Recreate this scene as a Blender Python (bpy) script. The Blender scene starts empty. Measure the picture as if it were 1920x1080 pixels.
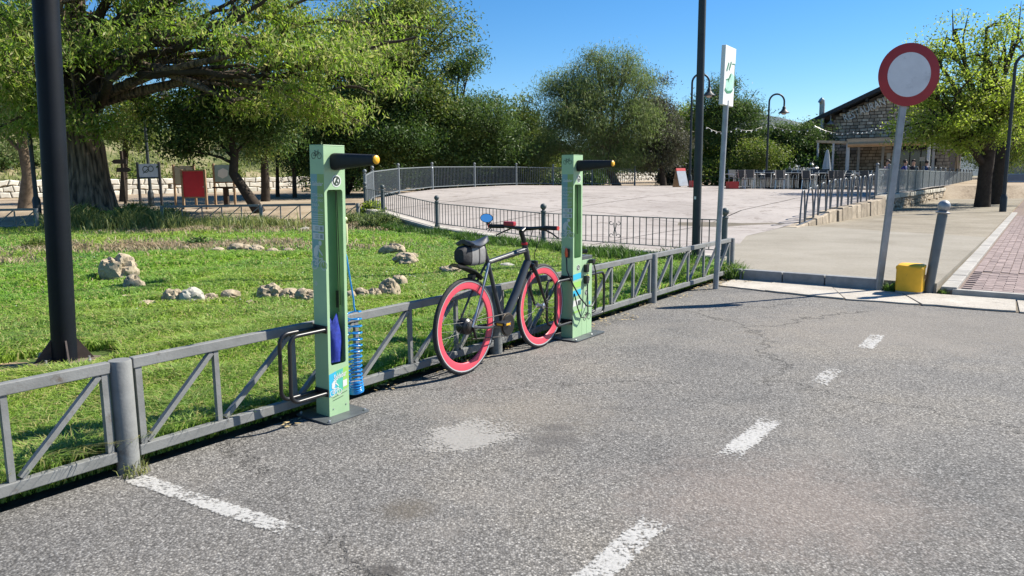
import bpy, bmesh, math, random
import numpy as np
from mathutils import Vector, Matrix, noise as mnoise

S = bpy.context.scene
COL = S.collection
random.seed(7)
rng = np.random.default_rng(7)
R = math.radians

# ------------------------------------------------------------------ camera
FPX, CAMH = 1380.0, 1.36
PITCH, ROLL = math.atan(202 / FPX), R(0.55)
fw = Vector((0, math.cos(PITCH), -math.sin(PITCH)))
up0 = Vector((0, math.sin(PITCH), math.cos(PITCH)))
rt = Vector((1, 0, 0)) * math.cos(ROLL) - up0 * math.sin(ROLL)
up = Vector((1, 0, 0)) * math.sin(ROLL) + up0 * math.cos(ROLL)
cam = bpy.data.cameras.new('camera')
cam.sensor_width = 36.0
cam.lens = 36.0 * FPX / 1920
cam.clip_start = 0.05
cam.clip_end = 12000
camo = bpy.data.objects.new('camera', cam)
COL.objects.link(camo)
m = Matrix((rt, up, -fw)).transposed().to_4x4()
m.translation = Vector((0, 0, CAMH))
camo.matrix_world = m
S.camera = camo

# ------------------------------------------------------------------ sky, sun, exposure
SUN_AZ = (0.945, 0.327)          # horizontal direction towards the sun
SUN_EL = R(43)
w = bpy.data.worlds.new('World')
S.world = w
w.use_nodes = True
nt = w.node_tree
bg = nt.nodes['Background']
sky = nt.nodes.new('ShaderNodeTexSky')
sky.sky_type = 'NISHITA'
sky.sun_disc = False
sky.sun_elevation = SUN_EL
sky.sun_rotation = math.atan2(SUN_AZ[0], SUN_AZ[1])
sky.altitude = 100
sky.air_density = 1.0
sky.dust_density = 0.0
sky.ozone_density = 6.0
grade = nt.nodes.new('ShaderNodeHueSaturation')      # clear deep-blue spring sky
grade.inputs['Saturation'].default_value = 1.23
nt.links.new(sky.outputs[0], grade.inputs['Color'])
nt.links.new(grade.outputs[0], bg.inputs[0])
bg.inputs[1].default_value = 0.075
sl = bpy.data.lights.new('sun', 'SUN')
sl.energy = 5.0
sl.angle = R(0.5)
sl.color = (1.0, 0.94, 0.84)
so = bpy.data.objects.new('sun', sl)
COL.objects.link(so)
sd = Vector((SUN_AZ[0] * math.cos(SUN_EL), SUN_AZ[1] * math.cos(SUN_EL), math.sin(SUN_EL)))
so.rotation_euler = sd.to_track_quat('Z', 'Y').to_euler()
so.location = (30, 10, 40)
S.view_settings.view_transform = 'Standard'
S.view_settings.look = 'None'
S.view_settings.exposure = 1.02
S.view_settings.gamma = 1
S.cycles.max_bounces = 6
S.cycles.transparent_max_bounces = 8
S.cycles.caustics_reflective = False
S.cycles.caustics_refractive = False

# ------------------------------------------------------------------ measuring helpers
def ray(px, py):
    return fw + rt * ((px - 960) / FPX) + up * ((540 - py) / FPX)
def at(px, py, Y):
    d = ray(px, py)
    return Vector((0, 0, CAMH)) + d * (Y / d.y)
def gnd(px, py, zf):
    d = ray(px, py)
    Y = 1.0
    for _ in range(4000):
        p = Vector((0, 0, CAMH)) + d * (Y / d.y)
        if p.z <= zf(p.x, p.y):
            return p
        Y += 0.02
    return p
EV = Vector((0.585, 0.811, 0))      # along the fence and the footpath
NV = Vector((0.811, -0.585, 0))     # square to it, towards the car park
ANG_N = math.atan2(-0.585, 0.811)
P1 = Vector((-1.84, 3.36, 0))
def fen(t, n=0.0, z=0.0):
    return P1 + EV * t + NV * n + Vector((0, 0, z))

def interp(x, pts):
    xs = [p[0] for p in pts]; ys = [p[1] for p in pts]
    return float(np.interp(x, xs, ys))
PS = [(9, .10), (12, .10), (14.5, .12), (16, .15), (18, .24), (20.5, .48), (23, .66), (25.5, .82), (28, .92), (31, 1.02), (37, 1.11), (60, 1.15)]
LS = [(0, .01), (10, .02), (14, .07), (18, .13), (20, .18), (23, .34), (27, .46), (31, .56), (40, .80), (45, .86)]
def zp(x, y):                       # plaza surface
    z = interp(y, PS) - 0.018 * max(min(x, 16), 0) * min(1, max(0, (y - 16) / 8))
    k = max(0, min(1, (x - 2) / 3)) * max(0, min(1, (20.8 - y) / 2.5))
    return z * (1 - k) + .132 * k
def zl(x, y):                       # lawn and the dirt behind it
    b = math.exp(-(((x + 13.0) / 2.6) ** 2 + ((y - 23) / 2.6) ** 2)) * 0.18
    return interp(y, LS) + b
ZR = 0.10                           # dirt strip and apron level on the right
RAIL = [Vector((3.30, 11.40)), Vector((0.62, 14.25)), Vector((-1.78, 17.7)), Vector((-3.55, 20.5)), Vector((-4.25, 21.6))]
UPR = [at(699, 350, 24.6), at(748, 361, 27.8), at(811, 354, 31), at(890, 348, 34.5), at(968, 347, 37.8), at(1037, 345.5, 39.7), at(1110, 345, 41), at(1190, 345, 42)]

# ------------------------------------------------------------------ materials
MATS = {}
def nodes(mt):
    mt.use_nodes = True
    t = mt.node_tree
    return t, t.nodes, t.links, t.nodes['Principled BSDF']
def ramp(n, stops):
    r = n.new('ShaderNodeValToRGB')
    e = r.color_ramp.elements
    while len(e) < len(stops):
        e.new(0.5)
    for el, (p, c) in zip(e, stops):
        el.position = p
        el.color = (c[0], c[1], c[2], 1) if not isinstance(c, (int, float)) else (c, c, c, 1)
    return r
def tex(n, l, kind, scale, coord, detail=6, rough=.6, **kw):
    t = n.new(kind)
    t.inputs['Scale'].default_value = scale
    if 'Detail' in t.inputs:
        t.inputs['Detail'].default_value = detail
    if 'Roughness' in t.inputs and kind == 'ShaderNodeTexNoise':
        t.inputs['Roughness'].default_value = rough
    for k, v in kw.items():
        setattr(t, k, v)
    l.new(coord, t.inputs['Vector'])
    return t
def mixc(n, l, fac, a, b, blend='MIX'):
    mx = n.new('ShaderNodeMix')
    mx.data_type = 'RGBA'
    mx.blend_type = blend
    for sock, val in ((mx.inputs[0], fac), (mx.inputs[6], a), (mx.inputs[7], b)):
        if isinstance(val, (int, float)):
            sock.default_value = val
        elif isinstance(val, tuple):
            sock.default_value = (val[0], val[1], val[2], 1)
        else:
            l.new(val, sock)
    return mx.outputs[2]
def math_n(n, l, op, a, b=0.0, clamp=False):
    q = n.new('ShaderNodeMath')
    q.operation = op
    q.use_clamp = clamp
    for sock, val in ((q.inputs[0], a), (q.inputs[1], b)):
        if isinstance(val, (int, float)):
            sock.default_value = val
        else:
            l.new(val, sock)
    return q.outputs[0]
def mat(name, col, rough=.6, metal=0.0, var=0.12, vscale=6.0, bump=0.0, bscale=40.0, spec=.5, dirt=None, world=False, rand=0.0):
    """painted or plain surface with slow colour drift, fine relief and optional dirt blotches"""
    if name in MATS:
        return MATS[name]
    mt = bpy.data.materials.new(name)
    t, n, l, b = nodes(mt)
    tc = n.new('ShaderNodeTexCoord')
    if world:
        g = n.new('ShaderNodeNewGeometry'); co = g.outputs['Position']
    else:
        co = tc.outputs['Object']
    nz = tex(n, l, 'ShaderNodeTexNoise', vscale, co, 5)
    lo = tuple(c * (1 - var) for c in col); hi = tuple(min(1, c * (1 + var)) for c in col)
    rp = ramp(n, [(.3, lo), (.7, hi)])
    l.new(nz.outputs[0], rp.inputs[0])
    out = rp.outputs[0]
    if rand:
        oi = n.new('ShaderNodeObjectInfo')
        hs = n.new('ShaderNodeHueSaturation')
        l.new(math_n(n, l, 'ADD', math_n(n, l, 'MULTIPLY', oi.outputs['Random'], 2 * rand), 1 - rand), hs.inputs['Value'])
        l.new(out, hs.inputs['Color'])
        out = hs.outputs[0]
    if dirt:
        n2 = tex(n, l, 'ShaderNodeTexNoise', dirt[1], co, 8, .7)
        r2 = ramp(n, [(dirt[2], 0.0), (dirt[2] + .12, 1.0)])
        l.new(n2.outputs[0], r2.inputs[0])
        out = mixc(n, l, r2.outputs[0], out, dirt[0])
    l.new(out, b.inputs['Base Color'])
    b.inputs['Roughness'].default_value = rough
    b.inputs['Metallic'].default_value = metal
    b.inputs['Specular IOR Level'].default_value = spec
    if bump:
        n3 = tex(n, l, 'ShaderNodeTexNoise', bscale, co, 6)
        bp = n.new('ShaderNodeBump')
        bp.inputs['Strength'].default_value = bump
        bp.inputs['Distance'].default_value = 0.01
        l.new(n3.outputs[0], bp.inputs['Height'])
        l.new(bp.outputs[0], b.inputs['Normal'])
    MATS[name] = mt
    return mt

def leaf_mat(name, c1, c2, c3, trans=.38, rough=.55):
    if name in MATS:
        return MATS[name]
    mt = bpy.data.materials.new(name)
    t, n, l, b = nodes(mt)
    g = n.new('ShaderNodeNewGeometry')
    rp = ramp(n, [(0, c1), (.55, c2), (1, c3)])
    l.new(g.outputs['Random Per Island'], rp.inputs[0])
    nz = tex(n, l, 'ShaderNodeTexNoise', .9, g.outputs['Position'], 3)
    hs = n.new('ShaderNodeHueSaturation')
    l.new(math_n(n, l, 'ADD', math_n(n, l, 'MULTIPLY', nz.outputs[0], 1.3), .35), hs.inputs['Value'])  # noise puts lit and shaded clumps into the leaf colour
    l.new(rp.outputs[0], hs.inputs['Color'])
    l.new(hs.outputs[0], b.inputs['Base Color'])
    b.inputs['Roughness'].default_value = rough
    b.inputs['Specular IOR Level'].default_value = .3
    tr = n.new('ShaderNodeBsdfTranslucent')
    br = n.new('ShaderNodeHueSaturation')
    br.inputs['Value'].default_value = 1.5
    br.inputs['Saturation'].default_value = 1.1
    l.new(hs.outputs[0], br.inputs['Color'])
    l.new(br.outputs[0], tr.inputs['Color'])
    ms = n.new('ShaderNodeMixShader')
    ms.inputs[0].default_value = trans
    l.new(b.outputs[0], ms.inputs[1]); l.new(tr.outputs[0], ms.inputs[2])
    l.new(ms.outputs[0], n['Material Output'].inputs['Surface'])
    MATS[name] = mt
    return mt

def asphalt_mat():
    mt = bpy.data.materials.new('asphalt')
    t, n, l, b = nodes(mt)
    g = n.new('ShaderNodeNewGeometry'); co = g.outputs['Position']
    v = tex(n, l, 'ShaderNodeTexVoronoi', 112, co, 0)
    v2 = tex(n, l, 'ShaderNodeTexVoronoi', 55, co, 0)
    fine = tex(n, l, 'ShaderNodeTexNoise', 60, co, 8, .75)
    stone = ramp(n, [(0, (.118, .112, .103)), (.4, (.200, .190, .176)), (.8, (.256, .244, .226)), (1, (.385, .368, .342))])
    sp = n.new('ShaderNodeSeparateColor'); l.new(v.outputs['Color'], sp.inputs[0])
    l.new(sp.outputs[0], stone.inputs[0])
    gap = ramp(n, [(.30, 1.0), (.62, .55)])
    l.new(v.outputs['Distance'], gap.inputs[0])
    c = mixc(n, l, 1.0, stone.outputs[0], gap.outputs[0], 'MULTIPLY')
    v3 = tex(n, l, 'ShaderNodeTexVoronoi', 34, co, 0)
    sp3_ = n.new('ShaderNodeSeparateColor'); l.new(v3.outputs['Color'], sp3_.inputs[0])
    chip = math_n(n, l, 'MULTIPLY', math_n(n, l, 'GREATER_THAN', sp3_.outputs[0], .80), math_n(n, l, 'LESS_THAN', v3.outputs['Distance'], .26))
    chc = ramp(n, [(0, (0.079, 0.076, 0.072)), (.5, (0.173, 0.166, 0.151)), (1, (0.331, 0.317, 0.295))])
    l.new(sp3_.outputs[1], chc.inputs[0])
    c = mixc(n, l, math_n(n, l, 'MULTIPLY', chip, .75), c, chc.outputs[0])
    fr = ramp(n, [(.3, .80), (.7, 1.16)])
    l.new(fine.outputs[0], fr.inputs[0])
    c = mixc(n, l, 1.0, c, fr.outputs[0], 'MULTIPLY')
    big = tex(n, l, 'ShaderNodeTexNoise', .55, co, 8, .68)
    br = ramp(n, [(.33, (.76, .775, .80)), (.5, (1, 1, 1)), (.66, (1.22, 1.18, 1.11))])
    l.new(big.outputs[0], br.inputs[0])
    c = mixc(n, l, 1.0, c, br.outputs[0], 'MULTIPLY')
    # pale dusty patches
    du = tex(n, l, 'ShaderNodeTexNoise', .8, co, 6, .65)
    mp = n.new('ShaderNodeMapping'); mp.inputs['Location'].default_value = (3.1, 9.7, 0)
    l.new(co, mp.inputs['Vector']); l.new(mp.outputs[0], du.inputs['Vector'])
    dr = ramp(n, [(.54, 0.0), (.70, .55)])
    l.new(du.outputs[0], dr.inputs[0])
    c = mixc(n, l, dr.outputs[0], c, (0.217, 0.199, 0.177))
    # pinkish worn area in the foreground and soil by the fence, each where it lies on the ground
    def spot(x, y, r0, r1, col, amt, sx=1.0, c=None):
        m2 = n.new('ShaderNodeMapping')
        m2.vector_type = 'POINT'
        m2.inputs['Location'].default_value = (-x * sx, -y, 0)
        m2.inputs['Scale'].default_value = (sx, 1, 0)
        l.new(co, m2.inputs['Vector'])
        ln = n.new('ShaderNodeVectorMath'); ln.operation = 'LENGTH'
        l.new(m2.outputs[0], ln.inputs[0])
        wob = math_n(n, l, 'ADD', ln.outputs['Value'], math_n(n, l, 'MULTIPLY', math_n(n, l, 'SUBTRACT', spn.outputs[0], .5), r1 * 1.3))
        mr = n.new('ShaderNodeMapRange')
        mr.interpolation_type = 'SMOOTHSTEP'
        mr.inputs[1].default_value = r0; mr.inputs[2].default_value = r1
        mr.inputs[3].default_value = amt; mr.inputs[4].default_value = 0
        l.new(wob, mr.inputs[0])
        return mixc(n, l, mr.outputs[0], c, col)
    spn = tex(n, l, 'ShaderNodeTexNoise', 6.5, co, 7, .7)
    c = spot(1.15, 2.95, .1, .75, (0.236, 0.193, 0.166), .45, .8, c)
    c = spot(3.9, 6.5, .4, 1.5, (0.224, 0.199, 0.168), .45, .5, c)
    c = spot(.1, 4.2, .1, .6, (0.224, 0.196, 0.157), .35, .8, c)
    c = spot(.22, 3.72, .03, .16, (.085, .08, .075), .65, .8, c)
    c = spot(.12, 3.55, .02, .10, (.09, .085, .08), .6, 1, c)
    c = spot(.24, 3.92, .02, .10, (.085, .08, .075), .6, .7, c)
    c = spot(-.46, 2.92, .02, .15, (.10, .085, .065), .6, .8, c)
    c = spot(-.46, 2.42, .02, .08, (.06, .055, .05), .75, .8, c)
    # hairline cracks
    wp = tex(n, l, 'ShaderNodeTexNoise', 2.2, co, 6, .7)
    wv = n.new('ShaderNodeVectorMath'); wv.operation = 'MULTIPLY_ADD'
    l.new(wp.outputs['Color'], wv.inputs[0]); wv.inputs[1].default_value = (.9, .9, 0); l.new(co, wv.inputs[2])
    cr = tex(n, l, 'ShaderNodeTexVoronoi', .33, wv.outputs[0], 0, feature='DISTANCE_TO_EDGE')
    ck = ramp(n, [(.0, .75), (.0045, 0.0)])
    l.new(cr.outputs['Distance'], ck.inputs[0])
    ckm = math_n(n, l, 'MULTIPLY', ck.outputs[0], math_n(n, l, 'GREATER_THAN', big.outputs[0], .47))
    c = mixc(n, l, ckm, c, (.035, .033, .03))
    l.new(c, b.inputs['Base Color'])
    b.inputs['Roughness'].default_value = .9
    b.inputs['Specular IOR Level'].default_value = .25
    h = math_n(n, l, 'ADD', math_n(n, l, 'MULTIPLY', v.outputs['Distance'], -.7), math_n(n, l, 'MULTIPLY', v2.outputs['Distance'], -.9))
    h = math_n(n, l, 'ADD', h, math_n(n, l, 'MULTIPLY', fine.outputs[0], .8))
    h = math_n(n, l, 'SUBTRACT', h, math_n(n, l, 'MULTIPLY', ckm, 2.0))
    bp = n.new('ShaderNodeBump')
    bp.inputs['Strength'].default_value = .55
    bp.inputs['Distance'].default_value = .0055
    l.new(h, bp.inputs['Height']); l.new(bp.outputs[0], b.inputs['Normal'])
    return mt

def paint_mat(name, thr, col=(.50, .49, .465), amt=.78, ew=.28):
    """road paint worn through to the stones: bare where the noise is low"""
    mt = bpy.data.materials.new(name)
    t, n, l, b = nodes(mt)
    g = n.new('ShaderNodeNewGeometry'); co = g.outputs['Position']
    a = tex(n, l, 'ShaderNodeTexNoise', 60, co, 4, .7)
    bg_ = tex(n, l, 'ShaderNodeTexNoise', 5, co, 6, .7)
    uv = n.new('ShaderNodeUVMap')
    sx = n.new('ShaderNodeSeparateXYZ'); l.new(uv.outputs[0], sx.inputs[0])
    ed = math_n(n, l, 'MULTIPLY', math_n(n, l, 'MULTIPLY', sx.outputs[0], math_n(n, l, 'SUBTRACT', 1.0, sx.outputs[0])), 4.0)
    ed2 = math_n(n, l, 'MULTIPLY', math_n(n, l, 'MULTIPLY', sx.outputs[1], math_n(n, l, 'SUBTRACT', 1.0, sx.outputs[1])), 4.0)
    e = math_n(n, l, 'MINIMUM', math_n(n, l, 'MULTIPLY', ed, 1.6, True), math_n(n, l, 'MULTIPLY', ed2, 1.6, True)) if ew < .4 else math_n(n, l, 'MULTIPLY', ed, ed2)
    s_ = math_n(n, l, 'ADD', math_n(n, l, 'MULTIPLY', a.outputs[0], .75), math_n(n, l, 'MULTIPLY', bg_.outputs[0], .65))
    s_ = math_n(n, l, 'ADD', s_, math_n(n, l, 'MULTIPLY', e, ew))
    al = ramp(n, [(thr - .02, 0.0), (thr + .06, 1.0)])
    l.new(math_n(n, l, 'MULTIPLY', s_, .7), al.inputs[0])
    l.new(math_n(n, l, 'MULTIPLY', al.outputs[0], amt), b.inputs['Alpha'])
    cn = ramp(n, [(.3, tuple(x * .75 for x in col)), (.6, col)])
    l.new(a.outputs[0], cn.inputs[0])
    l.new(cn.outputs[0], b.inputs['Base Color'])
    b.inputs['Roughness'].default_value = .8
    bp = n.new('ShaderNodeBump'); bp.inputs['Strength'].default_value = .5; bp.inputs['Distance'].default_value = .006
    l.new(a.outputs[0], bp.inputs['Height']); l.new(bp.outputs[0], b.inputs['Normal'])
    return mt

def ground_mat(name, stops, s1, s2, bump=.5, bs=60, speck=None):
    mt = bpy.data.materials.new(name)
    t, n, l, b = nodes(mt)
    g = n.new('ShaderNodeNewGeometry'); co = g.outputs['Position']
    a = tex(n, l, 'ShaderNodeTexNoise', s1, co, 8, .65)
    c2 = tex(n, l, 'ShaderNodeTexNoise', s2, co, 6, .7)
    f = math_n(n, l, 'ADD', math_n(n, l, 'MULTIPLY', a.outputs[0], .6), math_n(n, l, 'MULTIPLY', c2.outputs[0], .4))
    rp = ramp(n, stops)
    l.new(f, rp.inputs[0])
    c = rp.outputs[0]
    if speck:
        v = tex(n, l, 'ShaderNodeTexNoise', speck[1], co, 5, .75)
        r2 = ramp(n, [(speck[2], 0.0), (speck[2] + .08, 1.0)])
        l.new(v.outputs[0], r2.inputs[0])
        c = mixc(n, l, r2.outputs[0], c, speck[0])
    l.new(c, b.inputs['Base Color'])
    b.inputs['Roughness'].default_value = .92
    b.inputs['Specular IOR Level'].default_value = .2
    n3 = tex(n, l, 'ShaderNodeTexNoise', bs, co, 6, .7)
    bp = n.new('ShaderNodeBump'); bp.inputs['Strength'].default_value = bump; bp.inputs['Distance'].default_value = .012
    l.new(n3.outputs[0], bp.inputs['Height']); l.new(bp.outputs[0], b.inputs['Normal'])
    return mt

M_ASPH = asphalt_mat()
M_DIRT = ground_mat('dirt', [(.35, (0.145, 0.106, 0.068)), (.5, (0.306, 0.242, 0.170)), (.65, (0.399, 0.332, 0.246))], .5, 9, .6, 30)
M_STRIP = ground_mat('strip_dirt', [(.35, (0.162, 0.138, 0.101)), (.52, (0.242, 0.212, 0.162)), (.66, (0.309, 0.276, 0.222))], .8, 14, .6, 40)
M_SOIL = ground_mat('lawn_soil', [(.35, (.045, .07, .018)), (.55, (.075, .115, .026)), (.7, (.13, .14, .05))], .7, 20, .8, 50)
M_PLAZA = ground_mat('plaza_concrete', [(.36, (0.260, 0.231, 0.210)), (.5, (0.336, 0.302, 0.277)), (.66, (0.399, 0.361, 0.332))], .35, 5, .25, 40, ((0.227, 0.197, 0.176), 1.7, .555))
M_APRON = ground_mat('apron_concrete', [(.35, (0.199, 0.178, 0.140)), (.5, (0.264, 0.240, 0.196)), (.66, (0.318, 0.290, 0.243))], .6, 22, .4, 60)
M_GUTTER = ground_mat('gutter_concrete', [(.35, (0.274, 0.247, 0.208)), (.5, (0.408, 0.374, 0.322)), (.66, (0.502, 0.469, 0.412))], 1.6, 25, .6, 70, ((0.255, 0.232, 0.194), 9, .60))
M_KERB = mat('kerb_concrete', (.23, .235, .235), .9, 0, .2, 9, .35, 60, .2, None, True, .1)
M_BORDER = mat('border_concrete', (0.344, 0.327, 0.297), .9, 0, .15, 6, .3, 60, .2, None, True, .1)
M_BRICK = mat('paver_brick', (0.261, 0.204, 0.190), .88, 0, .2, 18, .4, 90, .2, None, True, .16)
M_BRICK2 = mat('paver_sand', (0.206, 0.162, 0.141), .95, 0, .2, 20, .4, 90, .1, None, True)
M_BANK = ground_mat('bank_soil', [(.36, (.06, .085, .03)), (.48, (.14, .15, .06)), (.58, (.30, .25, .15)), (.7, (.50, .42, .29))], .25, 3, .6, 12)
M_FENCE = mat('fence_paint', (0.189, 0.192, 0.186), .6, .0, .16, 9, .15, 80, .4, ((0.109, 0.092, 0.076), 11, .575), True)
M_RAILG = mat('railing_paint', (.085, .10, .10), .55, 0, .15, 8, .1, 60, .4)
M_RAILT = mat('terrace_railing_paint', (0.170, 0.191, 0.200), .5, 0, .1, 4, 0, 40, .4)
M_GALV = mat('galvanised_steel', (0.306, 0.315, 0.327), .45, .35, .2, 7, .08, 50, .5, ((0.212, 0.204, 0.196), 12, .6))
M_POLE = mat('pole_paint', (.004, .006, .010), .55, 0, .3, 5, .05, 40, .22, ((.06, .06, .06), 30, .66))
M_POLE2 = mat('pole_paint_grey', (.028, .036, .04), .5, 0, .2, 5, .05, 40, .35)
M_GREEN = mat('station_green', (.345, .515, .295), .42, 0, .07, 5, .02, 200, .5, ((.29, .44, .25), 9, .62))
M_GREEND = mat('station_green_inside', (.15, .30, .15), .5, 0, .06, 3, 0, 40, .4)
M_BLACK = mat('black_steel', (.012, .012, .013), .35, 0, .2, 10, 0, 40, .5)
M_RUBBER = mat('black_rubber', (.014, .014, .015), .6, 0, .3, 20, .1, 80, .35)
M_DKPLATE = mat('base_plate_grey', (.085, .095, .10), .5, .2, .25, 12, .1, 60, .5)
M_AMBER = mat('amber_cap', (.85, .42, .02), .4, 0, .05)
M_WHITE = mat('white_print', (0.648, 0.657, 0.630), .5, 0, .04)
M_GREYP = mat('grey_print', (.58, .60, .56), .5, 0, .04)
M_INK = mat('dark_print', (.03, .05, .03), .5, 0, .05)
M_CYAN = mat('cyan_print', (.04, .42, .62), .45, 0, .1, 6)
M_HOSE = mat('blue_hose', (.01, .21, .56), .22, 0, .1, 6, 0, 40, .7)
M_CLOTH = mat('blue_cloth', (.012, .03, .28), .7, 0, .3, 20, .3, 40)
M_ORANGE = mat('orange_red', (.72, .10, .03), .4, 0, .1)
M_YEL = mat('yellow_print', (.72, .62, .08), .45, 0, .05)
M_PINK = mat('rim_pink', (0.684, 0.077, 0.113), .38, 0, .08, 5)
M_TYRE = mat('tyre_rubber', (.03, .03, .032), .75, 0, .3, 30, .2, 120, .3)
M_BIKE = mat('bike_frame_grey', (.055, .06, .066), .3, .2, .15, 8, 0, 40, .5)
M_ALU = mat('aluminium', (.62, .62, .62), .32, .9, .1, 8)
M_CHROME = mat('mirror_glass', (.85, .9, .95), .04, 1.0, .01)
M_RED = mat('sign_red', (.33, .022, .025), .55, 0, .12, 5)
M_SWHITE = mat('sign_white', (.66, .66, .67), .5, 0, .08, 6, 0, 40, .5, ((.50, .50, .51), 5, .56))
M_YBOX = mat('yellow_plastic', (.80, .43, .02), .5, 0, .12, 6, .08, 30, .4, ((.48, .24, .03), 18, .62))
M_ROCK = mat('limestone', (0.353, 0.291, 0.205), .92, 0, .35, 12, 1.0, 30, .2, ((0.098, 0.082, 0.057), 22, .56), True)
M_ROCKW = mat('white_limestone', (0.374, 0.357, 0.306), .88, 0, .2, 9, .5, 16, .2, ((0.255, 0.230, 0.170), 14, .62), True)
M_WALLST = mat('white_wall_stone', (0.646, 0.612, 0.535), .9, 0, .15, 2, .5, 10, .2, None, True, .15)
M_WALLM = mat('dark_joint', (.15, .13, .10), .95, 0, .2, 3, .4, 20, .2, None, True)
M_RETST = mat('retaining_stone', (0.324, 0.270, 0.203), .92, 0, .3, 4, .8, 12, .2, ((0.153, 0.126, 0.090), 7, .58), True, .22)
M_CAPST = mat('cap_stone', (0.442, 0.408, 0.340), .9, 0, .2, 4, .6, 14, .2, ((0.221, 0.187, 0.136), 8, .60), True, .1)
M_LOWW = mat('low_wall_render', (.33, .30, .265), .9, 0, .2, 3, .4, 20, .2, ((.15, .13, .11), 6, .58), True)
M_LOWC = mat('low_wall_coping', (0.425, 0.399, 0.353), .9, 0, .15, 4, .4, 20, .2, ((0.238, 0.212, 0.170), 6, .6), True)
M_BARK = mat('bark_grey', (.165, .125, .09), .95, 0, .4, 5, 1.0, 9, .1, None, False)
M_BARKD = mat('bark_dark', (.05, .04, .032), .95, 0, .3, 6, .8, 14, .1)
M_BLOCK = mat('building_block', (.47, .385, .29), .9, 0, .3, 3, .6, 10, .2, None, True, .38)
M_MORTAR = mat('building_mortar', (.13, .105, .085), .95, 0, .2, 4, .3, 20, .1, None, True)
M_ROOF = mat('roof_dark', (.018, .02, .024), .6, 0, .2, 3)
M_CREAM = mat('awning_cream', (0.510, 0.391, 0.255), .8, 0, .1, 3)
M_TAN = mat('awning_tan', (.50, .30, .15), .8, 0, .1, 3)
M_WPOST = mat('white_post', (0.527, 0.527, 0.510), .5, 0, .1, 3)
M_DARKIN = mat('dark_glass', (.012, .016, .03), .12, 0, .2, 2, 0, 40, .7)
M_DUCT = mat('duct_steel', (.30, .33, .32), .4, .5, .1, 4)
M_WOOD = mat('board_wood', (.26, .17, .095), .8, 0, .3, 8, .3, 30)
M_BOARDR = mat('board_red', (.48, .012, .018), .5, 0, .12, 4)
M_BOARDG = mat('board_green', (.24, .34, .32), .5, 0, .12, 5)
M_BOARDK = mat('board_khaki', (.32, .29, .20), .6, 0, .12, 5)
M_BOARDB = mat('board_pale', (.46, .52, .60), .5, 0, .12, 5)
M_CHAIRG = mat('chair_weave', (.06, .066, .07), .7, 0, .25, 20, .2, 80)
M_SKIN = mat('skin', (.45, .27, .19), .6, 0, .05)
M_HAIR = mat('hair', (.02, .014, .01), .7, 0, .2, 20)
M_HILL = mat('hill_haze_tint', (.10, .12, .13), .95, 0, .2, .003, 0, 1, .1, None, True)  # blue-grey of distance haze put into the hill colour
M_STRAW = mat('dry_straw', (.46, .36, .19), .9, 0, .35, 30, 0, 40, .2, None, True)
M_CARB = mat('car_paint', (.05, .06, .07), .25, .3, .1, 4)
M_LAMPG = mat('lamp_glass', (.55, .45, .38), .4, 0, .05)
M_BULB = mat('white_bulb', (.85, .85, .80), .3, 0, .02)

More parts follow.
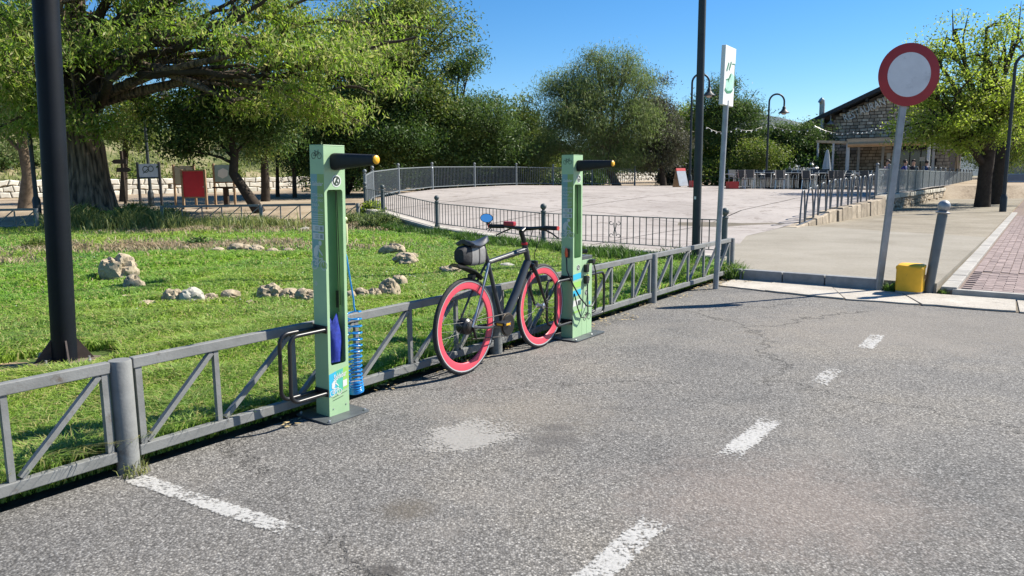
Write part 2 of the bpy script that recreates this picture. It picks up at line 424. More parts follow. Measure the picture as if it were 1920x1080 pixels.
# ------------------------------------------------------------------ mesh helpers
class MB:
    def __init__(s):
        s.v = []; s.f = []
    def add(s, vs, fs, M=None):
        o = len(s.v)
        for p in vs:
            p = Vector(p)
            s.v.append(M @ p if M is not None else p)
        s.f += [tuple(i + o for i in f) for f in fs]
        return s
    def box(s, c, d, M=None, rz=0.0, rx=0.0, ry=0.0):
        hx, hy, hz = d[0] / 2, d[1] / 2, d[2] / 2
        L = Matrix.Translation(Vector(c)) @ Matrix.Rotation(rz, 4, 'Z') @ Matrix.Rotation(ry, 4, 'Y') @ Matrix.Rotation(rx, 4, 'X')
        if M is not None:
            L = M @ L
        vs = [(x * hx, y * hy, z * hz) for x in (-1, 1) for y in (-1, 1) for z in (-1, 1)]
        return s.add(vs, [(0, 1, 3, 2), (4, 6, 7, 5), (0, 4, 5, 1), (2, 3, 7, 6), (0, 2, 6, 4), (1, 5, 7, 3)], L)
    def bar(s, a, b, wd, ht, upv=(0, 0, 1)):
        a = Vector(a); b = Vector(b)
        z = (b - a); L = z.length; z.normalize()
        x = Vector(upv).cross(z)
        if x.length < 1e-4:
            x = Vector((1, 0, 0)).cross(z)
        x.normalize(); y = z.cross(x)
        M = Matrix((x, y, z)).transposed().to_4x4(); M.translation = (a + b) / 2
        return s.box((0, 0, 0), (wd, ht, L), M)
    def tube(s, pts, r, n=8, cap=True, closed=False):
        pts = [Vector(p) for p in pts]
        rs = r if isinstance(r, (list, tuple)) else [r] * len(pts)
        o = len(s.v); K = len(pts)
        prev = None
        for i, p in enumerate(pts):
            if closed:
                t = pts[(i + 1) % K] - pts[i - 1]
            else:
                t = pts[min(i + 1, K - 1)] - pts[max(i - 1, 0)]
            t.normalize()
            if prev is None:
                a = Vector((0, 0, 1)) if abs(t.z) < .9 else Vector((1, 0, 0))
                x = a.cross(t).normalized()
            else:
                x = (prev - t * prev.dot(t)).normalized()
            prev = x
            y = t.cross(x)
            for k in range(n):
                a = 2 * math.pi * k / n
                s.v.append(p + (x * math.cos(a) + y * math.sin(a)) * rs[i])
        for i in range(K if closed else K - 1):
            j = (i + 1) % K
            for k in range(n):
                s.f.append((o + i * n + k, o + i * n + (k + 1) % n, o + j * n + (k + 1) % n, o + j * n + k))
        if cap and not closed:
            s.f.append(tuple(o + k for k in range(n))[::-1])
            s.f.append(tuple(o + (K - 1) * n + k for k in range(n)))
        return s
    def lathe(s, prof, c=(0, 0, 0), n=16, M=None):
        o = []
        vs = []; fs = []
        for (r, z) in prof:
            for k in range(n):
                a = 2 * math.pi * k / n
                vs.append((c[0] + r * math.cos(a), c[1] + r * math.sin(a), c[2] + z))
        for i in range(len(prof) - 1):
            for k in range(n):
                fs.append((i * n + k, i * n + (k + 1) % n, (i + 1) * n + (k + 1) % n, (i + 1) * n + k))
        fs.append(tuple(range(n))[::-1]); fs.append(tuple((len(prof) - 1) * n + k for k in range(n)))
        return s.add(vs, fs, M)
    def ball(s, c, r, n=12, M=None, sq=(1, 1, 1)):
        prof = []
        h = n // 2
        vs = []; fs = []
        for i in range(h + 1):
            a = math.pi * i / h
            for k in range(n):
                b = 2 * math.pi * k / n
                q = max(math.sin(a), 1e-3)
                vs.append((c[0] + r * sq[0] * q * math.cos(b), c[1] + r * sq[1] * q * math.sin(b), c[2] - r * sq[2] * math.cos(a)))
        for i in range(h):
            for k in range(n):
                fs.append((i * n + k, i * n + (k + 1) % n, (i + 1) * n + (k + 1) % n, (i + 1) * n + k))
        return s.add(vs, fs, M)
    def prism(s, poly, z0, z1, M=None):
        n = len(poly)
        vs = [(p[0], p[1], z0) for p in poly] + [(p[0], p[1], z1) for p in poly]
        fs = [tuple(range(n))[::-1], tuple(range(n, 2 * n))] + [(i, (i + 1) % n, n + (i + 1) % n, n + i) for i in range(n)]
        return s.add(vs, fs, M)
    def sheet(s, poly, M=None, z=0.0):
        return s.add([(p[0], p[1], z) for p in poly], [tuple(range(len(poly)))], M)
    def ring(s, cx, cy, r, wd, M=None, n=20, z=0.0):
        vs = []
        for k in range(n):
            a = 2 * math.pi * k / n
            for q in (r - wd / 2, r + wd / 2):
                vs.append((cx + q * math.cos(a), cy + q * math.sin(a), z))
        return s.add(vs, [(2 * k, 2 * k + 1, 2 * ((k + 1) % n) + 1, 2 * ((k + 1) % n)) for k in range(n)], M)
    def line(s, a, b, wd, M=None, z=0.0):
        a = Vector((a[0], a[1])); b = Vector((b[0], b[1]))
        d = (b - a); nn = Vector((-d.y, d.x)).normalized() * wd / 2
        return s.sheet([a + nn, a - nn, b - nn, b + nn], M, z)
    def mesh(s, name, mats, smooth=None):
        me = bpy.data.meshes.new(name)
        me.from_pydata([tuple(p) for p in s.v], [], s.f)
        for mm in (mats if isinstance(mats, (list, tuple)) else [mats]):
            me.materials.append(mm)
        if smooth is not None:
            me.polygons.foreach_set('use_smooth', [True] * len(me.polygons))
            me.set_sharp_from_angle(angle=R(smooth))
        me.update()
        return me
    def build(s, name, mt, parent=None, smooth=None, bevel=0.0):
        return link(name, s.mesh(name, mt, smooth), parent, bevel)
def link(name, me, parent=None, bevel=0.0):
    o = bpy.data.objects.new(name, me)
    COL.objects.link(o)
    if parent is not None:
        o.parent = parent
    if bevel:
        b = o.modifiers.new('bevel', 'BEVEL'); b.width = bevel; b.segments = 2; b.limit_method = 'ANGLE'
    return o
def tag(o, label, cat, group=None):
    o['label'] = label; o['category'] = cat
    if group:
        o['group'] = group
    return o
def struct(o, kind='structure'):
    o['kind'] = kind
    return o
def thing(name, label, cat, loc=(0, 0, 0), rz=0.0, group=None):
    o = bpy.data.objects.new(name, None)
    o.empty_display_size = .1
    COL.objects.link(o)
    o.location = loc; o.rotation_euler = (0, 0, rz)
    return tag(o, label, cat, group)
def copy_thing(root, loc, rz, label=None):
    r = root.copy(); COL.objects.link(r)
    r.location = loc; r.rotation_euler = (0, 0, rz)
    if label:
        r['label'] = label
    for ch in list(root.children):
        c = ch.copy(); COL.objects.link(c); c.parent = r
        for g in list(ch.children):
            d = g.copy(); COL.objects.link(d); d.parent = c
    return r
def np_mesh(name, V, Fc, k, mt, col=None):
    """fast mesh from arrays: V (n,3), Fc flat vertex indices, k verts per face"""
    me = bpy.data.meshes.new(name)
    me.vertices.add(len(V)); me.vertices.foreach_set('co', np.ascontiguousarray(V, dtype=np.float32).ravel())
    nf = len(Fc) // k
    me.loops.add(len(Fc)); me.loops.foreach_set('vertex_index', np.ascontiguousarray(Fc, dtype=np.int32))
    me.polygons.add(nf)
    me.polygons.foreach_set('loop_start', np.arange(0, nf * k, k, dtype=np.int32))
    if col is not None:
        a = me.color_attributes.new('tint', 'FLOAT_COLOR', 'POINT')
        a.data.foreach_set('color', np.ascontiguousarray(col, dtype=np.float32).ravel())
    me.materials.append(mt)
    me.update(calc_edges=True)
    return me
def inpoly(x, y, poly):
    ins = np.zeros(len(x), bool)
    n = len(poly)
    for i in range(n):
        x0, y0 = poly[i][0], poly[i][1]; x1, y1 = poly[(i + 1) % n][0], poly[(i + 1) % n][1]
        c = ((y0 > y) != (y1 > y)) & (x < (x1 - x0) * (y - y0) / ((y1 - y0) + 1e-12) + x0)
        ins ^= c
    return ins
def clip(poly, cell):
    """Sutherland-Hodgman: polygon cut by a convex cell given counter-clockwise"""
    out = [Vector((p[0], p[1])) for p in poly]
    for i in range(len(cell)):
        a = Vector(cell[i][:2]); b = Vector(cell[(i + 1) % len(cell)][:2]); d = b - a
        src, out = out, []
        for j in range(len(src)):
            p, q = src[j], src[(j + 1) % len(src)]
            sp = d.x * (p.y - a.y) - d.y * (p.x - a.x); sq = d.x * (q.y - a.y) - d.y * (q.x - a.x)
            if sp >= 0:
                out.append(p)
            if (sp >= 0) != (sq >= 0):
                out.append(p + (q - p) * (sp / (sp - sq)))
        if len(out) < 3:
            return []
    return out
TEXTS = {}
def text_mesh(body, size, mt, shear=0.0, bold=0.0):
    k = (body, size, mt.name, shear)
    if k in TEXTS:
        return TEXTS[k]
    cu = bpy.data.curves.new('lettering', 'FONT')
    cu.body = body; cu.size = size; cu.align_x = 'CENTER'; cu.align_y = 'CENTER'; cu.shear = shear; cu.offset = bold
    cu.resolution_u = 2
    o = bpy.data.objects.new('lettering', cu); COL.objects.link(o)
    dg = bpy.context.evaluated_depsgraph_get()
    me = bpy.data.meshes.new_from_object(o.evaluated_get(dg))
    bpy.data.objects.remove(o); bpy.data.curves.remove(cu)
    me.materials.clear(); me.materials.append(mt)
    TEXTS[k] = me
    return me
for a_ in (('Saldebar', .034, M_GREYP, .35, .0006), ('Saldebar', .045, M_WHITE, .35, .0008), ('ESTACION', .026, M_GREYP), ('DE LAVADO', .0235, M_GREYP), ('PARA', .026, M_GREYP), ('BICICLETAS', .0215, M_GREYP), ('RESTAURANTE', .52, M_WHITE, 0, .012)):
    text_mesh(*a_)

# ------------------------------------------------------------------ ground, road, paving
# one sheet of earth that reaches the horizon
def side(x, y):                      # >0 on the plaza side of the low railing wall
    for a, b in zip(RAIL[:-1], RAIL[1:]):
        if min(a.y, b.y) <= y <= max(a.y, b.y):
            xx = a.x + (b.x - a.x) * (y - a.y) / (b.y - a.y)
            return x - xx
    if y < RAIL[0].y:
        return x - 3.3
    if y < 41:
        pts = UPR
        for a, b in zip(pts[:-1], pts[1:]):
            if a.y <= y <= b.y:
                return x - (a.x + (b.x - a.x) * (y - a.y) / (b.y - a.y))
        return x + 5
    return -1
LS += [(60, 1.08), (80, 1.2)]
WW0 = Vector((-25.5, 36.0, 0)); WWD = Vector((.722, .692, 0)); WWN = Vector((-.692, .722, 0))
def behind(x, y):
    return (x - WW0.x) * WWN.x + (y - WW0.y) * WWN.y
def bankz(x, y):
    d_ = behind(x, y)
    k = max(0, min(1, (d_ - .3) / 13))
    k = k * k * (3 - 2 * k)
    lift = 3.9 * max(0, min(1, (22 - x) / 26))
    return interp(y, LS) + .05 + k * lift + .4 * mnoise.noise(Vector((x * .13, y * .13, 3))) * k
def gz(x, y):
    n = (x - P1.x) * NV.x + (y - P1.y) * NV.y
    if y < 7.5 or n > -0.9 and y < 11.2:
        if n > -.9:
            return -.05
    if behind(x, y) > .2 and x < 45:
        return bankz(x, y)
    s = side(x, y)
    if s < -0.05:
        return zl(x, y) - .025
    if n > -2.6 and y < 400:           # strip beside the footpath
        return .04
    return min(.04, zp(x, y) - .1) if y < 20 else min(.3, zp(x, y) - .15)
def axis(a, b, s0, s1):
    out = []
    v = a
    while v < b:
        out.append(v)
        v += s0 if abs(v) < 45 else s1
    return out + [b]
xs = [-6000, -2500, -900, -300, -150] + axis(-90, 90, .8, 6) + [150, 300, 900, 2500, 6000]
ys = [-6000, -1500, -300, -60, -20] + axis(-8, 100, .8, 6) + [150, 300, 900, 2500, 6000]
gv = [(x, y, gz(x, y) if abs(x) < 95 and -10 < y < 105 else (gz(max(-90, min(90, x)), max(-8, min(100, y))))) for y in ys for x in xs]
W_ = len(xs)
gf = [(j * W_ + i, j * W_ + i + 1, (j + 1) * W_ + i + 1, (j + 1) * W_ + i) for j in range(len(ys) - 1) for i in range(W_ - 1)]
gmb = MB(); gmb.v = gv; gmb.f = gf
GR = struct(gmb.build('ground', [M_DIRT, M_BANK], None, 60))
GR.data.polygons.foreach_set('material_index', [1 if behind(xs[i], ys[j]) > 0 else 0 for j in range(len(ys) - 1) for i in range(W_ - 1)])

KA, KB = Vector((2.98, 9.93, 0)), Vector((4.44, 8.72, 0))      # kerb line (foot)
PF = Vector((4.95, 8.42, 0))                                   # front left corner of the brick path
PR = Vector((11.2, 3.2, 0))
# car park
a0 = fen(-45, .0); a1 = fen(8.0, .0)
roadpoly = [(a0.x, a0.y), (60, a0.y), (60, -30), (12, 2.0), (5.1, 7.55), (4.2, 8.6), (3.0, 9.9), (a1.x, a1.y), (0, 0)]
rdm = MB()
for ix in range(-45, 60, 5):
    for iy in range(-40, 15, 5):
        q = clip(roadpoly[:-1], [(ix, iy), (ix + 5, iy), (ix + 5, iy + 5), (ix, iy + 5)])
        if len(q) >= 3:
            rdm.add([(p.x, p.y, 0) for p in q], [tuple(range(len(q)))])
RO = struct(rdm.build('asphalt_road', M_ASPH))
# gutter of pale concrete along the kerb: cast panels with joints
gline = [(2.62, 9.28), (3.05, 8.80), (3.72, 8.12), (4.35, 7.72), (5.05, 7.24), (6.2, 6.35), (9.0, 4.1), (12, 1.8)]
bline = [(3.02, 9.88), (3.42, 9.55), (3.98, 9.08), (4.58, 8.62), (5.5, 7.92), (6.95, 6.80), (9.6, 4.55), (12.6, 2.2)]
GU = None
gm = MB()
for i in range(7):
    q = [gline[i], gline[i + 1], bline[i + 1], bline[i]]
    gm.sheet(q, None, .004)
GU = struct(gm.build('gutter', M_WALLM))
for i in range(7):
    c = Vector((sum(p[0] for p in (gline[i], gline[i + 1], bline[i + 1], bline[i])) / 4, sum(p[1] for p in (gline[i], gline[i + 1], bline[i + 1], bline[i])) / 4))
    q = []
    A, B_, C_, D_ = [Vector(p) for p in (gline[i], gline[i + 1], bline[i + 1], bline[i])]
    # wavy worn front edge
    fr = [A.lerp(B_, k / 6) + Vector((0, random.uniform(-.03, .02))) for k in range(7)]
    q = [p + (c - p) * .012 for p in fr + [C_, D_]]
    MB().prism(q, .004, .016 + .004 * (i % 2)).build('gutter_slab', M_GUTTER, GU)
# apron
ap_back = [(9.75, 14.95), (8.9, 16.2), (8.0, 18.2), (7.55, 19.0)]
ap = [(2.99, 9.97), (4.47, 8.80), (PF.x - .02, PF.y + .03)] + [tuple((PF + EV * 8.0)[:2])] + ap_back[1:] + [(6.5, 19.0), (4.6, 16.0), (3.2, 11.6), (3.1, 10.6)]
MBa = MB().prism(ap, -.03, .128)
AP = struct(MBa.build('concrete_apron', M_APRON))
# kerb
KE = struct(MB().bar(KA + Vector((.03, .035, .035)), KB + Vector((.03, .035, .035)), .06, .06).build('kerb', M_WALLM))
kl = (KB - KA).length
kd = (KB - KA).normalized()
kn = Vector((-kd.y, kd.x, 0))
kt = 0.0
ks = [.0, .16, .70, 1.23, kl]
for i in range(4):
    L = ks[i + 1] - ks[i] - .012
    c = KA + kd * ((ks[i] + ks[i + 1]) / 2) + kn * .045
    o = MB().box((0, 0, 0), (L, .13, .16)).build('kerb_stone', M_KERB, KE, None, .012)
    o.location = (c.x, c.y, .066); o.rotation_euler = (0, 0, math.atan2(kd.y, kd.x))
# dirt strip between the wall and the path
sp_ = [tuple((PF + EV * 7.4)[:2]), tuple((PF + EV * 60)[:2]), tuple((PF + EV * 60 - NV * 8)[:2]), tuple((PF + EV * 20 - NV * 7)[:2]), (6.6, 20.0), (7.0, 18.5)]
struct(MB().sheet(sp_, None, .10).build('dirt_strip', M_STRIP))

# brick footpath: real pavers near, joined ones behind them
PW = struct(MB().prism([tuple(PF[:2]), tuple((PF + NV * 3.2)[:2]), tuple((PF + NV * 3.2 + EV * 70)[:2]), tuple((PF + EV * 70)[:2])], -.05, .062).build('brick_footpath', M_BRICK2))
bme = MB().box((0, 0, 0), (.192, .092, .03)).mesh('brick', M_BRICK)
bme2 = MB().box((0, 0, 0), (.092, .192, .03)).mesh('brick', M_BRICK)
cand = []
for r in range(-6, 190):
    e0 = r * .1
    first = e0 < 1.9
    if first:
        for k in range(18):
            n0 = .1 + k * .2 + (.1 if r % 2 else 0)
            cand.append((e0 + .05, n0, 0))
    elif r % 2 == 0:
        for k in range(34):
            cand.append((e0 + .1 + (.1 if k % 2 else 0), .05 + k * .1, 1))
sel = []
KP = Vector((.78, -.625, 0))         # front edge of the path runs with the kerb
for e, n, o_ in cand:
    p = PF + EV * e + NV * n
    fl = (p - PF).dot(Vector((-KP.y, KP.x, 0)))
    if fl < .10 or n > 3.1 or n < .22:
        continue
    d = p - Vector((0, 0, 0))
    px = 960 + FPX * p.x / p.y
    vis = px < 1935
    sel.append((not vis, p.length, p, o_))
sel.sort(key=lambda q: (q[0], q[1]))
rest = MB()
for i, (_, d, p, o_) in enumerate(sel):
    z = .058 + random.uniform(-.002, .003)
    if i < 300:
        o = link('brick', bme2 if o_ else bme, PW)
        o.location = (p.x, p.y, z); o.rotation_euler = (random.uniform(-.01, .01), random.uniform(-.01, .01), ANG_N)
    elif p.length < 30:
        rest.box((p.x, p.y, z), (.092, .192, .03) if o_ else (.192, .092, .03), None, ANG_N)
o = rest.build('paver_field', M_BRICK, PW); o['kind'] = 'stuff'
# path border stones and front edging
for i in range(34):
    c = PF + EV * (.32 + i * .62) + NV * .09
    o = MB().box((0, 0, 0), (.16, .606, .20)).build('border_stone', M_BORDER, PW, None, .008)
    o.location = (c.x, c.y, .0 + random.uniform(-.003, .003)); o.rotation_euler = (0, 0, ANG_N)
for i in range(6):
    c = PF + KP * (.52 + i * .80)
    o = MB().box((0, 0, 0), (.786, .10, .16)).build('edging_stone', M_BORDER, PW, None, .008)
    o.location = (c.x + .03, c.y + .04, -.005); o.rotation_euler = (0, 0, math.atan2(KP.y, KP.x))

# lawn sheet
FT = [fen(-14, -.06), fen(8.3, -.06)]
lawn = [(FT[0].x, FT[0].y), (FT[1].x, FT[1].y), (3.2, 11.3)] + [(p.x - .12, p.y - .12) for p in RAIL[1:4]] + [(-4.5, 20.7), (-9.5, 20.5), (-10.8, 23.6), (-13.8, 24.0), (-14.2, 22), (-12.7, 19.75), (-44, 19.4), (-44, -8)]
lm = MB()
step = 1.0
for ix in range(-46, 5):
    for iy in range(-9, 26):
        cell = [(ix, iy), (ix + 1, iy), (ix + 1, iy + 1), (ix, iy + 1)]
        q = clip(lawn, cell)
        if q:
            lm.add([(p.x, p.y, zl(p.x, p.y)) for p in q], [tuple(range(len(q)))])
LAWN = struct(lm.build('lawn', M_SOIL))
M_BARE = ground_mat('bare_soil', [(.35, (.16, .11, .07)), (.52, (.30, .22, .14)), (.66, (.42, .33, .22))], 4, 30, .8, 60)
bs_ = []
for k in range(26):
    a = 2 * math.pi * k / 26
    r_ = .46 + .13 * mnoise.noise(Vector((math.cos(a) * 1.6, math.sin(a) * 1.6, 4)))
    bs_.append((-3.50 + 1.25 * r_ * math.cos(a), 5.42 + r_ * math.sin(a)))
MB().sheet(bs_, None, .0155).build('bare_soil', M_BARE, LAWN)

# plaza of large concrete slabs
pl = [(RAIL[0].x + .05, RAIL[0].y), (5.05, 15.8), (6.9, 18.6)]
WA = Vector((12.75, 25.6, 0))        # corner of the retaining wall
WB = WA + EV * 40
pl += [(WA.x - .1, WA.y - .2), (WB.x, WB.y), (WB.x - 6, WB.y + 8), (14, 47)] + [(p.x + .1, p.y + .05) for p in UPR[::-1]] + [(p.x + .1, p.y) for p in RAIL[::-1]][:-1]
pm = MB()
for i in range(-12, 46, 2):
    for j in range(8, 70, 2):
        q = clip(pl, [(i, j), (i + 2, j), (i + 2, j + 2), (i, j + 2)])
        if q:
            pm.add([(p.x, p.y, zp(p.x, p.y) - .03) for p in q], [tuple(range(len(q)))])
PLZ = struct(pm.build('plaza', M_WALLM))
for i in range(-8, 12):
    for j in range(-2, 20):
        o0 = Vector((0, 12, 0)) + NV * (i * 4.2) + EV * (j * 4.2)
        g_ = .02
        sub = MB()
        for u in range(3):
            for v_ in range(3):
                uu = [u * 1.4 + (g_ if u == 0 else 0), (u + 1) * 1.4 - (g_ if u == 2 else 0)]
                vv = [v_ * 1.4 + (g_ if v_ == 0 else 0), (v_ + 1) * 1.4 - (g_ if v_ == 2 else 0)]
                cell = [o0 + NV * uu[0] + EV * vv[0], o0 + NV * uu[1] + EV * vv[0], o0 + NV * uu[1] + EV * vv[1], o0 + NV * uu[0] + EV * vv[1]]
                q = clip(pl, [c[:2] for c in cell])
                if q:
                    sub.add([(p.x, p.y, zp(p.x, p.y)) for p in q], [tuple(range(len(q)))])
        if sub.f:
            sub.build('slab', M_PLAZA, PLZ)

# far hills
hm = MB()
pts = [(-4200, 0), (-3000, 120), (-1500, 60), (200, 150), (900, 280), (1330, 470), (1650, 430), (2050, 330), (2700, 300), (3600, 180), (5000, 0)]
V0 = []
for k in range(90):
    x = -4200 + k * 9200 / 89
    h = interp(x, pts) + 30 * mnoise.noise(Vector((x * .004, 0, 0)))
    V0.append((x, h))
vs = []; fs = []
for k, (x, h) in enumerate(V0):
    vs += [(x, 4300, -20), (x, 4700, h * .55), (x, 5000, h), (x, 5600, -20)]
for k in range(89):
    for j in range(3):
        fs.append((k * 4 + j, (k + 1) * 4 + j, (k + 1) * 4 + j + 1, k * 4 + j + 1))
struct(MB().add(vs, fs).build('hills', M_HILL, None, 60))

# ------------------------------------------------------------------ worn road markings
def marking(name, a, b, wd, mt, parent, z=.004):
    a = Vector(a); b = Vector(b); d = (b - a).normalized(); nn = Vector((-d.y, d.x)) * wd / 2
    me = bpy.data.meshes.new(name)
    K = 6
    vs = []; fs = []
    for i in range(K + 1):
        p = a.lerp(b, i / K)
        vs += [(p.x + nn.x, p.y + nn.y, z), (p.x - nn.x, p.y - nn.y, z)]
    for i in range(K):
        fs.append((2 * i, 2 * i + 1, 2 * i + 3, 2 * i + 2))
    me.from_pydata(vs, [], fs)
    uv = me.uv_layers.new()
    for p in me.polygons:
        for li, vi in zip(p.loop_indices, p.vertices):
            uv.data[li].uv = (vi % 2, (vi // 2) / K)
    me.materials.append(mt)
    return link(name, me, parent)
PA1 = paint_mat('worn_paint', .622)
PA2 = paint_mat('very_worn_paint', .665)
PA3 = paint_mat('lime_stain', .70, (.44, .42, .385), .6, .50)
marking('painted_bay_line', (-1.90, 3.35), (-.76, 2.66), .115, PA1, RO)
marking('painted_dash', (.16, 2.22), (.60, 2.82), .155, PA1, RO)
marking('painted_dash', (1.02, 3.42), (1.50, 4.07), .15, PA1, RO)
marking('painted_dash', (1.98, 4.68), (2.35, 5.18), .15, PA2, RO)
marking('painted_dash', (2.78, 5.70), (3.22, 6.32), .15, PA1, RO)
marking('pale_stain', (-.56, 3.50), (.10, 4.10), .62, PA3, RO)

# ------------------------------------------------------------------ front fence
FE = thing('parking_fence', 'low grey metal fence with diagonal braces between lawn and asphalt', 'fence', (P1.x, P1.y, 0), math.atan2(EV.y, EV.x))
posts = [-5.8, -2.92, 0, 2.92, 5.80, 8.30]
pme = MB().lathe([(.051, -.06), (.051, .538), (.048, .546), (.02, .548)], n=18).mesh('post', M_FENCE, 50)
for t_ in posts:
    o = link('post', pme, FE); o.location = (t_, 0, 0); o.rotation_euler = (0, 0, random.random() * 6)
for a, b in zip(posts[:-1], posts[1:]):
    k = 6 if b - a > 2.7 else 5
    MB().box(((a + b) / 2, 0, .522), (b - a - .105, .042, .052)).build('top_rail', M_FENCE, FE, None, .004)
    MB().box(((a + b) / 2, 0, .092), (b - a - .105, .042, .052)).build('bottom_rail', M_FENCE, FE, None, .004)
    for s_ in (a + .078, b - .078):
        MB().box((s_, 0, .307), (.03, .03, .376)).build('upright', M_FENCE, FE)
    us = [a + (b - a) * i / k for i in range(k + 1)]
    for i in range(1, k):
        MB().box((us[i], 0, .307), (.026, .026, .376)).build('upright', M_FENCE, FE)
    for i in range(k):
        MB().bar((us[i] + (.10 if i == 0 else .035), .0, .125), (us[i + 1] - (.10 if i == k - 1 else .022), .0, .490), .024, .028, (0, 1, 0)).build('brace', M_FENCE, FE)

# ------------------------------------------------------------------ repair stations
def MF(face, h, z, off=.0012, hx=.0575, hy=.075):
    """2-D drawing plane on a station face: 'L' = side turned to the camera, 'F' = side turned to the car park"""
    if face == 'L':
        M = Matrix(((1, 0, 0), (0, 0, 1), (0, 1, 0))).transposed()
        M = Matrix(((1, 0, 0, h), (0, 0, -1, -hy - off), (0, 1, 0, z), (0, 0, 0, 1)))
    else:
        M = Matrix(((0, 0, 1, hx + off), (1, 0, 0, h), (0, 1, 0, z), (0, 0, 0, 1)))
    return M
def bike_icon(mb, s, M):
    mb.ring(-.5 * s, 0, .34 * s, .07 * s, M); mb.ring(.5 * s, 0, .34 * s, .07 * s, M)
    for a, b in (((-.5, 0), (-.22, .45)), ((-.22, .45), (.3, .45)), ((.3, .45), (-.05, 0)), ((-.05, 0), (-.5, 0)), ((-.05, 0), (-.25, .55)), ((.5, 0), (.26, .62)), ((.26, .62), (.42, .66)), ((-.36, .57), (-.14, .57))):
        mb.line((a[0] * s, a[1] * s), (b[0] * s, b[1] * s), .07 * s, M)
def rider_icon(mb, s, M):
    mb.ring(-.36 * s, -.55 * s, .26 * s, .06 * s, M, 18); mb.ring(.44 * s, -.55 * s, .26 * s, .06 * s, M, 18)
    for a, b, w_ in (((-.36, -.55), (-.1, -.2), .06), ((-.1, -.2), (.3, -.15), .06), ((.3, -.1), (.44, -.55), .06), ((-.1, -.55), (.3, -.2), .06), ((-.36, -.55), (-.1, -.55), .06)):
        mb.line((a[0] * s, a[1] * s), (b[0] * s, b[1] * s), w_ * s, M)
    mb.sheet([(x * s, y * s) for x, y in ((-.42, -.08), (-.40, .35), (-.18, .58), (.08, .60), (.12, .46), (-.02, .36), (-.06, .05), (-.2, -.1))], M)
    mb.sheet([(x * s, y * s) for x, y in ((-.02, .5), (.38, .05), (.33, -.02), (-.08, .36))], M)
    mb.sheet([(x * s, y * s) for x, y in ((-.36, -.06), (-.14, -.06), (.04, -.12), (-.1, -.5), (-.2, -.5), (-.14, -.2), (-.34, -.16))], M)
    mb.sheet([(.16 * s + .14 * s * math.cos(a), .72 * s + .15 * s * math.sin(a)) for a in [k * math.pi / 6 for k in range(12)]], M)
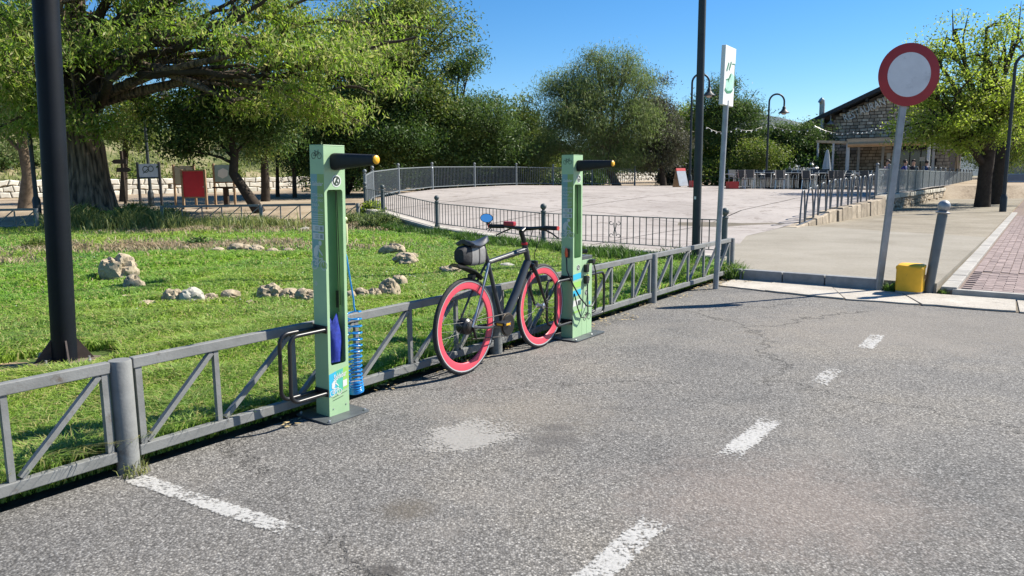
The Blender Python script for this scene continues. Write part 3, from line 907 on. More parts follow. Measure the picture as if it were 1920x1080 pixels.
def station(loc, tilt, label, second=False):
    st = thing('bike_repair_station', label, 'repair station', loc, ANG_N, 'bicycle repair stations by the fence')
    st.rotation_euler = (0, tilt, ANG_N)
    hx, hy, HT = .0575, .075, 1.565
    # steel column: four walls round a long recess open to the car park
    z0, z1, o0, o1 = .315, 1.32, -.057, .055
    if second:
        z0 = .70
    c = MB()
    c.box((-hx + .004, 0, HT / 2 + .006), (.008, 2 * hy, HT - .012))
    c.box((.004, -hy + .003, HT / 2 + .006), (2 * hx - .008, .006, HT - .012))
    c.box((.004, hy - .003, HT / 2 + .006), (2 * hx - .008, .006, HT - .012))
    c.build('column', M_GREEN, st)
    # front panel with rounded opening
    fr = MB()
    def rr(a, b, c_, d, r_, n=4):
        out = []
        for cx, cy, a0_ in ((b - r_, d - r_, 0), (a + r_, d - r_, 90), (a + r_, c_ + r_, 180), (b - r_, c_ + r_, 270)):
            for k in range(n + 1):
                q = R(a0_ + 90 * k / n)
                out.append((cx + r_ * math.cos(q), cy + r_ * math.sin(q)))
        return out
    inner = rr(o0, o1, z0, z1, .016)
    ylo, yhi = -hy + .006, hy - .006
    outer = []
    zt, zb = HT - .006, .014
    for (a, b) in inner:
        cxm, czm = (o0 + o1) / 2, (z0 + z1) / 2
        outer.append((yhi if a > cxm else ylo, zt if b > czm else zb))
    n = len(inner)
    vs = [(hx, a, b) for a, b in inner] + [(hx, a, b) for a, b in outer] + [(hx - .006, a, b) for a, b in inner]
    fs = []
    for i in range(n):
        j = (i + 1) % n
        if outer[i] == outer[j]:
            fs.append((i, n + i, j))
        else:
            fs.append((i, n + i, n + j, j))
        fs.append((i, j, 2 * n + j, 2 * n + i))
    fr.add(vs, fs)
    fr.build('front_panel', M_GREEN, st)
    MB().box((0, 0, HT - .003), (2 * hx + .002, 2 * hy + .002, .006)).build('top_cap', M_GREEN, st, None, .002)
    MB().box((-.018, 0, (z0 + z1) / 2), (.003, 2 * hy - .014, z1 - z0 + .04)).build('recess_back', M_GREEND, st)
    # plate
    pp = MB().prism(rr(-.15, .15, -.16, .16, .025), .004, .014)
    pp.build('base_plate', M_DKPLATE, st, None, .002)
    for bx, by in ((.125, -.135), (.125, .135), (-.125, -.135)):
        MB().lathe([(.009, .014), (.009, .022), (.004, .026)], (bx, by, 0), 6).build('bolt', M_ALU, st)
    # padded hanging arm
    am = MB()
    prof = []
    L = .315
    K = 26
    for i in range(K + 1):
        f = i / K
        hh = .094 - .042 * f; ww = .088 - .036 * f
        bulge = 1 + (.03 if i % 2 else -.02)
        if i in (0, K):
            bulge = .96
        zc = 1.474 + .014 * f
        sec = [(ww / 2 * bulge * math.copysign(abs(math.cos(a)) ** .5, math.cos(a)), hh / 2 * bulge * math.copysign(abs(math.sin(a)) ** .5, math.sin(a))) for a in [2 * math.pi * (k + .5) / 16 for k in range(16)]]
        prof.append([(hx + .001 + L * f, .01 + y, zc + z) for y, z in sec])
    vs = [p for s_ in prof for p in s_]
    fs = [(i * 16 + k, i * 16 + (k + 1) % 16, (i + 1) * 16 + (k + 1) % 16, (i + 1) * 16 + k) for i in range(K) for k in range(16)]
    fs += [tuple(range(16))[::-1], tuple(K * 16 + k for k in range(16))]
    am.add(vs, fs)
    arm = am.build('hanging_arm', M_RUBBER, st, 35)
    ML = Matrix.Translation((hx + L + .001, .01, 1.488)) @ Matrix.Rotation(R(90), 4, 'Y')
    MB().lathe([(.022, 0), (.024, .006), (.018, .012), (.006, .014)], (0, 0, 0), 14, ML).build('end_cap', M_AMBER, arm, 40)
    # prints on the side
    bd = MB()
    bd.sheet([(-.054, 1.405 - 1.1), (.0, 1.405 - 1.1), (.0, .885 - 1.1), (-.054, .885 - 1.1)][::-1], MF('L', 0, 1.1, .0006))
    bd.build('printed_band', mat('band_blue', (.20, .36, .36) if not second else (.16, .36, .44), .5, 0, .12, 5), st)
    bd = MB()
    bd.sheet([(.0, .305), (.056, .305), (.056, -.215), (.0, -.215)][::-1], MF('L', 0, 1.1, .0006))
    bd.build('printed_band', mat('band_green', (.27, .40, .12), .5, 0, .12, 5), st)
    ic = MB(); bike_icon(ic, .048, MF('L', 0, 1.505)); ic.build('bicycle_symbol', M_INK, st)
    for txt, sz, z_, sh, bo in (('Saldebar', .034, 1.352, .35, .0006), ('ESTACION', .026, 1.288, 0, 0), ('DE LAVADO', .0235, 1.260, 0, 0), ('PARA', .026, 1.233, 0, 0), ('BICICLETAS', .0215, 1.206, 0, 0)):
        me = text_mesh(txt, sz, M_GREYP, sh, bo) if sh else text_mesh(txt, sz, M_GREYP)
        o = link('lettering', me, st)
        wd = max(v.co.x for v in me.vertices) - min(v.co.x for v in me.vertices)
        xoff = -.046 + min(wd, .094) / 2
        o.matrix_local = MF('L', xoff if txt == 'PARA' else 0, z_, .0016) @ Matrix.Diagonal((min(1, .094 / wd), 1, 1, 1))
    ln = MB()
    for i, z_ in enumerate((1.183, 1.171, 1.159, 1.147, 1.135)):
        ln.line((-.046, z_ - 1.1), (.046 - .01 * (i == 4), z_ - 1.1), .003, MF('L', 0, 1.1, .0016))
    ln.build('printed_lines', M_GREYP, st)
    for z_ in (1.105, 1.06):
        o = MB().sheet([(-.047, -.018), (.047, -.018), (.047, .018), (-.047, .018)], MF('L', 0, z_, .0014)).build('info_label', M_GREYP, st)
        q = MB()
        for k in range(3):
            q.line((-.025, .008 - .008 * k), (.008 - .006 * (k % 2), .008 - .008 * k), .003, MF('L', 0, z_, .0022))
        q.sheet([(.016, -.011), (.038, -.011), (.038, .011), (.016, .011)], MF('L', 0, z_, .0022))
        q.build('label_print', mat('faint_print', (.25, .30, .27), .5), o)
    rd = MB(); rider_icon(rd, .098, MF('L', -.002, .952, .0018)); rd.build('cyclist_symbol', M_GREYP, st)
    q = MB(); q.ring(0, 0, .014, .003, MF('L', -.03, .79), 4); q.line((-.006, -.006), (-.006, .006), .004, MF('L', -.03, .79)); q.line((.005, -.006), (.005, .006), .004, MF('L', -.03, .79))
    q.build('small_symbol', M_GREYP, st)
    # round sticker above the recess
    q = MB(); q.sheet([(.034 * math.cos(R(a)), .034 * math.sin(R(a))) for a in range(0, 360, 18)], MF('F', .012, 1.368, .0012))
    o = q.build('round_sticker', M_WHITE, st)
    q = MB(); q.ring(0, 0, .023, .008, MF('F', .012, 1.368, .002), 20); q.line((-.012, -.018), (.008, .018), .012, MF('F', .012, 1.368, .002)); q.line((.012, -.012), (-.002, .002), .010, MF('F', .012, 1.368, .0021))
    q.build('sticker_print', M_INK, o)
    # wheel rack: two bent tubes
    for sx in (-.04, .045):
        tb = MB()
        pts = []
        for k in range(7):
            a = R(90 * k / 6)
            pts.append((sx, -hy - .20 - .055 * math.sin(a), .53 - .055 * (1 - math.cos(a))))
        for k in range(7):
            a = R(90 * k / 6)
            pts.append((sx, -hy - .20 - .055 * math.cos(a), .21 - .055 * math.sin(a)))
        pts = [(sx, -hy - .001, .53)] + pts + [(sx, -hy - .001, .155)]
        tb.tube(pts, .0115, 10)
        tb.build('rack_tube', M_BLACK, st, 50)
    for z_ in (.53, .155):
        MB().box((.0, -hy - .005, z_), (.115, .008, .042)).build('rack_bracket', M_BLACK, st)
    # things hung in the recess
    cb = MB()
    cb.tube([(.03, .028, 1.31), (.032, .030, .9), (.03, .034, z0 + .3)], .0022, 6)
    cb.build('tool_cable', M_BLACK, st)
    cb = MB()
    cb.tube([(.03, .036, 1.31), (.034, .042, .9), (.03, .046, z0 + .34)], .0022, 6)
    cb.build('tool_cable', M_BLACK, st)
    return st, rr

st1, rr = station((-1.067, 4.21, 0), R(1.9), 'green bike wash station with blue coiled hose hanging beside it')
# tools and cloth at the bottom of the recess
MB().box((.02, .034, .69), (.014, .012, .10)).build('tool', M_BLACK, st1)
cl = MB()
vs = []; fs = []
for i in range(13):
    for k in range(14):
        a = 2 * math.pi * k / 14
        f = i / 12
        r_ = .036 + .014 * math.sin(f * 3.0 + .3) + .006 * math.sin(5 * a + 7 * f)
        vs.append((.016 + r_ * .75 * math.cos(a), .002 + r_ * 1.05 * math.sin(a) - .01 * f, .325 + .26 * f * (1 + .1 * math.sin(a * 2))))
for i in range(12):
    for k in range(14):
        fs.append((i * 14 + k, i * 14 + (k + 1) % 14, (i + 1) * 14 + (k + 1) % 14, (i + 1) * 14 + k))
fs.append(tuple(12 * 14 + k for k in range(14)))
cl.add(vs, fs)
cl.build('sponge_bag', M_CLOTH, st1, 60)
# key lock plate inside the recess, white outline
q = MB(); 
for a, b in (((-.052, .0), (-.030, .0)), ((-.030, .0), (-.030, .10)), ((-.030, .10), (-.052, .10))):
    q.line(a, b, .002, MF('F', 0, 1.17, -.0735))
q.ring(-.043, .03, .006, .010, MF('F', 0, 1.17, -.0735), 10); q.ring(-.043, .07, .005, .008, MF('F', 0, 1.17, -.0735), 10)
q.build('lock_plate', M_WHITE, st1)
# lower front sticker
o = MB().sheet([(-.073, -.075), (-.02, -.06), (-.02, .072), (-.073, .06)], MF('F', 0, .205, .0008)).build('lower_print', M_CYAN, st1)
o = MB().sheet([(-.02, -.06), (.03, -.05), (.03, .08), (-.02, .072)], MF('F', 0, .205, .0008)).build('lower_print', mat('print_teal', (.08, .45, .33), .5, 0, .1), st1)
o = MB().sheet([(.03, -.05), (.072, -.042), (.072, .088), (.03, .08)], MF('F', 0, .205, .0008)).build('lower_print', mat('print_lime', (.30, .55, .12), .5, 0, .1), st1)
o = link('lettering', text_mesh('Saldebar', .045, M_WHITE, .35, .0008), st1)
me = o.data; wd = max(v.co.x for v in me.vertices) - min(v.co.x for v in me.vertices)
o.matrix_local = MF('F', .005, .245, .0018) @ Matrix.Rotation(R(8), 4, 'Z') @ Matrix.Diagonal((.10 / wd, 1, 1, 1))
q = MB(); rider_icon(q, .065, MF('F', -.028, .185, .0018)); q.build('cyclist_symbol', M_WHITE, st1)
q = MB(); q.sheet([(.028, -.015), (.060, -.010), (.060, .030), (.028, .025)], MF('F', 0, .185, .0018)); q.build('info_label', M_WHITE, st1)
q = MB(); q.line((-.05, 0), (.06, .02), .003, MF('F', 0, .122)); q.line((-.05, -.014), (.03, .0), .003, MF('F', 0, .118)); q.build('printed_lines', M_INK, st1)
for hh, z_ in ((-.045, .055), (.05, .062)):
    MB().lathe([(.005, 0), (.004, .003)], (0, 0, 0), 8, MF('F', hh, z_, 0)).build('screw', M_ALU, st1)
# hose: straight feed, then a coil
hp = [(.02, .082, 1.0), (.03, .10, .93), (.035, .118, .80), (.035, .142, .68), (.03, .150, .63), (.035, .155, .60)]
MB().tube(hp, .0055, 8).build('feed_hose', M_HOSE, st1, 60)
hp = []
turns = 19
for i in range(turns * 16 + 1):
    f = i / (turns * 16)
    a = 2 * math.pi * turns * f
    z_ = .60 - .50 * (1 - (1 - f) ** 1.75)
    hp.append((.012 + .046 * math.cos(a) + .004 * math.sin(f * 9), .158 + .008 * f + .046 * math.sin(a), z_ + .004 * math.sin(a)))
MB().tube(hp, .0050, 6).build('coiled_hose', M_HOSE, st1, 60)
# spray nozzle holder on the far side
nz = MB()
nz.tube([(.03, .078, 1.10), (.034, .092, 1.12), (.034, .096, 1.02), (.025, .084, .985)], [.012, .014, .012, .006], 8)
nz.ball((.034, .092, 1.15), .014, 10)
nz.build('spray_nozzle', mat('pale_yellow_plastic', (.62, .62, .36), .5, 0, .1), st1, 60)

st2, rr = station((.513, 6.28, 0), R(.2), 'green repair station with lower side cabinet and black cables', True)
# cabinet beside the column
hy = .075
for k, (y0, y1) in enumerate(((.0765, .160), (.1615, .250))):
    MB().box((-.0, (y0 + y1) / 2, .344), (.115, y1 - y0, .660)).build('cabinet_panel', M_GREEN, st2, None, .002)
MB().box((0, .163, .690), (.118, .178, .030)).build('cabinet_lid', M_DKPLATE, st2, None, .003)
q = MB(); q.tube([(.0, .14, .72), (.03, .15, .745), (.05, .17, .74)], [.012, .015, .02], 8); q.build('air_valve', M_BLACK, st2, 50)
MB().prism(rr(-.15, .15, .12, .34, .02), .005, .015).build('base_plate', M_DKPLATE, st2)
for hh, z_ in ((.012, .615), (.19, .50), (.15, .385)):
    q = MB(); q.sheet([(.026 * math.cos(R(a)), .026 * math.sin(R(a))) for a in range(0, 360, 20)], MF('F', hh, z_, .0015)); o = q.build('round_sticker', M_WHITE, st2)
    q = MB(); q.ring(0, 0, .018, .008, MF('F', hh, z_, .0025), 16); q.line((-.01, -.012), (.008, .012), .008, MF('F', hh, z_, .0025)); q.build('sticker_print', M_INK, o)
for z_ in (.60, .50):
    q = MB(); q.box((.074, .125, z_), (.032, .045, .070)); q.build('charging_socket', M_BLACK, st2, None, .006)
    q = MB(); q.box((.0665, .160, z_), (.014, .020, .075)); q.build('yellow_tag', M_YEL, st2)
q = MB(); q.box((.085, .20, .655), (.05, .05, .035)); q.build('cable_plug', M_BLACK, st2, None, .006)
q = MB(); q.box((.01, -.087, .745), (.03, .024, .075)); q.build('hook', M_BLACK, st2, None, .003)
q = MB(); q.tube([(.01, -.103, .715), (.012, -.112, .75), (.01, -.106, .79)], [.010, .014, .008], 8); q.build('cable_handle', M_ORANGE, st2, 50)
q = MB(); q.tube([(.01, -.106, .72), (.03, -.125, .60), (.075, -.10, .48), (.105, -.03, .36), (.12, .06, .28), (.125, .14, .27), (.12, .21, .33), (.11, .245, .44), (.10, .24, .56), (.09, .215, .645)], .0065, 8); q.build('black_cable', M_BLACK, st2, 60)
q = MB(); q.tube([(.06, -.055, .40), (.09, -.05, .28), (.095, .0, .19), (.10, .06, .175), (.10, .11, .22), (.085, .13, .33), (.08, .13, .46)], .0055, 8); q.build('black_cable', M_BLACK, st2, 60)
for c_, z_, m_ in ((0, .54, M_CYAN), (1, .47, M_GREYP), (2, .40, M_CYAN), (3, .315, M_WHITE)):
    MB().sheet([(-.072, -.03), (.06, -.02), (.06, .03), (-.072, .022)], MF('F', 0, z_, .0008)).build('info_label', m_ if m_ is not M_GREYP else mat('print_lime', (.30, .55, .12)), st2)
MB().sheet([(-.072, -.012), (.072, -.004), (.072, .014), (-.072, .006)], MF('F', 0, .235, .0008)).build('info_label', mat('print_lime', (.30, .55, .12)), st2)
q = MB(); q.sheet([(.0, -.02), (.022, -.02), (.022, .02), (.0, .02)], MF('F', .01, .31, .002)); q.sheet([(.0, -.02), (.018, -.02), (.018, .02), (.0, .02)], MF('F', .037, .31, .002)); q.build('label_print', M_INK, st2)
ic = MB(); bike_icon(ic, .075, MF('F', .165, .165, .0014)); ic.build('bicycle_symbol', M_INK, st2)
for hh, z_, m_ in ((.115, .265, M_WHITE), (.21, .285, M_CYAN)):
    MB().sheet([(.014 * math.cos(R(a)), .017 * math.sin(R(a))) for a in range(0, 360, 30)], MF('F', hh, z_, .0014)).build('small_sticker', m_, st2)
for sx in (-.04, .045):
    pts = [(sx, .252, .53)] + [(sx, .44 + .055 * math.sin(R(15 * k)), .53 - .055 * (1 - math.cos(R(15 * k)))) for k in range(7)] + [(sx, .44 + .055 * math.cos(R(15 * k)), .21 - .055 * math.sin(R(15 * k))) for k in range(7)] + [(sx, .252, .155)]
    MB().tube(pts, .0115, 10).build('rack_tube', M_BLACK, st2, 50)

# ------------------------------------------------------------------ bicycle
BK = thing('bicycle', 'grey city bicycle with pink deep rims and a saddle bag', 'bicycle', (-.333, 5.095, 0), math.atan2(.824, .566))
WR = .345
def wheel(u, front):
    M = Matrix.Translation((u, 0, WR)) @ Matrix.Rotation(R(90), 4, 'X')
    N = 56
    def tor(r0, prof):
        vs = []; fs = []; K = len(prof)
        for i in range(N):
            a = 2 * math.pi * i / N
            for (dr, dz) in prof:
                vs.append(((r0 + dr) * math.cos(a), (r0 + dr) * math.sin(a), dz))
        for i in range(N):
            for k in range(K):
                fs.append((i * K + k, i * K + (k + 1) % K, ((i + 1) % N) * K + (k + 1) % K, ((i + 1) % N) * K + k))
        return vs, fs
    wh = MB(); wh.add(*tor(WR - .017, [(.017 * math.cos(a), .0165 * math.sin(a)) for a in [2 * math.pi * k / 10 for k in range(10)]]), M)
    ty = wh.build('tyre', M_TYRE, BK, 60)
    rb = MB()
    for s_ in (-1, 1):
        rb.add(*tor(WR - .027, [(-.0035, s_ * .0148), (.0045, s_ * .0166), (.0045, s_ * .0172), (-.0035, s_ * .0154)]), M)
    rb.build('reflective_band', mat('reflective_grey', (.42, .42, .42), .4, .2, .1), ty, 60)
    rm = MB(); rm.add(*tor(WR - .033, [(.004, .012), (-.002, .013), (-.044, .0075), (-.050, .0), (-.044, -.0075), (-.002, -.013), (.004, -.012)]), M)
    rm.build('rim', M_PINK, BK, 40)
    sp2 = MB()
    hr = .021 if front else .055
    for k in range(32):
        a = 2 * math.pi * k / 32; b_ = a + (.5 if k % 4 < 2 else -.5) * (1 if not front else 1.3)
        sz = .018 if k % 2 else -.018
        sp2.tube([M @ Vector((hr * math.cos(b_), hr * math.sin(b_), sz)), M @ Vector(((WR - .081) * math.cos(a), (WR - .081) * math.sin(a), 0))], .0011, 4, False)
    o = sp2.build('spoke_set', mat('spoke_steel', (.10, .10, .10), .5, 0), BK); o['kind'] = 'stuff'
    hb = MB()
    if front:
        hb.lathe([(.008, -.052), (.008, -.035), (.022, -.03), (.014, -.015), (.014, .015), (.022, .03), (.008, .035), (.008, .052)], n=14, M=M)
    else:
        hb.lathe([(.010, -.065), (.03, -.05), (.052, -.042), (.058, -.03), (.058, .03), (.045, .04), (.03, .05), (.010, .065)], n=20, M=M)
    hb.build('hub', M_BLACK if not front else M_ALU, BK, 40)
wheel(0, False)
wheel(1.0, True)
HT0, HT1 = Vector((.765, 0, .865)), Vector((.825, 0, .705))
BB = Vector((.455, 0, .285)); SC = Vector((.275, 0, .785))
f = MB().tube([BB, SC + Vector((-.01, 0, .03))], .0165, 12).build('seat_tube', M_BIKE, BK, 50)
f = MB().tube([BB + Vector((.0, 0, .005)), BB.lerp(HT1, .5), HT1 + Vector((-.02, 0, .02))], [.030, .035, .031], 12).build('down_tube', M_BIKE, BK, 50)
f = MB().tube([SC + Vector((.0, 0, -.015)), HT0 + Vector((.0, 0, -.045))], [.019, .024], 12).build('top_tube', M_BIKE, BK, 50)
f = MB().tube([HT0, HT1], .023, 12).build('head_tube', M_BIKE, BK, 50)
MB().lathe([(.025, 0), (.027, .012), (.024, .02)], (0, 0, 0), 14, Matrix.Translation(HT0 + Vector((-.0, 0, -.004)))).build('headset_ring', mat('anodised_red', (.45, .02, .03), .3, .5), BK, 40)
MB().lathe([(.024, 0), (.027, .010), (.025, .018)], (0, 0, 0), 14, Matrix.Translation(HT1 + Vector((.002, 0, -.02)))).build('headset_ring', mat('anodised_red', (.45, .02, .03)), BK, 40)
for s_ in (-1, 1):
    MB().tube([SC + Vector((0, s_ * .012, -.02)), (.12, s_ * .05, .53), (.0, s_ * .062, WR)], [.009, .009, .007], 8).build('seat_stay', M_ALU if s_ < 0 else M_BIKE, BK, 50)
    MB().tube([BB + Vector((-.02, s_ * .025, 0)), (.2, s_ * .05, .305), (.0, s_ * .062, WR)], [.013, .011, .009], 8).build('chain_stay', M_BIKE, BK, 50)
    MB().tube([HT1 + Vector((.008, s_ * .035, -.02)), (.87, s_ * .055, .60), (.945, s_ * .057, .45), (1.0, s_ * .058, WR)], [.020, .016, .012, .009], 8).build('fork_blade', M_BLACK, BK, 50)
MB().tube([HT1 + Vector((.008, -.05, -.018)), HT1 + Vector((.008, 0, -.005)), HT1 + Vector((.008, .05, -.018))], .021, 10).build('fork_crown', M_BLACK, BK, 50)
MB().tube([SC + Vector((-.008, 0, .02)), (.225, 0, .925)], .0135, 10).build('seat_post', M_BLACK, BK, 50)
# saddle
sv = []; sf = []
for i in range(15):
    f_ = i / 14
    u = -.005 + .285 * f_
    wd = .074 * (1 - f_) ** .75 + .018 if f_ < 1 else .010
    if i == 0:
        wd = .045
    zt = .958 - .022 * math.sin(math.pi * min(1, f_ * 1.1)) + .006 * f_
    for k in range(11):
        a = -1 + 2 * k / 10
        sv.append((u, wd * a, zt - .030 * abs(a) ** 2.6))
    for k in range(11):
        a = 1 - 2 * k / 10
        sv.append((u, wd * .8 * a, zt - .028 - .014 * abs(a)))
for i in range(14):
    for k in range(22):
        sf.append((i * 22 + k, i * 22 + (k + 1) % 22, (i + 1) * 22 + (k + 1) % 22, (i + 1) * 22 + k))
sf += [tuple(range(22))[::-1], tuple(14 * 22 + k for k in range(22))]
MB().add(sv, sf).build('saddle', mat('saddle_leather', (.02, .023, .03), .38, 0, .2, 12, .1, 60), BK, 50)
# saddle bag
bv = []; bf = []
for i in range(9):
    f_ = i / 8
    u = -.055 + .285 * f_
    hh = (.062 + .012 * math.sin(f_ * 3)) * (1 if 0 < i < 8 else .75); ww = (.058 - .022 * f_) * (1 if 0 < i < 8 else .72)
    zc = .847 - .012 * f_
    for k in range(16):
        a = 2 * math.pi * k / 16
        bv.append((u, ww * math.copysign(abs(math.cos(a)) ** .6, math.cos(a)), zc + hh * math.copysign(abs(math.sin(a)) ** .6, math.sin(a))))
for i in range(8):
    for k in range(16):
        bf.append((i * 16 + k, i * 16 + (k + 1) % 16, (i + 1) * 16 + (k + 1) % 16, (i + 1) * 16 + k))
bf += [tuple(range(16))[::-1], tuple(8 * 16 + k for k in range(16))]
bag = MB().add(bv, bf).build('saddle_bag', mat('bag_black', (.02, .02, .022), .75, 0, .2, 20, .3, 50), BK, 50)
pn = MB()
for u0, u1 in ((.03, .115), (.13, .20)):
    n_ = 5
    vs = []; fs = []
    for i in range(n_):
        u = u0 + (u1 - u0) * i / (n_ - 1); f_ = (u + .055) / .285
        hh = .062 + .012 * math.sin(f_ * 3); ww = .058 - .022 * f_
        for k in range(9):
            a = R(-130 + 120 * k / 8 + 20) if False else R(180 - 0) + R(-75 + 150 * k / 8)
            vs.append((u, (ww + .002) * math.copysign(abs(math.cos(a)) ** .6, math.cos(a)), .847 - .012 * f_ + (hh + .002) * math.copysign(abs(math.sin(a)) ** .6, math.sin(a))))
    for i in range(n_ - 1):
        for k in range(8):
            fs.append((i * 9 + k, i * 9 + k + 1, (i + 1) * 9 + k + 1, (i + 1) * 9 + k))
    pn.add(vs, fs)
pn.build('reflective_panel', mat('bag_grey', (.20, .195, .19), .6, 0, .15, 20), bag, 50)
# clip-on mudguard
gv_ = []; gf_ = []
for i in range(9):
    f_ = i / 8
    u = .225 - .335 * f_; z = .665 + .20 * f_ - .10 * f_ * f_ + .035 * f_
    wd = .022 + .034 * math.sin(min(1, f_ * 1.15) * 2.2)
    for k in range(7):
        a = -1 + 2 * k / 6
        gv_.append((u, wd * a, z - .018 * a * a))
    for k in range(7):
        a = 1 - 2 * k / 6
        gv_.append((u, wd * a, z - .018 * a * a - .006))
for i in range(8):
    for k in range(14):
        gf_.append((i * 14 + k, i * 14 + (k + 1) % 14, (i + 1) * 14 + (k + 1) % 14, (i + 1) * 14 + k))
gf_ += [tuple(range(14))[::-1], tuple(8 * 14 + k for k in range(14))]
MB().add(gv_, gf_).build('mudguard', M_BLACK, BK, 50)
fg = MB()
vs = []; fs = []
for i in range(8):
    a = R(58 + 75 * i / 7)
    for k in range(5):
        b_ = -1 + 2 * k / 4
        q = WR + .022 - .008 * b_ * b_
        vs.append((1.0 + q * math.cos(a), .022 * b_, WR + q * math.sin(a)))
for i in range(7):
    for k in range(4):
        fs.append((i * 5 + k, i * 5 + k + 1, (i + 1) * 5 + k + 1, (i + 1) * 5 + k))
# drivetrain
Mx = Matrix.Translation(BB + Vector((0, -.048, 0))) @ Matrix.Rotation(R(90), 4, 'X')
q = MB(); q.lathe([(.02, -.002), (.088, -.002), (.090, .0), (.088, .002), (.02, .002)], n=40, M=Mx); ch = q.build('chainring', mat('chainring_steel', (.10, .08, .06), .45, .6), BK, 40)
q = MB(); q.lathe([(.052, -.003), (.074, -.003), (.076, .0), (.074, .003), (.052, .003)], n=40, M=Matrix.Translation((0, -.008, 0)) @ Mx); q.build('chain_guard', M_BLACK, ch, 40)
cr_ = R(165)
cd = Vector((math.cos(cr_), 0, math.sin(cr_)))
q = MB(); q.bar(BB + Vector((0, -.065, 0)), BB + Vector((0, -.075, 0)) + cd * .168, .016, .026, (0, 1, 0)); q.build('crank', M_ALU, BK, None, .004)
q = MB(); q.bar(BB + Vector((0, .065, 0)), BB + Vector((0, .075, 0)) - cd * .168, .016, .026, (0, 1, 0)); q.build('crank', M_ALU, BK, None, .004)
for s_, yy in ((1, -.125), (-1, .125)):
    c = BB + cd * .168 * s_
    pd = MB().box((c.x, yy, c.z), (.095, .085, .026)).build('pedal', M_BLACK, BK, None, .005)
    MB().box((c.x + .0, yy - .0435, c.z), (.05, .002, .014)).build('pedal_reflector', M_AMBER, pd)
    MB().box((c.x - .0485, yy, c.z), (.002, .05, .014)).build('pedal_reflector', M_AMBER, pd)
q = MB(); q.tube([BB + Vector((0, -.048, .088)), (.0, -.048, WR + .036)], .004, 6); q.tube([BB + Vector((0, -.048, -.088)), (.02, -.048, WR - .09), (.0, -.048, WR - .036)], .004, 6); q.build('chain', mat('chain_steel', (.08, .07, .06), .4, .7), BK)
q = MB(); q.lathe([(.012, -.012), (.042, -.010), (.042, -.006), (.036, -.004), (.036, .0), (.028, .004), (.012, .008)], n=24, M=Matrix.Translation((0, -.055, WR)) @ Matrix.Rotation(R(90), 4, 'X')); q.build('sprocket', mat('chain_steel', (.08, .07, .06)), BK, 40)
q = MB(); q.bar((.0, -.07, WR), (.03, -.072, WR - .085), .012, .02, (0, 1, 0)); q.build('derailleur', M_BLACK, BK, None, .003)
q = MB(); q.box((.905, 0, .70 - .0), (.03, .06, .05)); q.build('front_brake', M_BLACK, BK, None, .006)
q = MB(); q.box((.085, 0, WR + .345), (.04, .05, .035)); q.build('rear_brake', M_BLACK, BK, None, .006)
MB().tube([SC + Vector((.02, -.018, -.01)), (.5, -.028, .80), HT0 + Vector((-.02, -.028, -.05)), HT0 + Vector((.02, -.03, .02)), HT0 + Vector((.03, -.06, .11))], .0032, 6).build('gear_cable', M_BLACK, BK)
MB().tube([SC + Vector((-.0, -.03, -.02)), (.14, -.065, .60), (.02, -.075, WR + .02)], .003, 6).build('gear_cable', M_BLACK, BK)
# cockpit
ST = HT0 + Vector((-.045, 0, .105))
MB().tube([HT0 + Vector((0, 0, .01)), ST], .019, 10).build('steerer', M_BLACK, BK, 50)
MB().tube([ST + Vector((-.0, 0, -.005)), ST + Vector((.05, 0, .015))], .02, 10).build('stem', M_BLACK, BK, 50)
HB = ST + Vector((.055, 0, .018))
MB().tube([HB + Vector((-.035, .30, .012)), HB + Vector((-.012, .17, .012)), HB + Vector((0, .05, 0)), HB + Vector((0, -.05, 0)), HB + Vector((-.012, -.17, .012)), HB + Vector((-.035, -.30, .012))], [.012, .0125, .0155, .0155, .0125, .012], 10).build('handlebar', M_BLACK, BK, 50)
for s_ in (-1, 1):
    g_ = MB().tube([HB + Vector((-.018, s_ * .19, .012)), HB + Vector((-.036, s_ * .315, .012))], .0165, 12).build('grip', M_RUBBER, BK, 50)
    MB().tube([HB + Vector((-.036, s_ * .3155, .012)), HB + Vector((-.037, s_ * .324, .012))], .0155, 12).build('grip_end', mat('grip_red', (.60, .06, .05), .4), g_, 50)
    MB().tube([HB + Vector((.0, s_ * .13, .0)), HB + Vector((.035, s_ * .17, -.012)), HB + Vector((.03, s_ * .23, -.035)), HB + Vector((.012, s_ * .29, -.065))], [.010, .007, .006, .006], 8).build('brake_lever', M_BLACK, BK, 50)
MB().tube([HB + Vector((.01, -.12, .0)), HB + Vector((.07, -.10, -.06)), HB + Vector((.055, -.05, -.2)), HT1 + Vector((.055, -.03, -.05)), (.90, -.04, .62)], .003, 6).build('brake_cable', M_BLACK, BK)
MB().tube([HB + Vector((.01, .12, .0)), HB + Vector((.06, .08, -.03)), HB + Vector((.04, .03, -.13)), HT0 + Vector((.0, .02, -.05))], .003, 6).build('brake_cable', M_BLACK, BK)
q = MB(); q.box((HB.x - .0, .145, HB.z + .033), (.045, .10, .036)); q.build('red_horn', mat('horn_red', (.38, .02, .035), .3), BK, None, .008)
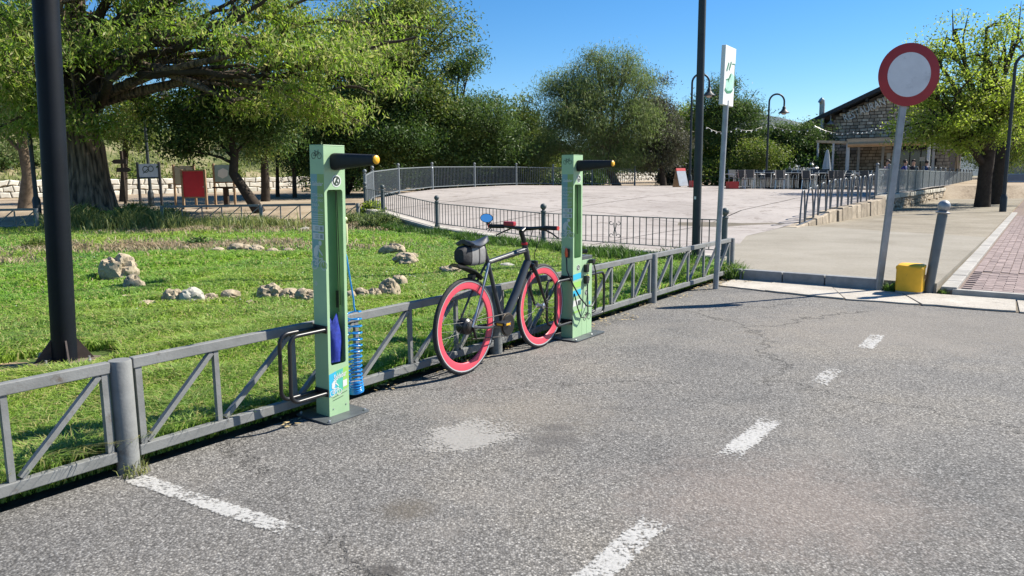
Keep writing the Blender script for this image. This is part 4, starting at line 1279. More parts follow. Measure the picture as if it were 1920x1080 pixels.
# mirror
mc = HB + Vector((-.045, .335, .075))
MM = Matrix.Translation(mc) @ Matrix.Rotation(R(90), 4, 'Y') @ Matrix.Rotation(R(-14), 4, 'X')
MMs = Matrix.Translation(mc) @ Matrix.Rotation(R(-78), 4, 'Y') @ Matrix.Rotation(R(22), 4, 'X') @ Matrix.Diagonal((.75, 1.12, 1, 1))
mr_ = MB().lathe([(.012, -.016), (.040, -.010), (.048, -.001), (.048, .004), (.044, .005)], (0, 0, 0), 24, MMs).build('mirror', M_BLACK, BK, 50)
MB().lathe([(.0435, .0055), (.0435, .0062)], (0, 0, 0), 24, MMs).build('mirror_glass', M_CHROME, mr_)
MB().tube([mc + Vector((0, -.0, -.025)), mc + Vector((.002, -.012, -.06)), HB + Vector((-.036, .32, .012))], .006, 8).build('mirror_stalk', M_BLACK, BK, 50)
q = MB()
for dy, dz in ((.02, .02), (-.03, .018), (.012, -.03), (-.03, -.032)):
    q.tube([HB + Vector((-.036, .325, .012)) + Vector((0, .016 * math.cos(a) * .8 + dy * .6, .016 * math.sin(a) * .8 + dz)) for a in [R(40 * k) for k in range(8)]], .003, 6)
q.build('scroll_ornament', M_BLACK, BK)
q = MB(); q.box((.885, -.0, .66), (.05, .04, .045)); q.build('front_lamp', mat('teal_lens', (.08, .42, .38), .2), BK, None, .008)

# ------------------------------------------------------------------ poles and signs near the camera
pb = Vector((-3.43, 5.50, 0))
LP = thing('street_lamp_post', 'thick dark lamp post standing on the lawn behind the fence', 'lamp post', (pb.x, pb.y, 0), R(20))
LP.rotation_euler = (0, R(2.6), R(0))
pr_ = MB().tube([(0, 0, .02), (0, 0, 3.0), (0, 0, 8.5)], [.086, .085, .062], 28).build('shaft', M_POLE, LP, 50)
MB().box((0, 0, .022), (.36, .36, .018)).build('base_plate', mat('rusty_plate', (.13, .10, .075), .85, 0, .35, 10, .4, 40), LP)
for k in range(4):
    a = R(90 * k + 40)
    q = MB(); M_ = Matrix.Rotation(a, 4, 'Z')
    q.add([(.080, -.006, .03), (.200, -.006, .03), (.084, -.006, .20), (.080, .006, .03), (.200, .006, .03), (.084, .006, .20)], [(0, 1, 2), (5, 4, 3), (0, 3, 4, 1), (1, 4, 5, 2), (2, 5, 3, 0)], M_)
    q.build('gusset', mat('rusty_dark', (.05, .035, .03), .7, 0, .4, 14), LP)
    a += R(45)
    q = MB(); q.lathe([(.016, .03), (.016, .05), (.009, .052), (.009, .075)], (.20 * math.cos(a), .20 * math.sin(a), 0), 6); q.build('anchor_bolt', M_GALV, LP)
MB().tube([(0, 0, 8.4), (.3, .2, 8.7), (.9, .6, 8.75)], .04, 10).build('arm', M_POLE, LP, 50)
MB().box((1.15, .77, 8.74), (.6, .28, .12), None, R(34)).build('lantern', M_POLE, LP, None, .03)

l2 = gnd(1304, 492, lambda x, y: zl(x, y))
LQ = thing('street_lamp_post', 'slim dark grey lamp post rising behind the end of the fence', 'lamp post', (l2.x, l2.y, zl(l2.x, l2.y)), 0)
MB().tube([(0, 0, -.05), (0, 0, 3), (0, 0, 8.5)], [.066, .060, .045], 20).build('shaft', M_POLE2, LQ, 50)
MB().lathe([(.10, 0), (.10, .02), (.075, .05)], n=16).build('base_collar', M_POLE2, LQ, 40)
MB().box((-.045, -.05, 1.02), (.03, .01, .045), None, R(-20)).build('sticker', M_WHITE, LQ)
MB().tube([(0, 0, 8.4), (.3, .2, 8.7), (.9, .6, 8.75)], .035, 10).build('arm', M_POLE2, LQ, 50)
MB().box((1.1, .73, 8.74), (.6, .26, .12), None, R(34)).build('lantern', M_POLE2, LQ, None, .03)

WS = thing('post_sign', 'tall slim white board sign with green lines on a grey post', 'sign', (2.53, 9.05, .0), ANG_N)
WS.rotation_euler = (R(-.8), R(1.2), ANG_N)
MB().tube([(0, 0, -.02), (0, 0, 2.28)], .033, 16).build('post', M_GALV, WS, 50)
MB().box((0, .0, 2.56), (.052, .36, .68)).build('board', mat('sign_board_white', (.70, .71, .69), .45, 0, .05, 4), WS, None, .006)
M_SG = mat('sign_green', (.10, .42, .27), .5, 0, .2, 10)
q = MB()
Mb = Matrix(((0, 0, 1, .0275), (1, 0, 0, 0), (0, 1, 0, 2.56), (0, 0, 0, 1)))
q.sheet([(-.12, -.18), (.13, -.16), (.15, .02), (.06, .05), (.02, -.04), (-.06, -.02), (-.11, -.07)], Mb)
o = q.build('printed_map', mat('sign_pale_green', (.36, .62, .50), .5, 0, .2, 14), WS)
q = MB()
for a, b, w_ in (((-.11, .05), (-.05, .15), .03), ((-.03, .07), (.03, .17), .03), ((.06, .15), (.16, .16), .012), ((.16, .16), (.16, -.12), .010), ((-.05, -.06), (.04, .03), .03), ((-.12, -.05), (-.02, -.035), .012), ((-.14, -.16), (-.06, -.19), .035), ((-.06, -.19), (.08, -.17), .03), ((.08, -.17), (.12, -.14), .02)):
    q.line(a, b, w_, Mb, .0012)
q.build('printed_drawing', mat('sign_dark_green', (.045, .20, .09), .5, 0, .2, 14), WS)

SG = thing('traffic_sign', 'round white traffic sign with red border on a leaning steel post', 'traffic sign', (4.40, 8.74, .0), 0)
lean = R(3.5)
SG.rotation_euler = (R(1.0), lean, 0)
MB().box((0, 0, 1.25), (.075, .040, 2.50)).build('post', M_GALV, SG, None, .005)
Ms = Matrix.Translation((.0, -.034, 2.515)) @ Matrix.Rotation(R(90), 4, 'X')
di = MB().lathe([(.325, -.012), (.345, -.010), (.350, .0), (.350, .008), (.344, .009)], n=56, M=Ms).build('disc', M_RED, SG, 40)
MB().lathe([(.247, .0095), (.247, .0105)], n=56, M=Ms).build('white_face', M_SWHITE, di)
MB().box((0, -.022, 2.25), (.09, .012, .03)).build('clamp', M_GALV, SG)
MB().box((0, -.022, 2.42), (.09, .012, .03)).build('clamp', M_GALV, SG)

BO = thing('bollard', 'leaning grey bollard with a ball on top by the brick path', 'bollard', (4.86, 8.50, -.01), 0)
BO.rotation_euler = (R(1), R(5.8), 0)
MB().lathe([(.050, -.04), (.053, .05), (.053, .93), (.051, .945)], n=20).build('shaft', mat('bollard_paint', (.115, .13, .135), .5, 0, .15, 8, .1), BO, 50)
MB().lathe([(.035, .944), (.075, .952), (.078, .965), (.05, .975), (.03, .985)], n=20).build('collar', M_GALV, BO, 40)
MB().ball((0, 0, 1.035), .068, 18).build('ball', M_GALV, BO, 60)

YB = thing('yellow_box', 'short yellow rounded box with wavy lid between sign and bollard', 'box', (4.655, 8.52, .008), R(-38))
ypoly = [(.145 * math.copysign(abs(math.cos(a)) ** .55, math.cos(a)), .135 * math.copysign(abs(math.sin(a)) ** .55, math.sin(a))) for a in [2 * math.pi * k / 32 for k in range(32)]]
MB().prism([(x * .97, y * .97) for x, y in ypoly], .0, .032).build('base', M_LOWW, YB)
MB().prism(ypoly, .032, .305).build('body', M_YBOX, YB, 50, .006)
ld = MB(); n_ = 32
vs = []
for q_, zz in ((1.035, .290), (1.045, .306), (1.03, .325), (.8, .345), (.3, .352)):
    for k, (x, y) in enumerate(ypoly):
        wv_ = .011 * math.sin(2 * math.pi * k / 32 * 3 + 1.2) if q_ > 1 else 0
        vs.append((x * q_, y * q_, zz + wv_))
fs = [(i * n_ + k, i * n_ + (k + 1) % n_, (i + 1) * n_ + (k + 1) % n_, (i + 1) * n_ + k) for i in range(4) for k in range(n_)]
fs.append(tuple(4 * n_ + k for k in range(n_)))
ld.add(vs, fs); ld.build('lid', M_YBOX, YB, 50)
MB().box((.152, .0, .20), (.02, .03, .05)).build('latch', M_WOOD, YB)

# ------------------------------------------------------------------ low railing on its wall, then the tall one round the plaza
LW = thing('low_wall', 'low rendered wall with pale coping between lawn and plaza', 'wall', (0, 0, 0))
LR = thing('low_railing', 'low dark railing with ball-topped posts along the wall beside the lawn', 'railing', (0, 0, 0))
barm = MB().box((0, 0, .5), (.014, .014, 1)).mesh('bar', M_RAILG)
def wallz(x, y):
    return zp(x, y) + .05
polyl = [Vector((p.x, p.y, wallz(p.x, p.y))) for p in RAIL]
postm = MB().lathe([(.062, .0), (.062, .03), (.045, .09), (.045, .575), (.055, .585), (.055, .60), (.03, .612), (.03, .635)], n=14).mesh('post', M_RAILG, 40)
ballm = MB().ball((0, 0, .685), .062, 14).mesh('ball', M_RAILG, 60)
def rail_post(parent, p, pm_, bm_):
    o = link('post', pm_, parent); o.location = p
    b = link('ball', bm_, o)
    return o
for i, p in enumerate(polyl):
    rail_post(LR, p, postm, ballm)
for a, b in zip(polyl[:-1], polyl[1:]):
    d = b - a
    u = d.normalized()
    nrm = Vector((-u.y, u.x, 0)).normalized()
    # wall in short lengths that follow the slope
    L = d.length
    K = max(1, round(L / 1.2))
    for k in range(K):
        p, q = a + d * (k / K), a + d * ((k + 1) / K)
        zb = min(zl(p.x, p.y), zl(q.x, q.y)) - .15
        w_ = MB()
        vs = []
        for s_ in (p + u * .003, q - u * .003):
            for o_ in (-.14, .14):
                vs += [(s_.x + nrm.x * o_, s_.y + nrm.y * o_, zb), (s_.x + nrm.x * o_, s_.y + nrm.y * o_, s_.z - .061)]
        w_.add(vs, [(0, 1, 3, 2), (4, 6, 7, 5), (0, 4, 5, 1), (2, 3, 7, 6), (1, 5, 7, 3), (0, 2, 6, 4)])
        w_.build('wall_block', M_LOWW, LW)
        MB().bar(p + u * .006 - Vector((0, 0, .03)), q - u * .006 - Vector((0, 0, .03)), .33, .058).build('coping_stone', M_LOWC, LW, None, .008)
    MB().bar(a + Vector((0, 0, .555)) + u * .04, b + Vector((0, 0, .555)) - u * .04, .045, .014).build('top_rail', M_RAILG, LR)
    MB().bar(a + Vector((0, 0, .085)) + u * .04, b + Vector((0, 0, .085)) - u * .04, .035, .012).build('bottom_rail', M_RAILG, LR)
    nb = round(L / .135)
    for k in range(1, nb):
        p = a + d * (k / nb)
        o = link('bar', barm, LR); o.location = p + Vector((0, 0, .09)); o.scale = (1, 1, .462)
# scroll ornament in the first bay
a, b = polyl[0], polyl[1]
d = b - a; nb = round(d.length / .135)
pc = a + d * (16 / nb)
u = d.normalized()
q = MB()
for s_ in (-1, 1):
    for tv in (-1, 1):
        pts = []
        for k in range(15):
            f_ = k / 14
            ang = R(-90) + f_ * R(400)
            rad = .062 * (1 - .62 * f_)
            cx = .062; 
            pts.append(pc + u * (s_ * (.085 + rad * math.cos(ang + R(180)) * .9)) + Vector((0, 0, .32 + tv * (.115 - rad * math.sin(ang) * .0 + .075 * math.sin(f_ * 2.2) * 0 + rad * math.sin(ang + R(180)) * .8))))
        pts = [pc + u * (s_ * .01) + Vector((0, 0, .32 + tv * .0)), pc + u * (s_ * .03) + Vector((0, 0, .32 + tv * .06))] + pts[3:]
        q.tube(pts, .006, 6)
q.build('scroll_ornament', M_RAILG, LR)

TR = thing('tall_railing', 'tall grey railing with ball-topped posts round the far plaza edge', 'railing', (0, 0, 0))
upl = [Vector((p.x, p.y, zp(p.x, p.y))) for p in UPR]
upl = [Vector((polyl[4].x - .05, polyl[4].y + .3, polyl[4].z))] + upl
tpost = MB().lathe([(.05, -.1), (.05, .95), (.06, .96), (.06, .975), (.03, .985), (.03, 1.0)], n=10).mesh('post', M_RAILT, 40)
tball = MB().ball((0, 0, 1.055), .062, 10).mesh('ball', M_RAILT, 60)
tbar = MB().box((0, 0, .5), (.020, .020, 1)).mesh('bar', M_RAILT)
for p in upl:
    rail_post(TR, p, tpost, tball)
for a, b in zip(upl[:-1], upl[1:]):
    d = b - a; L = d.length; u = d.normalized()
    MB().bar(a + Vector((0, 0, .92)) + u * .05, b + Vector((0, 0, .92)) - u * .05, .05, .03).build('top_rail', M_RAILT, TR)
    MB().bar(a + Vector((0, 0, .10)) + u * .05, b + Vector((0, 0, .10)) - u * .05, .05, .03).build('bottom_rail', M_RAILT, TR)
    nb = round(L / .13)
    for k in range(1, nb):
        o = link('bar', tbar, TR); o.location = a + d * (k / nb) + Vector((0, 0, .11)); o.scale = (1, 1, .80)

# ------------------------------------------------------------------ low fences behind the lawn
def back_fence(a, b, label, bays):
    a = Vector(a); b = Vector(b)
    d = (b - a); L = d.length
    fo = thing('parking_fence', label, 'fence', a, math.atan2(d.y, d.x))
    sl_ = (zl(b.x, b.y) - zl(a.x, a.y)) / L
    fo.location.z = zl(a.x, a.y)
    for i in range(bays + 1):
        o = link('post', pme, fo); o.location = (L * i / bays, 0, sl_ * L * i / bays)
    for i in range(bays):
        x0, x1 = L * i / bays, L * (i + 1) / bays
        z0 = sl_ * x0; z1 = sl_ * x1
        MB().bar((x0 + .06, 0, .522 + z0), (x1 - .06, 0, .522 + z1), .05, .062).build('top_rail', M_FENCE, fo)
        MB().bar((x0 + .06, 0, .092 + z0), (x1 - .06, 0, .092 + z1), .05, .062).build('bottom_rail', M_FENCE, fo)
        for k in range(1, 5):
            x = x0 + (x1 - x0) * k / 5
            MB().box((x, 0, .307 + (z0 + z1) / 2), (.028, .028, .366)).build('upright', M_FENCE, fo)
        for k in range(5):
            xa, xb = x0 + (x1 - x0) * k / 5 + .04, x0 + (x1 - x0) * (k + 1) / 5 - .03
            MB().bar((xa, 0, .125 + z0), (xb, 0, .49 + z1), .024, .028, (0, 1, 0)).build('brace', M_FENCE, fo)
back_fence((-18.2, 19.3, 0), (-12.55, 19.55, 0), 'low grey braced fence left of the big furrowed trunk', 2)
back_fence((-9.6, 20.35, 0), (-4.3, 20.75, 0), 'low grey braced fence in front of the red board', 2)

# ------------------------------------------------------------------ stones and plants on the lawn
def rock_mesh(seed, sub=3, rough=.34):
    bm = bmesh.new()
    bmesh.ops.create_icosphere(bm, subdivisions=sub, radius=1)
    off = Vector((seed * 3.7, seed * 1.3, seed * 2.1))
    for v in bm.verts:
        p = v.co.copy()
        k = 1 + rough * mnoise.noise(p * 1.2 + off) + rough * .5 * mnoise.noise(p * 2.9 + off) + rough * .32 * mnoise.noise(p * 6.5 + off)
        k = min(k, 1.05 + .2 * mnoise.noise(off + p * .6))      # chipped flats
        if sub > 3:
            k -= .10 * abs(mnoise.noise(p * 5.0 + off)) + .07 * abs(mnoise.noise(p * 11 - off))
        v.co = p * k
    me = bpy.data.meshes.new('rock'); bm.to_mesh(me); bm.free()
    me.polygons.foreach_set('use_smooth', [True] * len(me.polygons)); me.set_sharp_from_angle(angle=R(28))
    return me
rocks = [  # px, base py, width px, height px, seed, label
 (218, 530, 58, 50, 1, 'big pitted honeycomb rock at the near left end of the rock ring', 0),
 (247, 549, 34, 29, 2, 'pale rock touching the big pitted honeycomb rock', 0),
 (241, 563, 26, 9, 3, 'small flat stone in the grass below the big pitted rock', 0),
 (237, 572, 18, 9, 4, 'small flat stone in the grass below the big pitted rock', 0),
 (275, 577, 32, 11, 5, 'low dark stone sunk in grass beside the pointed rock', 0),
 (321, 574, 34, 28, 6, 'pointed brown rock beside the smooth white stone', 0),
 (356, 573, 40, 29, 7, 'smooth white stone standing in the front rock row', 1),
 (393, 569, 26, 17, 8, 'tan rock just right of the smooth white stone', 0),
 (434, 565, 38, 18, 9, 'wide low tan rock in the middle of the front row', 0),
 (468, 576, 16, 12, 10, 'little reddish stone beside the wide tan rock', 0),
 (504, 565, 42, 29, 11, 'angular pale rock in the front row next to the green column', 0),
 (540, 564, 36, 20, 12, 'low long rock next to the angular pale rock', 0),
 (572, 568, 38, 24, 13, 'rough rock partly hidden behind the wash station', 0),
 (655, 568, 26, 22, 14, 'rough rock showing right of the blue hose', 0),
 (678, 566, 30, 24, 15, 'squat pitted rock right of the blue hose', 0),
 (700, 566, 26, 22, 16, 'squat pitted rock beside the tall tilted rock', 0),
 (728, 562, 36, 34, 17, 'tall tilted grey-tan rock at the right end of the front row', 0),
 (748, 541, 26, 24, 18, 'pale rock just behind the tall tilted rock', 0),
 (734, 480, 44, 20, 19, 'dark pitted rock on the lawn below the low wall', 0),
 (760, 500, 42, 24, 20, 'round tan rock in front of the dark pitted rock', 0),
 (775, 490, 18, 14, 21, 'small stone wedged beside the round tan rock', 0),
 (846, 515, 40, 14, 22, 'flat pale stone lying behind the rear wheel', 0),
 (950, 503, 26, 9, 23, 'flat pale slab seen through the bicycle frame', 1),
 (406, 477, 24, 12, 24, 'small rock in the back row beside dry grass', 0),
 (447, 474, 38, 15, 25, 'long rock in the back row of the ring', 0),
 (480, 475, 30, 14, 26, 'rounded rock in the back row of the ring', 0),
 (511, 478, 24, 11, 27, 'low rock in the back row of the ring', 0),
 (541, 477, 20, 10, 28, 'low rock in the back row of the ring', 0),
 (572, 436, 20, 9, 29, 'flat white stone beyond the ring near the weeds', 1),
 (348, 470, 16, 8, 30, 'low rock in the back row of the ring', 0),
]
ROCKP = []
for px, py, wpx, hpx, sd_, lab, white in rocks:
    p = gnd(px, py, zl)
    sc = p.y / FPX
    W, H = wpx * sc / 2 * 1.20, hpx * sc * 1.06
    me = rock_mesh(sd_, 4, .62 if sd_ in (1, 2, 15, 16, 19) else (.26 if white else .50))
    me.materials.append(M_ROCKW if white else M_ROCK)
    o = link('rock', me)
    o.location = (p.x, p.y + W * .3, zl(p.x, p.y) + H * .40)
    o.scale = (W, W * random.uniform(.75, 1.0), H * .70)
    ROCKP.append((p.x, p.y + W * .3, W))
    o.rotation_euler = (random.uniform(-.15, .15), random.uniform(-.15, .15), random.uniform(-.5, .5))
    tag(o, lab, 'rock', 'rocks set in a ring on the lawn')

# grass
def grass_mat():
    mt = bpy.data.materials.new('grass_blade')
    t, n, l, b = nodes(mt)
    at_ = n.new('ShaderNodeAttribute'); at_.attribute_name = 'tint'
    l.new(at_.outputs['Color'], b.inputs['Base Color'])
    b.inputs['Roughness'].default_value = .5; b.inputs['Specular IOR Level'].default_value = .35
    tr = n.new('ShaderNodeBsdfTranslucent')
    hs = n.new('ShaderNodeHueSaturation'); hs.inputs['Value'].default_value = 1.5
    l.new(at_.outputs['Color'], hs.inputs['Color']); l.new(hs.outputs[0], tr.inputs['Color'])
    ms = n.new('ShaderNodeMixShader'); ms.inputs[0].default_value = .4
    l.new(b.outputs[0], ms.inputs[1]); l.new(tr.outputs[0], ms.inputs[2])
    l.new(ms.outputs[0], n['Material Output'].inputs['Surface'])
    return mt
M_GRASS = grass_mat()
def vnoise(x, y, s, seed):
    """cheap smooth value noise on arrays"""
    g = np.random.default_rng(seed).random((64, 64))
    u = (x * s) % 64; v = (y * s) % 64
    i = np.floor(u).astype(int); j = np.floor(v).astype(int)
    fu = u - i; fv = v - j
    fu = fu * fu * (3 - 2 * fu); fv = fv * fv * (3 - 2 * fv)
    i1 = (i + 1) % 64; j1 = (j + 1) % 64; i %= 64; j %= 64
    return (g[i, j] * (1 - fu) + g[i1, j] * fu) * (1 - fv) + (g[i, j1] * (1 - fu) + g[i1, j1] * fu) * fv
def zl_np(x, y):
    b = np.exp(-(((x + 13.0) / 2.6) ** 2 + ((y - 23) / 2.6) ** 2)) * 0.18
    return np.interp(y, [p[0] for p in LS], [p[1] for p in LS]) + b
def blades(x, y, z, h, wd, lean, col, name, mt=M_GRASS):
    n = len(x)
    a = rng.random(n) * 2 * np.pi
    la = rng.random(n) * 2 * np.pi
    dx, dy = np.cos(a) * wd / 2, np.sin(a) * wd / 2
    lx, ly = np.cos(la) * lean * h, np.sin(la) * lean * h
    V = np.zeros((n, 5, 3), np.float32)
    V[:, 0] = np.stack([x - dx, y - dy, z], 1); V[:, 1] = np.stack([x + dx, y + dy, z], 1)
    mx, my, mz = x + lx * .35, y + ly * .35, z + h * .6
    V[:, 2] = np.stack([mx + dx * .8, my + dy * .8, mz], 1); V[:, 3] = np.stack([mx - dx * .8, my - dy * .8, mz], 1)
    V[:, 4] = np.stack([x + lx, y + ly, z + h * (1 - .35 * lean)], 1)
    base = (np.arange(n) * 5)[:, None]
    F_ = np.concatenate([base + np.array([0, 1, 2]), base + np.array([0, 2, 3]), base + np.array([3, 2, 4])], 1).astype(np.int32)
    C = np.ones((n, 5, 4), np.float32)
    C[:, :, :3] = col[:, None, :] * 1.0
    return np_mesh(name, V.reshape(-1, 3), F_.ravel(), 3, mt, C.reshape(-1, 4))
def lawn_points(N):
    """more blades near the camera, thinning with distance; only where the camera or a step aside can see"""
    xs_, ys_ = [], []
    d = np.exp(rng.uniform(np.log(3.0), np.log(26), N * 3))
    ang = rng.uniform(-.72, .42, N * 3)
    x = d * np.sin(ang * 1.1); y = d * np.cos(ang * 1.1)
    k = inpoly(x, y, lawn)
    return x[k][:N], y[k][:N]
gx, gy = lawn_points(270000)
dd = np.hypot(gx, gy)
keep = np.hypot((gx - pb.x) / 1.15, gy - pb.y + .12) > .33 + .25 * vnoise(gx, gy, 4, 5)
gx, gy, dd = gx[keep], gy[keep], dd[keep]
n1 = vnoise(gx, gy, .8, 1); n2 = vnoise(gx, gy, 3.1, 2); n3 = rng.random(len(gx))
# dry, purplish seed-head patches
def patch(cx, cy, rx, ry):
    return np.exp(-(((gx - cx) / rx) ** 2 + ((gy - cy) / ry) ** 2))
dry = np.clip(patch(-7.4, 14.3, 1.9, .7) + patch(-5.4, 14.9, 1.3, .5) + .8 * patch(-8.3, 18.2, 1.2, .6) + .6 * patch(-3.4, 13.9, 1.0, .4) + .5 * patch(-8.6, 12.2, .8, .5) + .55 * (gy > 18.6) * (gx > -10) + .35 * (gy > 17.5) * (gx > -7), 0, 1)
dry = np.where(rng.random(len(gx)) < dry * .62 * (.3 + n2), 1.0, 0.0)
hgt = (.055 + .075 * n2 * n1 * 1.6 + .04 * n3) * (1 + .6 * dry) * np.clip(.75 + dd * .03, .8, 1.15)
# longer uncut grass against posts, walls and the fence foot
hgt *= 1 + .45 * np.clip((9.5 - dd) / 5, 0, 1) * (.5 + n2)
fn = (gx - P1.x) * NV.x + (gy - P1.y) * NV.y
hgt *= 1 + .8 * np.exp(-((fn + .12) / .14) ** 2)
for rx_, ry_, rw_ in ROCKP:
    hgt *= 1 - .55 * (np.hypot(gx - rx_, gy - ry_) < rw_ * 1.25)
wd = np.clip(.0019 * dd, .006, .026)
n4 = vnoise(gx, gy, .33, 8)
green = np.stack([(.092 + .105 * n1 + .075 * n3 + .09 * n4 * n4), .235 + .09 * n1 + .10 * n3 + .03 * n4, .03 + .03 * n2 + .02 * n4], 1)
yel = (n3 > .90)[:, None]
green = np.where(yel, np.array([.36, .34, .13]), green)
drc = np.stack([.26 + .14 * n3, .205 + .11 * n3, .13 + .07 * n3], 1)
colr = np.where(dry[:, None] > 0, drc, green).astype(np.float32)
o = link('grass', blades(gx, gy, zl_np(gx, gy), hgt, wd, .25 + .75 * n3, colr, 'grass'), LAWN)
o['kind'] = 'stuff'
# white daisies
k = rng.random(len(gx)) < .0011
fx, fy = gx[k], gy[k]
fmb = MB()
for x, y in zip(fx[:420], fy[:420]):
    if y > 6:
        fmb.ball((x, y, zl(x, y) + random.uniform(.05, .09)), (.004 + .0006 * y), 6, None, (1, 1, .5))
o = fmb.build('daisies', M_WHITE, LAWN); o['kind'] = 'stuff'
# dry leaves and straw along the fence foot and round the lamp post
def litter(cx, cy, r, n, z, parent, mt=M_STRAW):
    mb_ = MB()
    for _ in range(n):
        a = random.random() * 6.28; q = r * math.sqrt(random.random())
        x, y = cx + q * math.cos(a), cy + q * math.sin(a)
        s_ = random.uniform(.008, .024)
        M_ = Matrix.Translation((x, y, z + random.uniform(.004, .014))) @ Matrix.Rotation(random.random() * 6.28, 4, 'Z') @ Matrix.Rotation(random.uniform(-.6, .6), 4, 'X')
        mb_.sheet([(-s_, 0), (0, -s_ * .35), (s_, 0), (0, s_ * .35)], M_)
    return mb_
lt = MB()
for cx, cy, r, n in [(2.85, 9.75, .35, 240), (2.55, 9.35, .28, 100), (1.0, 7.2, .25, 80), (.75, 6.85, .18, 50), (1.45, 7.85, .15, 30), (-.35, 5.55, .18, 70), (-.6, 5.2, .12, 30), (-.9, 4.75, .12, 26), (-3.7, 5.25, .40, 320), (-3.2, 5.35, .25, 120), (-2.2, 4.9, .3, 20), (-.15, 5.9, .15, 40), (.25, 6.45, .12, 24), (1.9, 8.5, .2, 40), (2.3, 9.05, .2, 50), (-1.3, 4.05, .1, 14), (3.6, 9.25, .2, 20), (4.2, 8.75, .12, 18)]:
    q = litter(cx, cy, r, n, .006, None)
    lt.add(q.v, q.f)
o = lt.build('dry_leaf_litter', M_STRAW); o['kind'] = 'stuff'

q = MB(); q.tube([(0, 0, .0), (.10, .03, .02), (.22, .05, .015), (.34, .10, .03)], [.004, .014, .012, .003], 6)
o = q.build('fallen_palm_strip', M_STRAW); o.location = (-2.75, 4.30, .06); tag(o, 'dry straw-coloured strip of leaf lying in the grass', 'dry leaf')
q = MB(); q.sheet([(-.03, -.02), (.02, -.03), (.035, .015), (-.01, .03)], Matrix.Rotation(.5, 4, 'X'))
o = q.build('paper_scrap', M_WHITE); o.location = (-1.86, 4.12, .06); tag(o, 'small white paper scrap in the grass behind the fence', 'litter')
# tufts, weeds and bushes
def tuft(name, label, x, y, z, r, h, n, c0, c1, group, wdt=.012, lean=.5, sub=None):
    a = rng.random(n) * 6.28; q = r * np.sqrt(rng.random(n))
    k = rng.random(n)[:, None]
    col_ = (np.array(c0) * (1 - k) + np.array(c1) * k).astype(np.float32)
    px_, py_ = x + q * np.cos(a), y + q * np.sin(a)
    o = link(name, blades(px_ - x, py_ - y, np.zeros(n), h * (.5 + .6 * rng.random(n)) * (1 - .4 * q / r), np.full(n, wdt), lean * (.4 + rng.random(n)), col_, name))
    o.location = (x, y, z)
    return tag(o, label, 'grass tuft', group)
GT = 'grass tufts by the kerb, wall and posts'
tuft('grass_tuft', 'green grass tuft beside the yellow box and sign post', 4.53, 8.66, .0, .10, .17, 240, (.05, .11, .015), (.12, .20, .04), GT)
tuft('grass_tuft', 'tiny grass tuft at the foot of the leaning bollard', 4.99, 8.40, .02, .06, .08, 120, (.06, .13, .02), (.16, .22, .05), GT, .008)
tuft('grass_tuft', 'long grass tuft at the end post of the fence', 3.02, 9.98, .02, .22, .30, 420, (.06, .13, .02), (.16, .24, .05), GT)
tuft('grass_tuft', 'thin weed tuft at the foot of the near fence post', -1.80, 3.33, .0, .07, .11, 60, (.10, .15, .03), (.30, .28, .12), GT, .006, .9)
for i, (px, py) in enumerate(((1240, 545), (1262, 540), (1290, 530), (1160, 540), (1190, 536))):
    p = gnd(px, py, zl)
    tuft('grass_tuft', 'long grass tuft growing at the fence foot near the white post sign', p.x, p.y + .2, zl(p.x, p.y), .25, .32, 300, (.05, .12, .015), (.13, .22, .04), GT)
for i in range(26):
    f_ = i / 25
    k = f_ * 3.2
    j = min(2, int(k)); q = RAIL[j].lerp(RAIL[j + 1], min(1, k - j))
    x, y = q.x - .38 - random.random() * .25, q.y - .30 - random.random() * .2
    tuft('grass_tuft', 'long dark grass tuft growing against the low plaza wall', x, y, zl(x, y), .34, random.uniform(.22, .42), 380, (.035, .085, .012), (.09, .17, .03), 'grass tufts against the low wall', .016)
# tall weeds in front of the back fence
wx, wy = [], []
n = 11000
x = rng.uniform(-12.2, -4.3, n); y = 20.05 - np.abs(rng.normal(0, .55, n)) + .02 * x
z = zl_np(x, y)
k = rng.random(n)
hh = (.06 + .55 * rng.random(n) ** 1.6 * vnoise(x, y, 1.5, 9) ** 1.5 * 1.7) * (1 + .25 * (x < -8.5))
cg = np.stack([.10 + .17 * k, .15 + .13 * k, .035 + .07 * k], 1)
o = link('tall_weeds', blades(x, y, z, hh, np.full(n, .022), .2 + .5 * k, cg.astype(np.float32), 'tall_weeds'), LAWN); o['kind'] = 'stuff'

# ------------------------------------------------------------------ trees
def leaves_np(C, n_per, spread, ln, wd_, droop=.3, size_var=.5, k=4):
    """C (m,3) clump centres -> diamond leaves"""
    m_ = len(C)
    c = np.repeat(C, n_per, 0)
    n = len(c)
    off = rng.normal(0, 1, (n, 3)) * np.array([spread, spread, spread * .7])
    c = c + off
    d = rng.normal(0, 1, (n, 3)); d[:, 2] -= droop
    d /= np.linalg.norm(d, axis=1)[:, None]
    s_ = rng.normal(0, 1, (n, 3)); s_ -= d * (s_ * d).sum(1)[:, None]; s_ /= np.linalg.norm(s_, axis=1)[:, None]
    L = ln * (1 - size_var / 2 + size_var * rng.random(n))[:, None]; Wd = wd_ * (1 - size_var / 2 + size_var * rng.random(n))[:, None]
    nn = np.cross(d, s_)
    if k == 3:
        V = np.stack([c - s_ * Wd * .45, c + s_ * Wd * .45, c + d * L], 1)
        return V.reshape(-1, 3), np.arange(n * 3, dtype=np.int32)
    V = np.stack([c, c + d * L * .45 + s_ * Wd / 2 + nn * L * .06, c + d * L, c + d * L * .45 - s_ * Wd / 2 + nn * L * .06], 1)
    return V.reshape(-1, 3), np.arange(n * 4, dtype=np.int32)
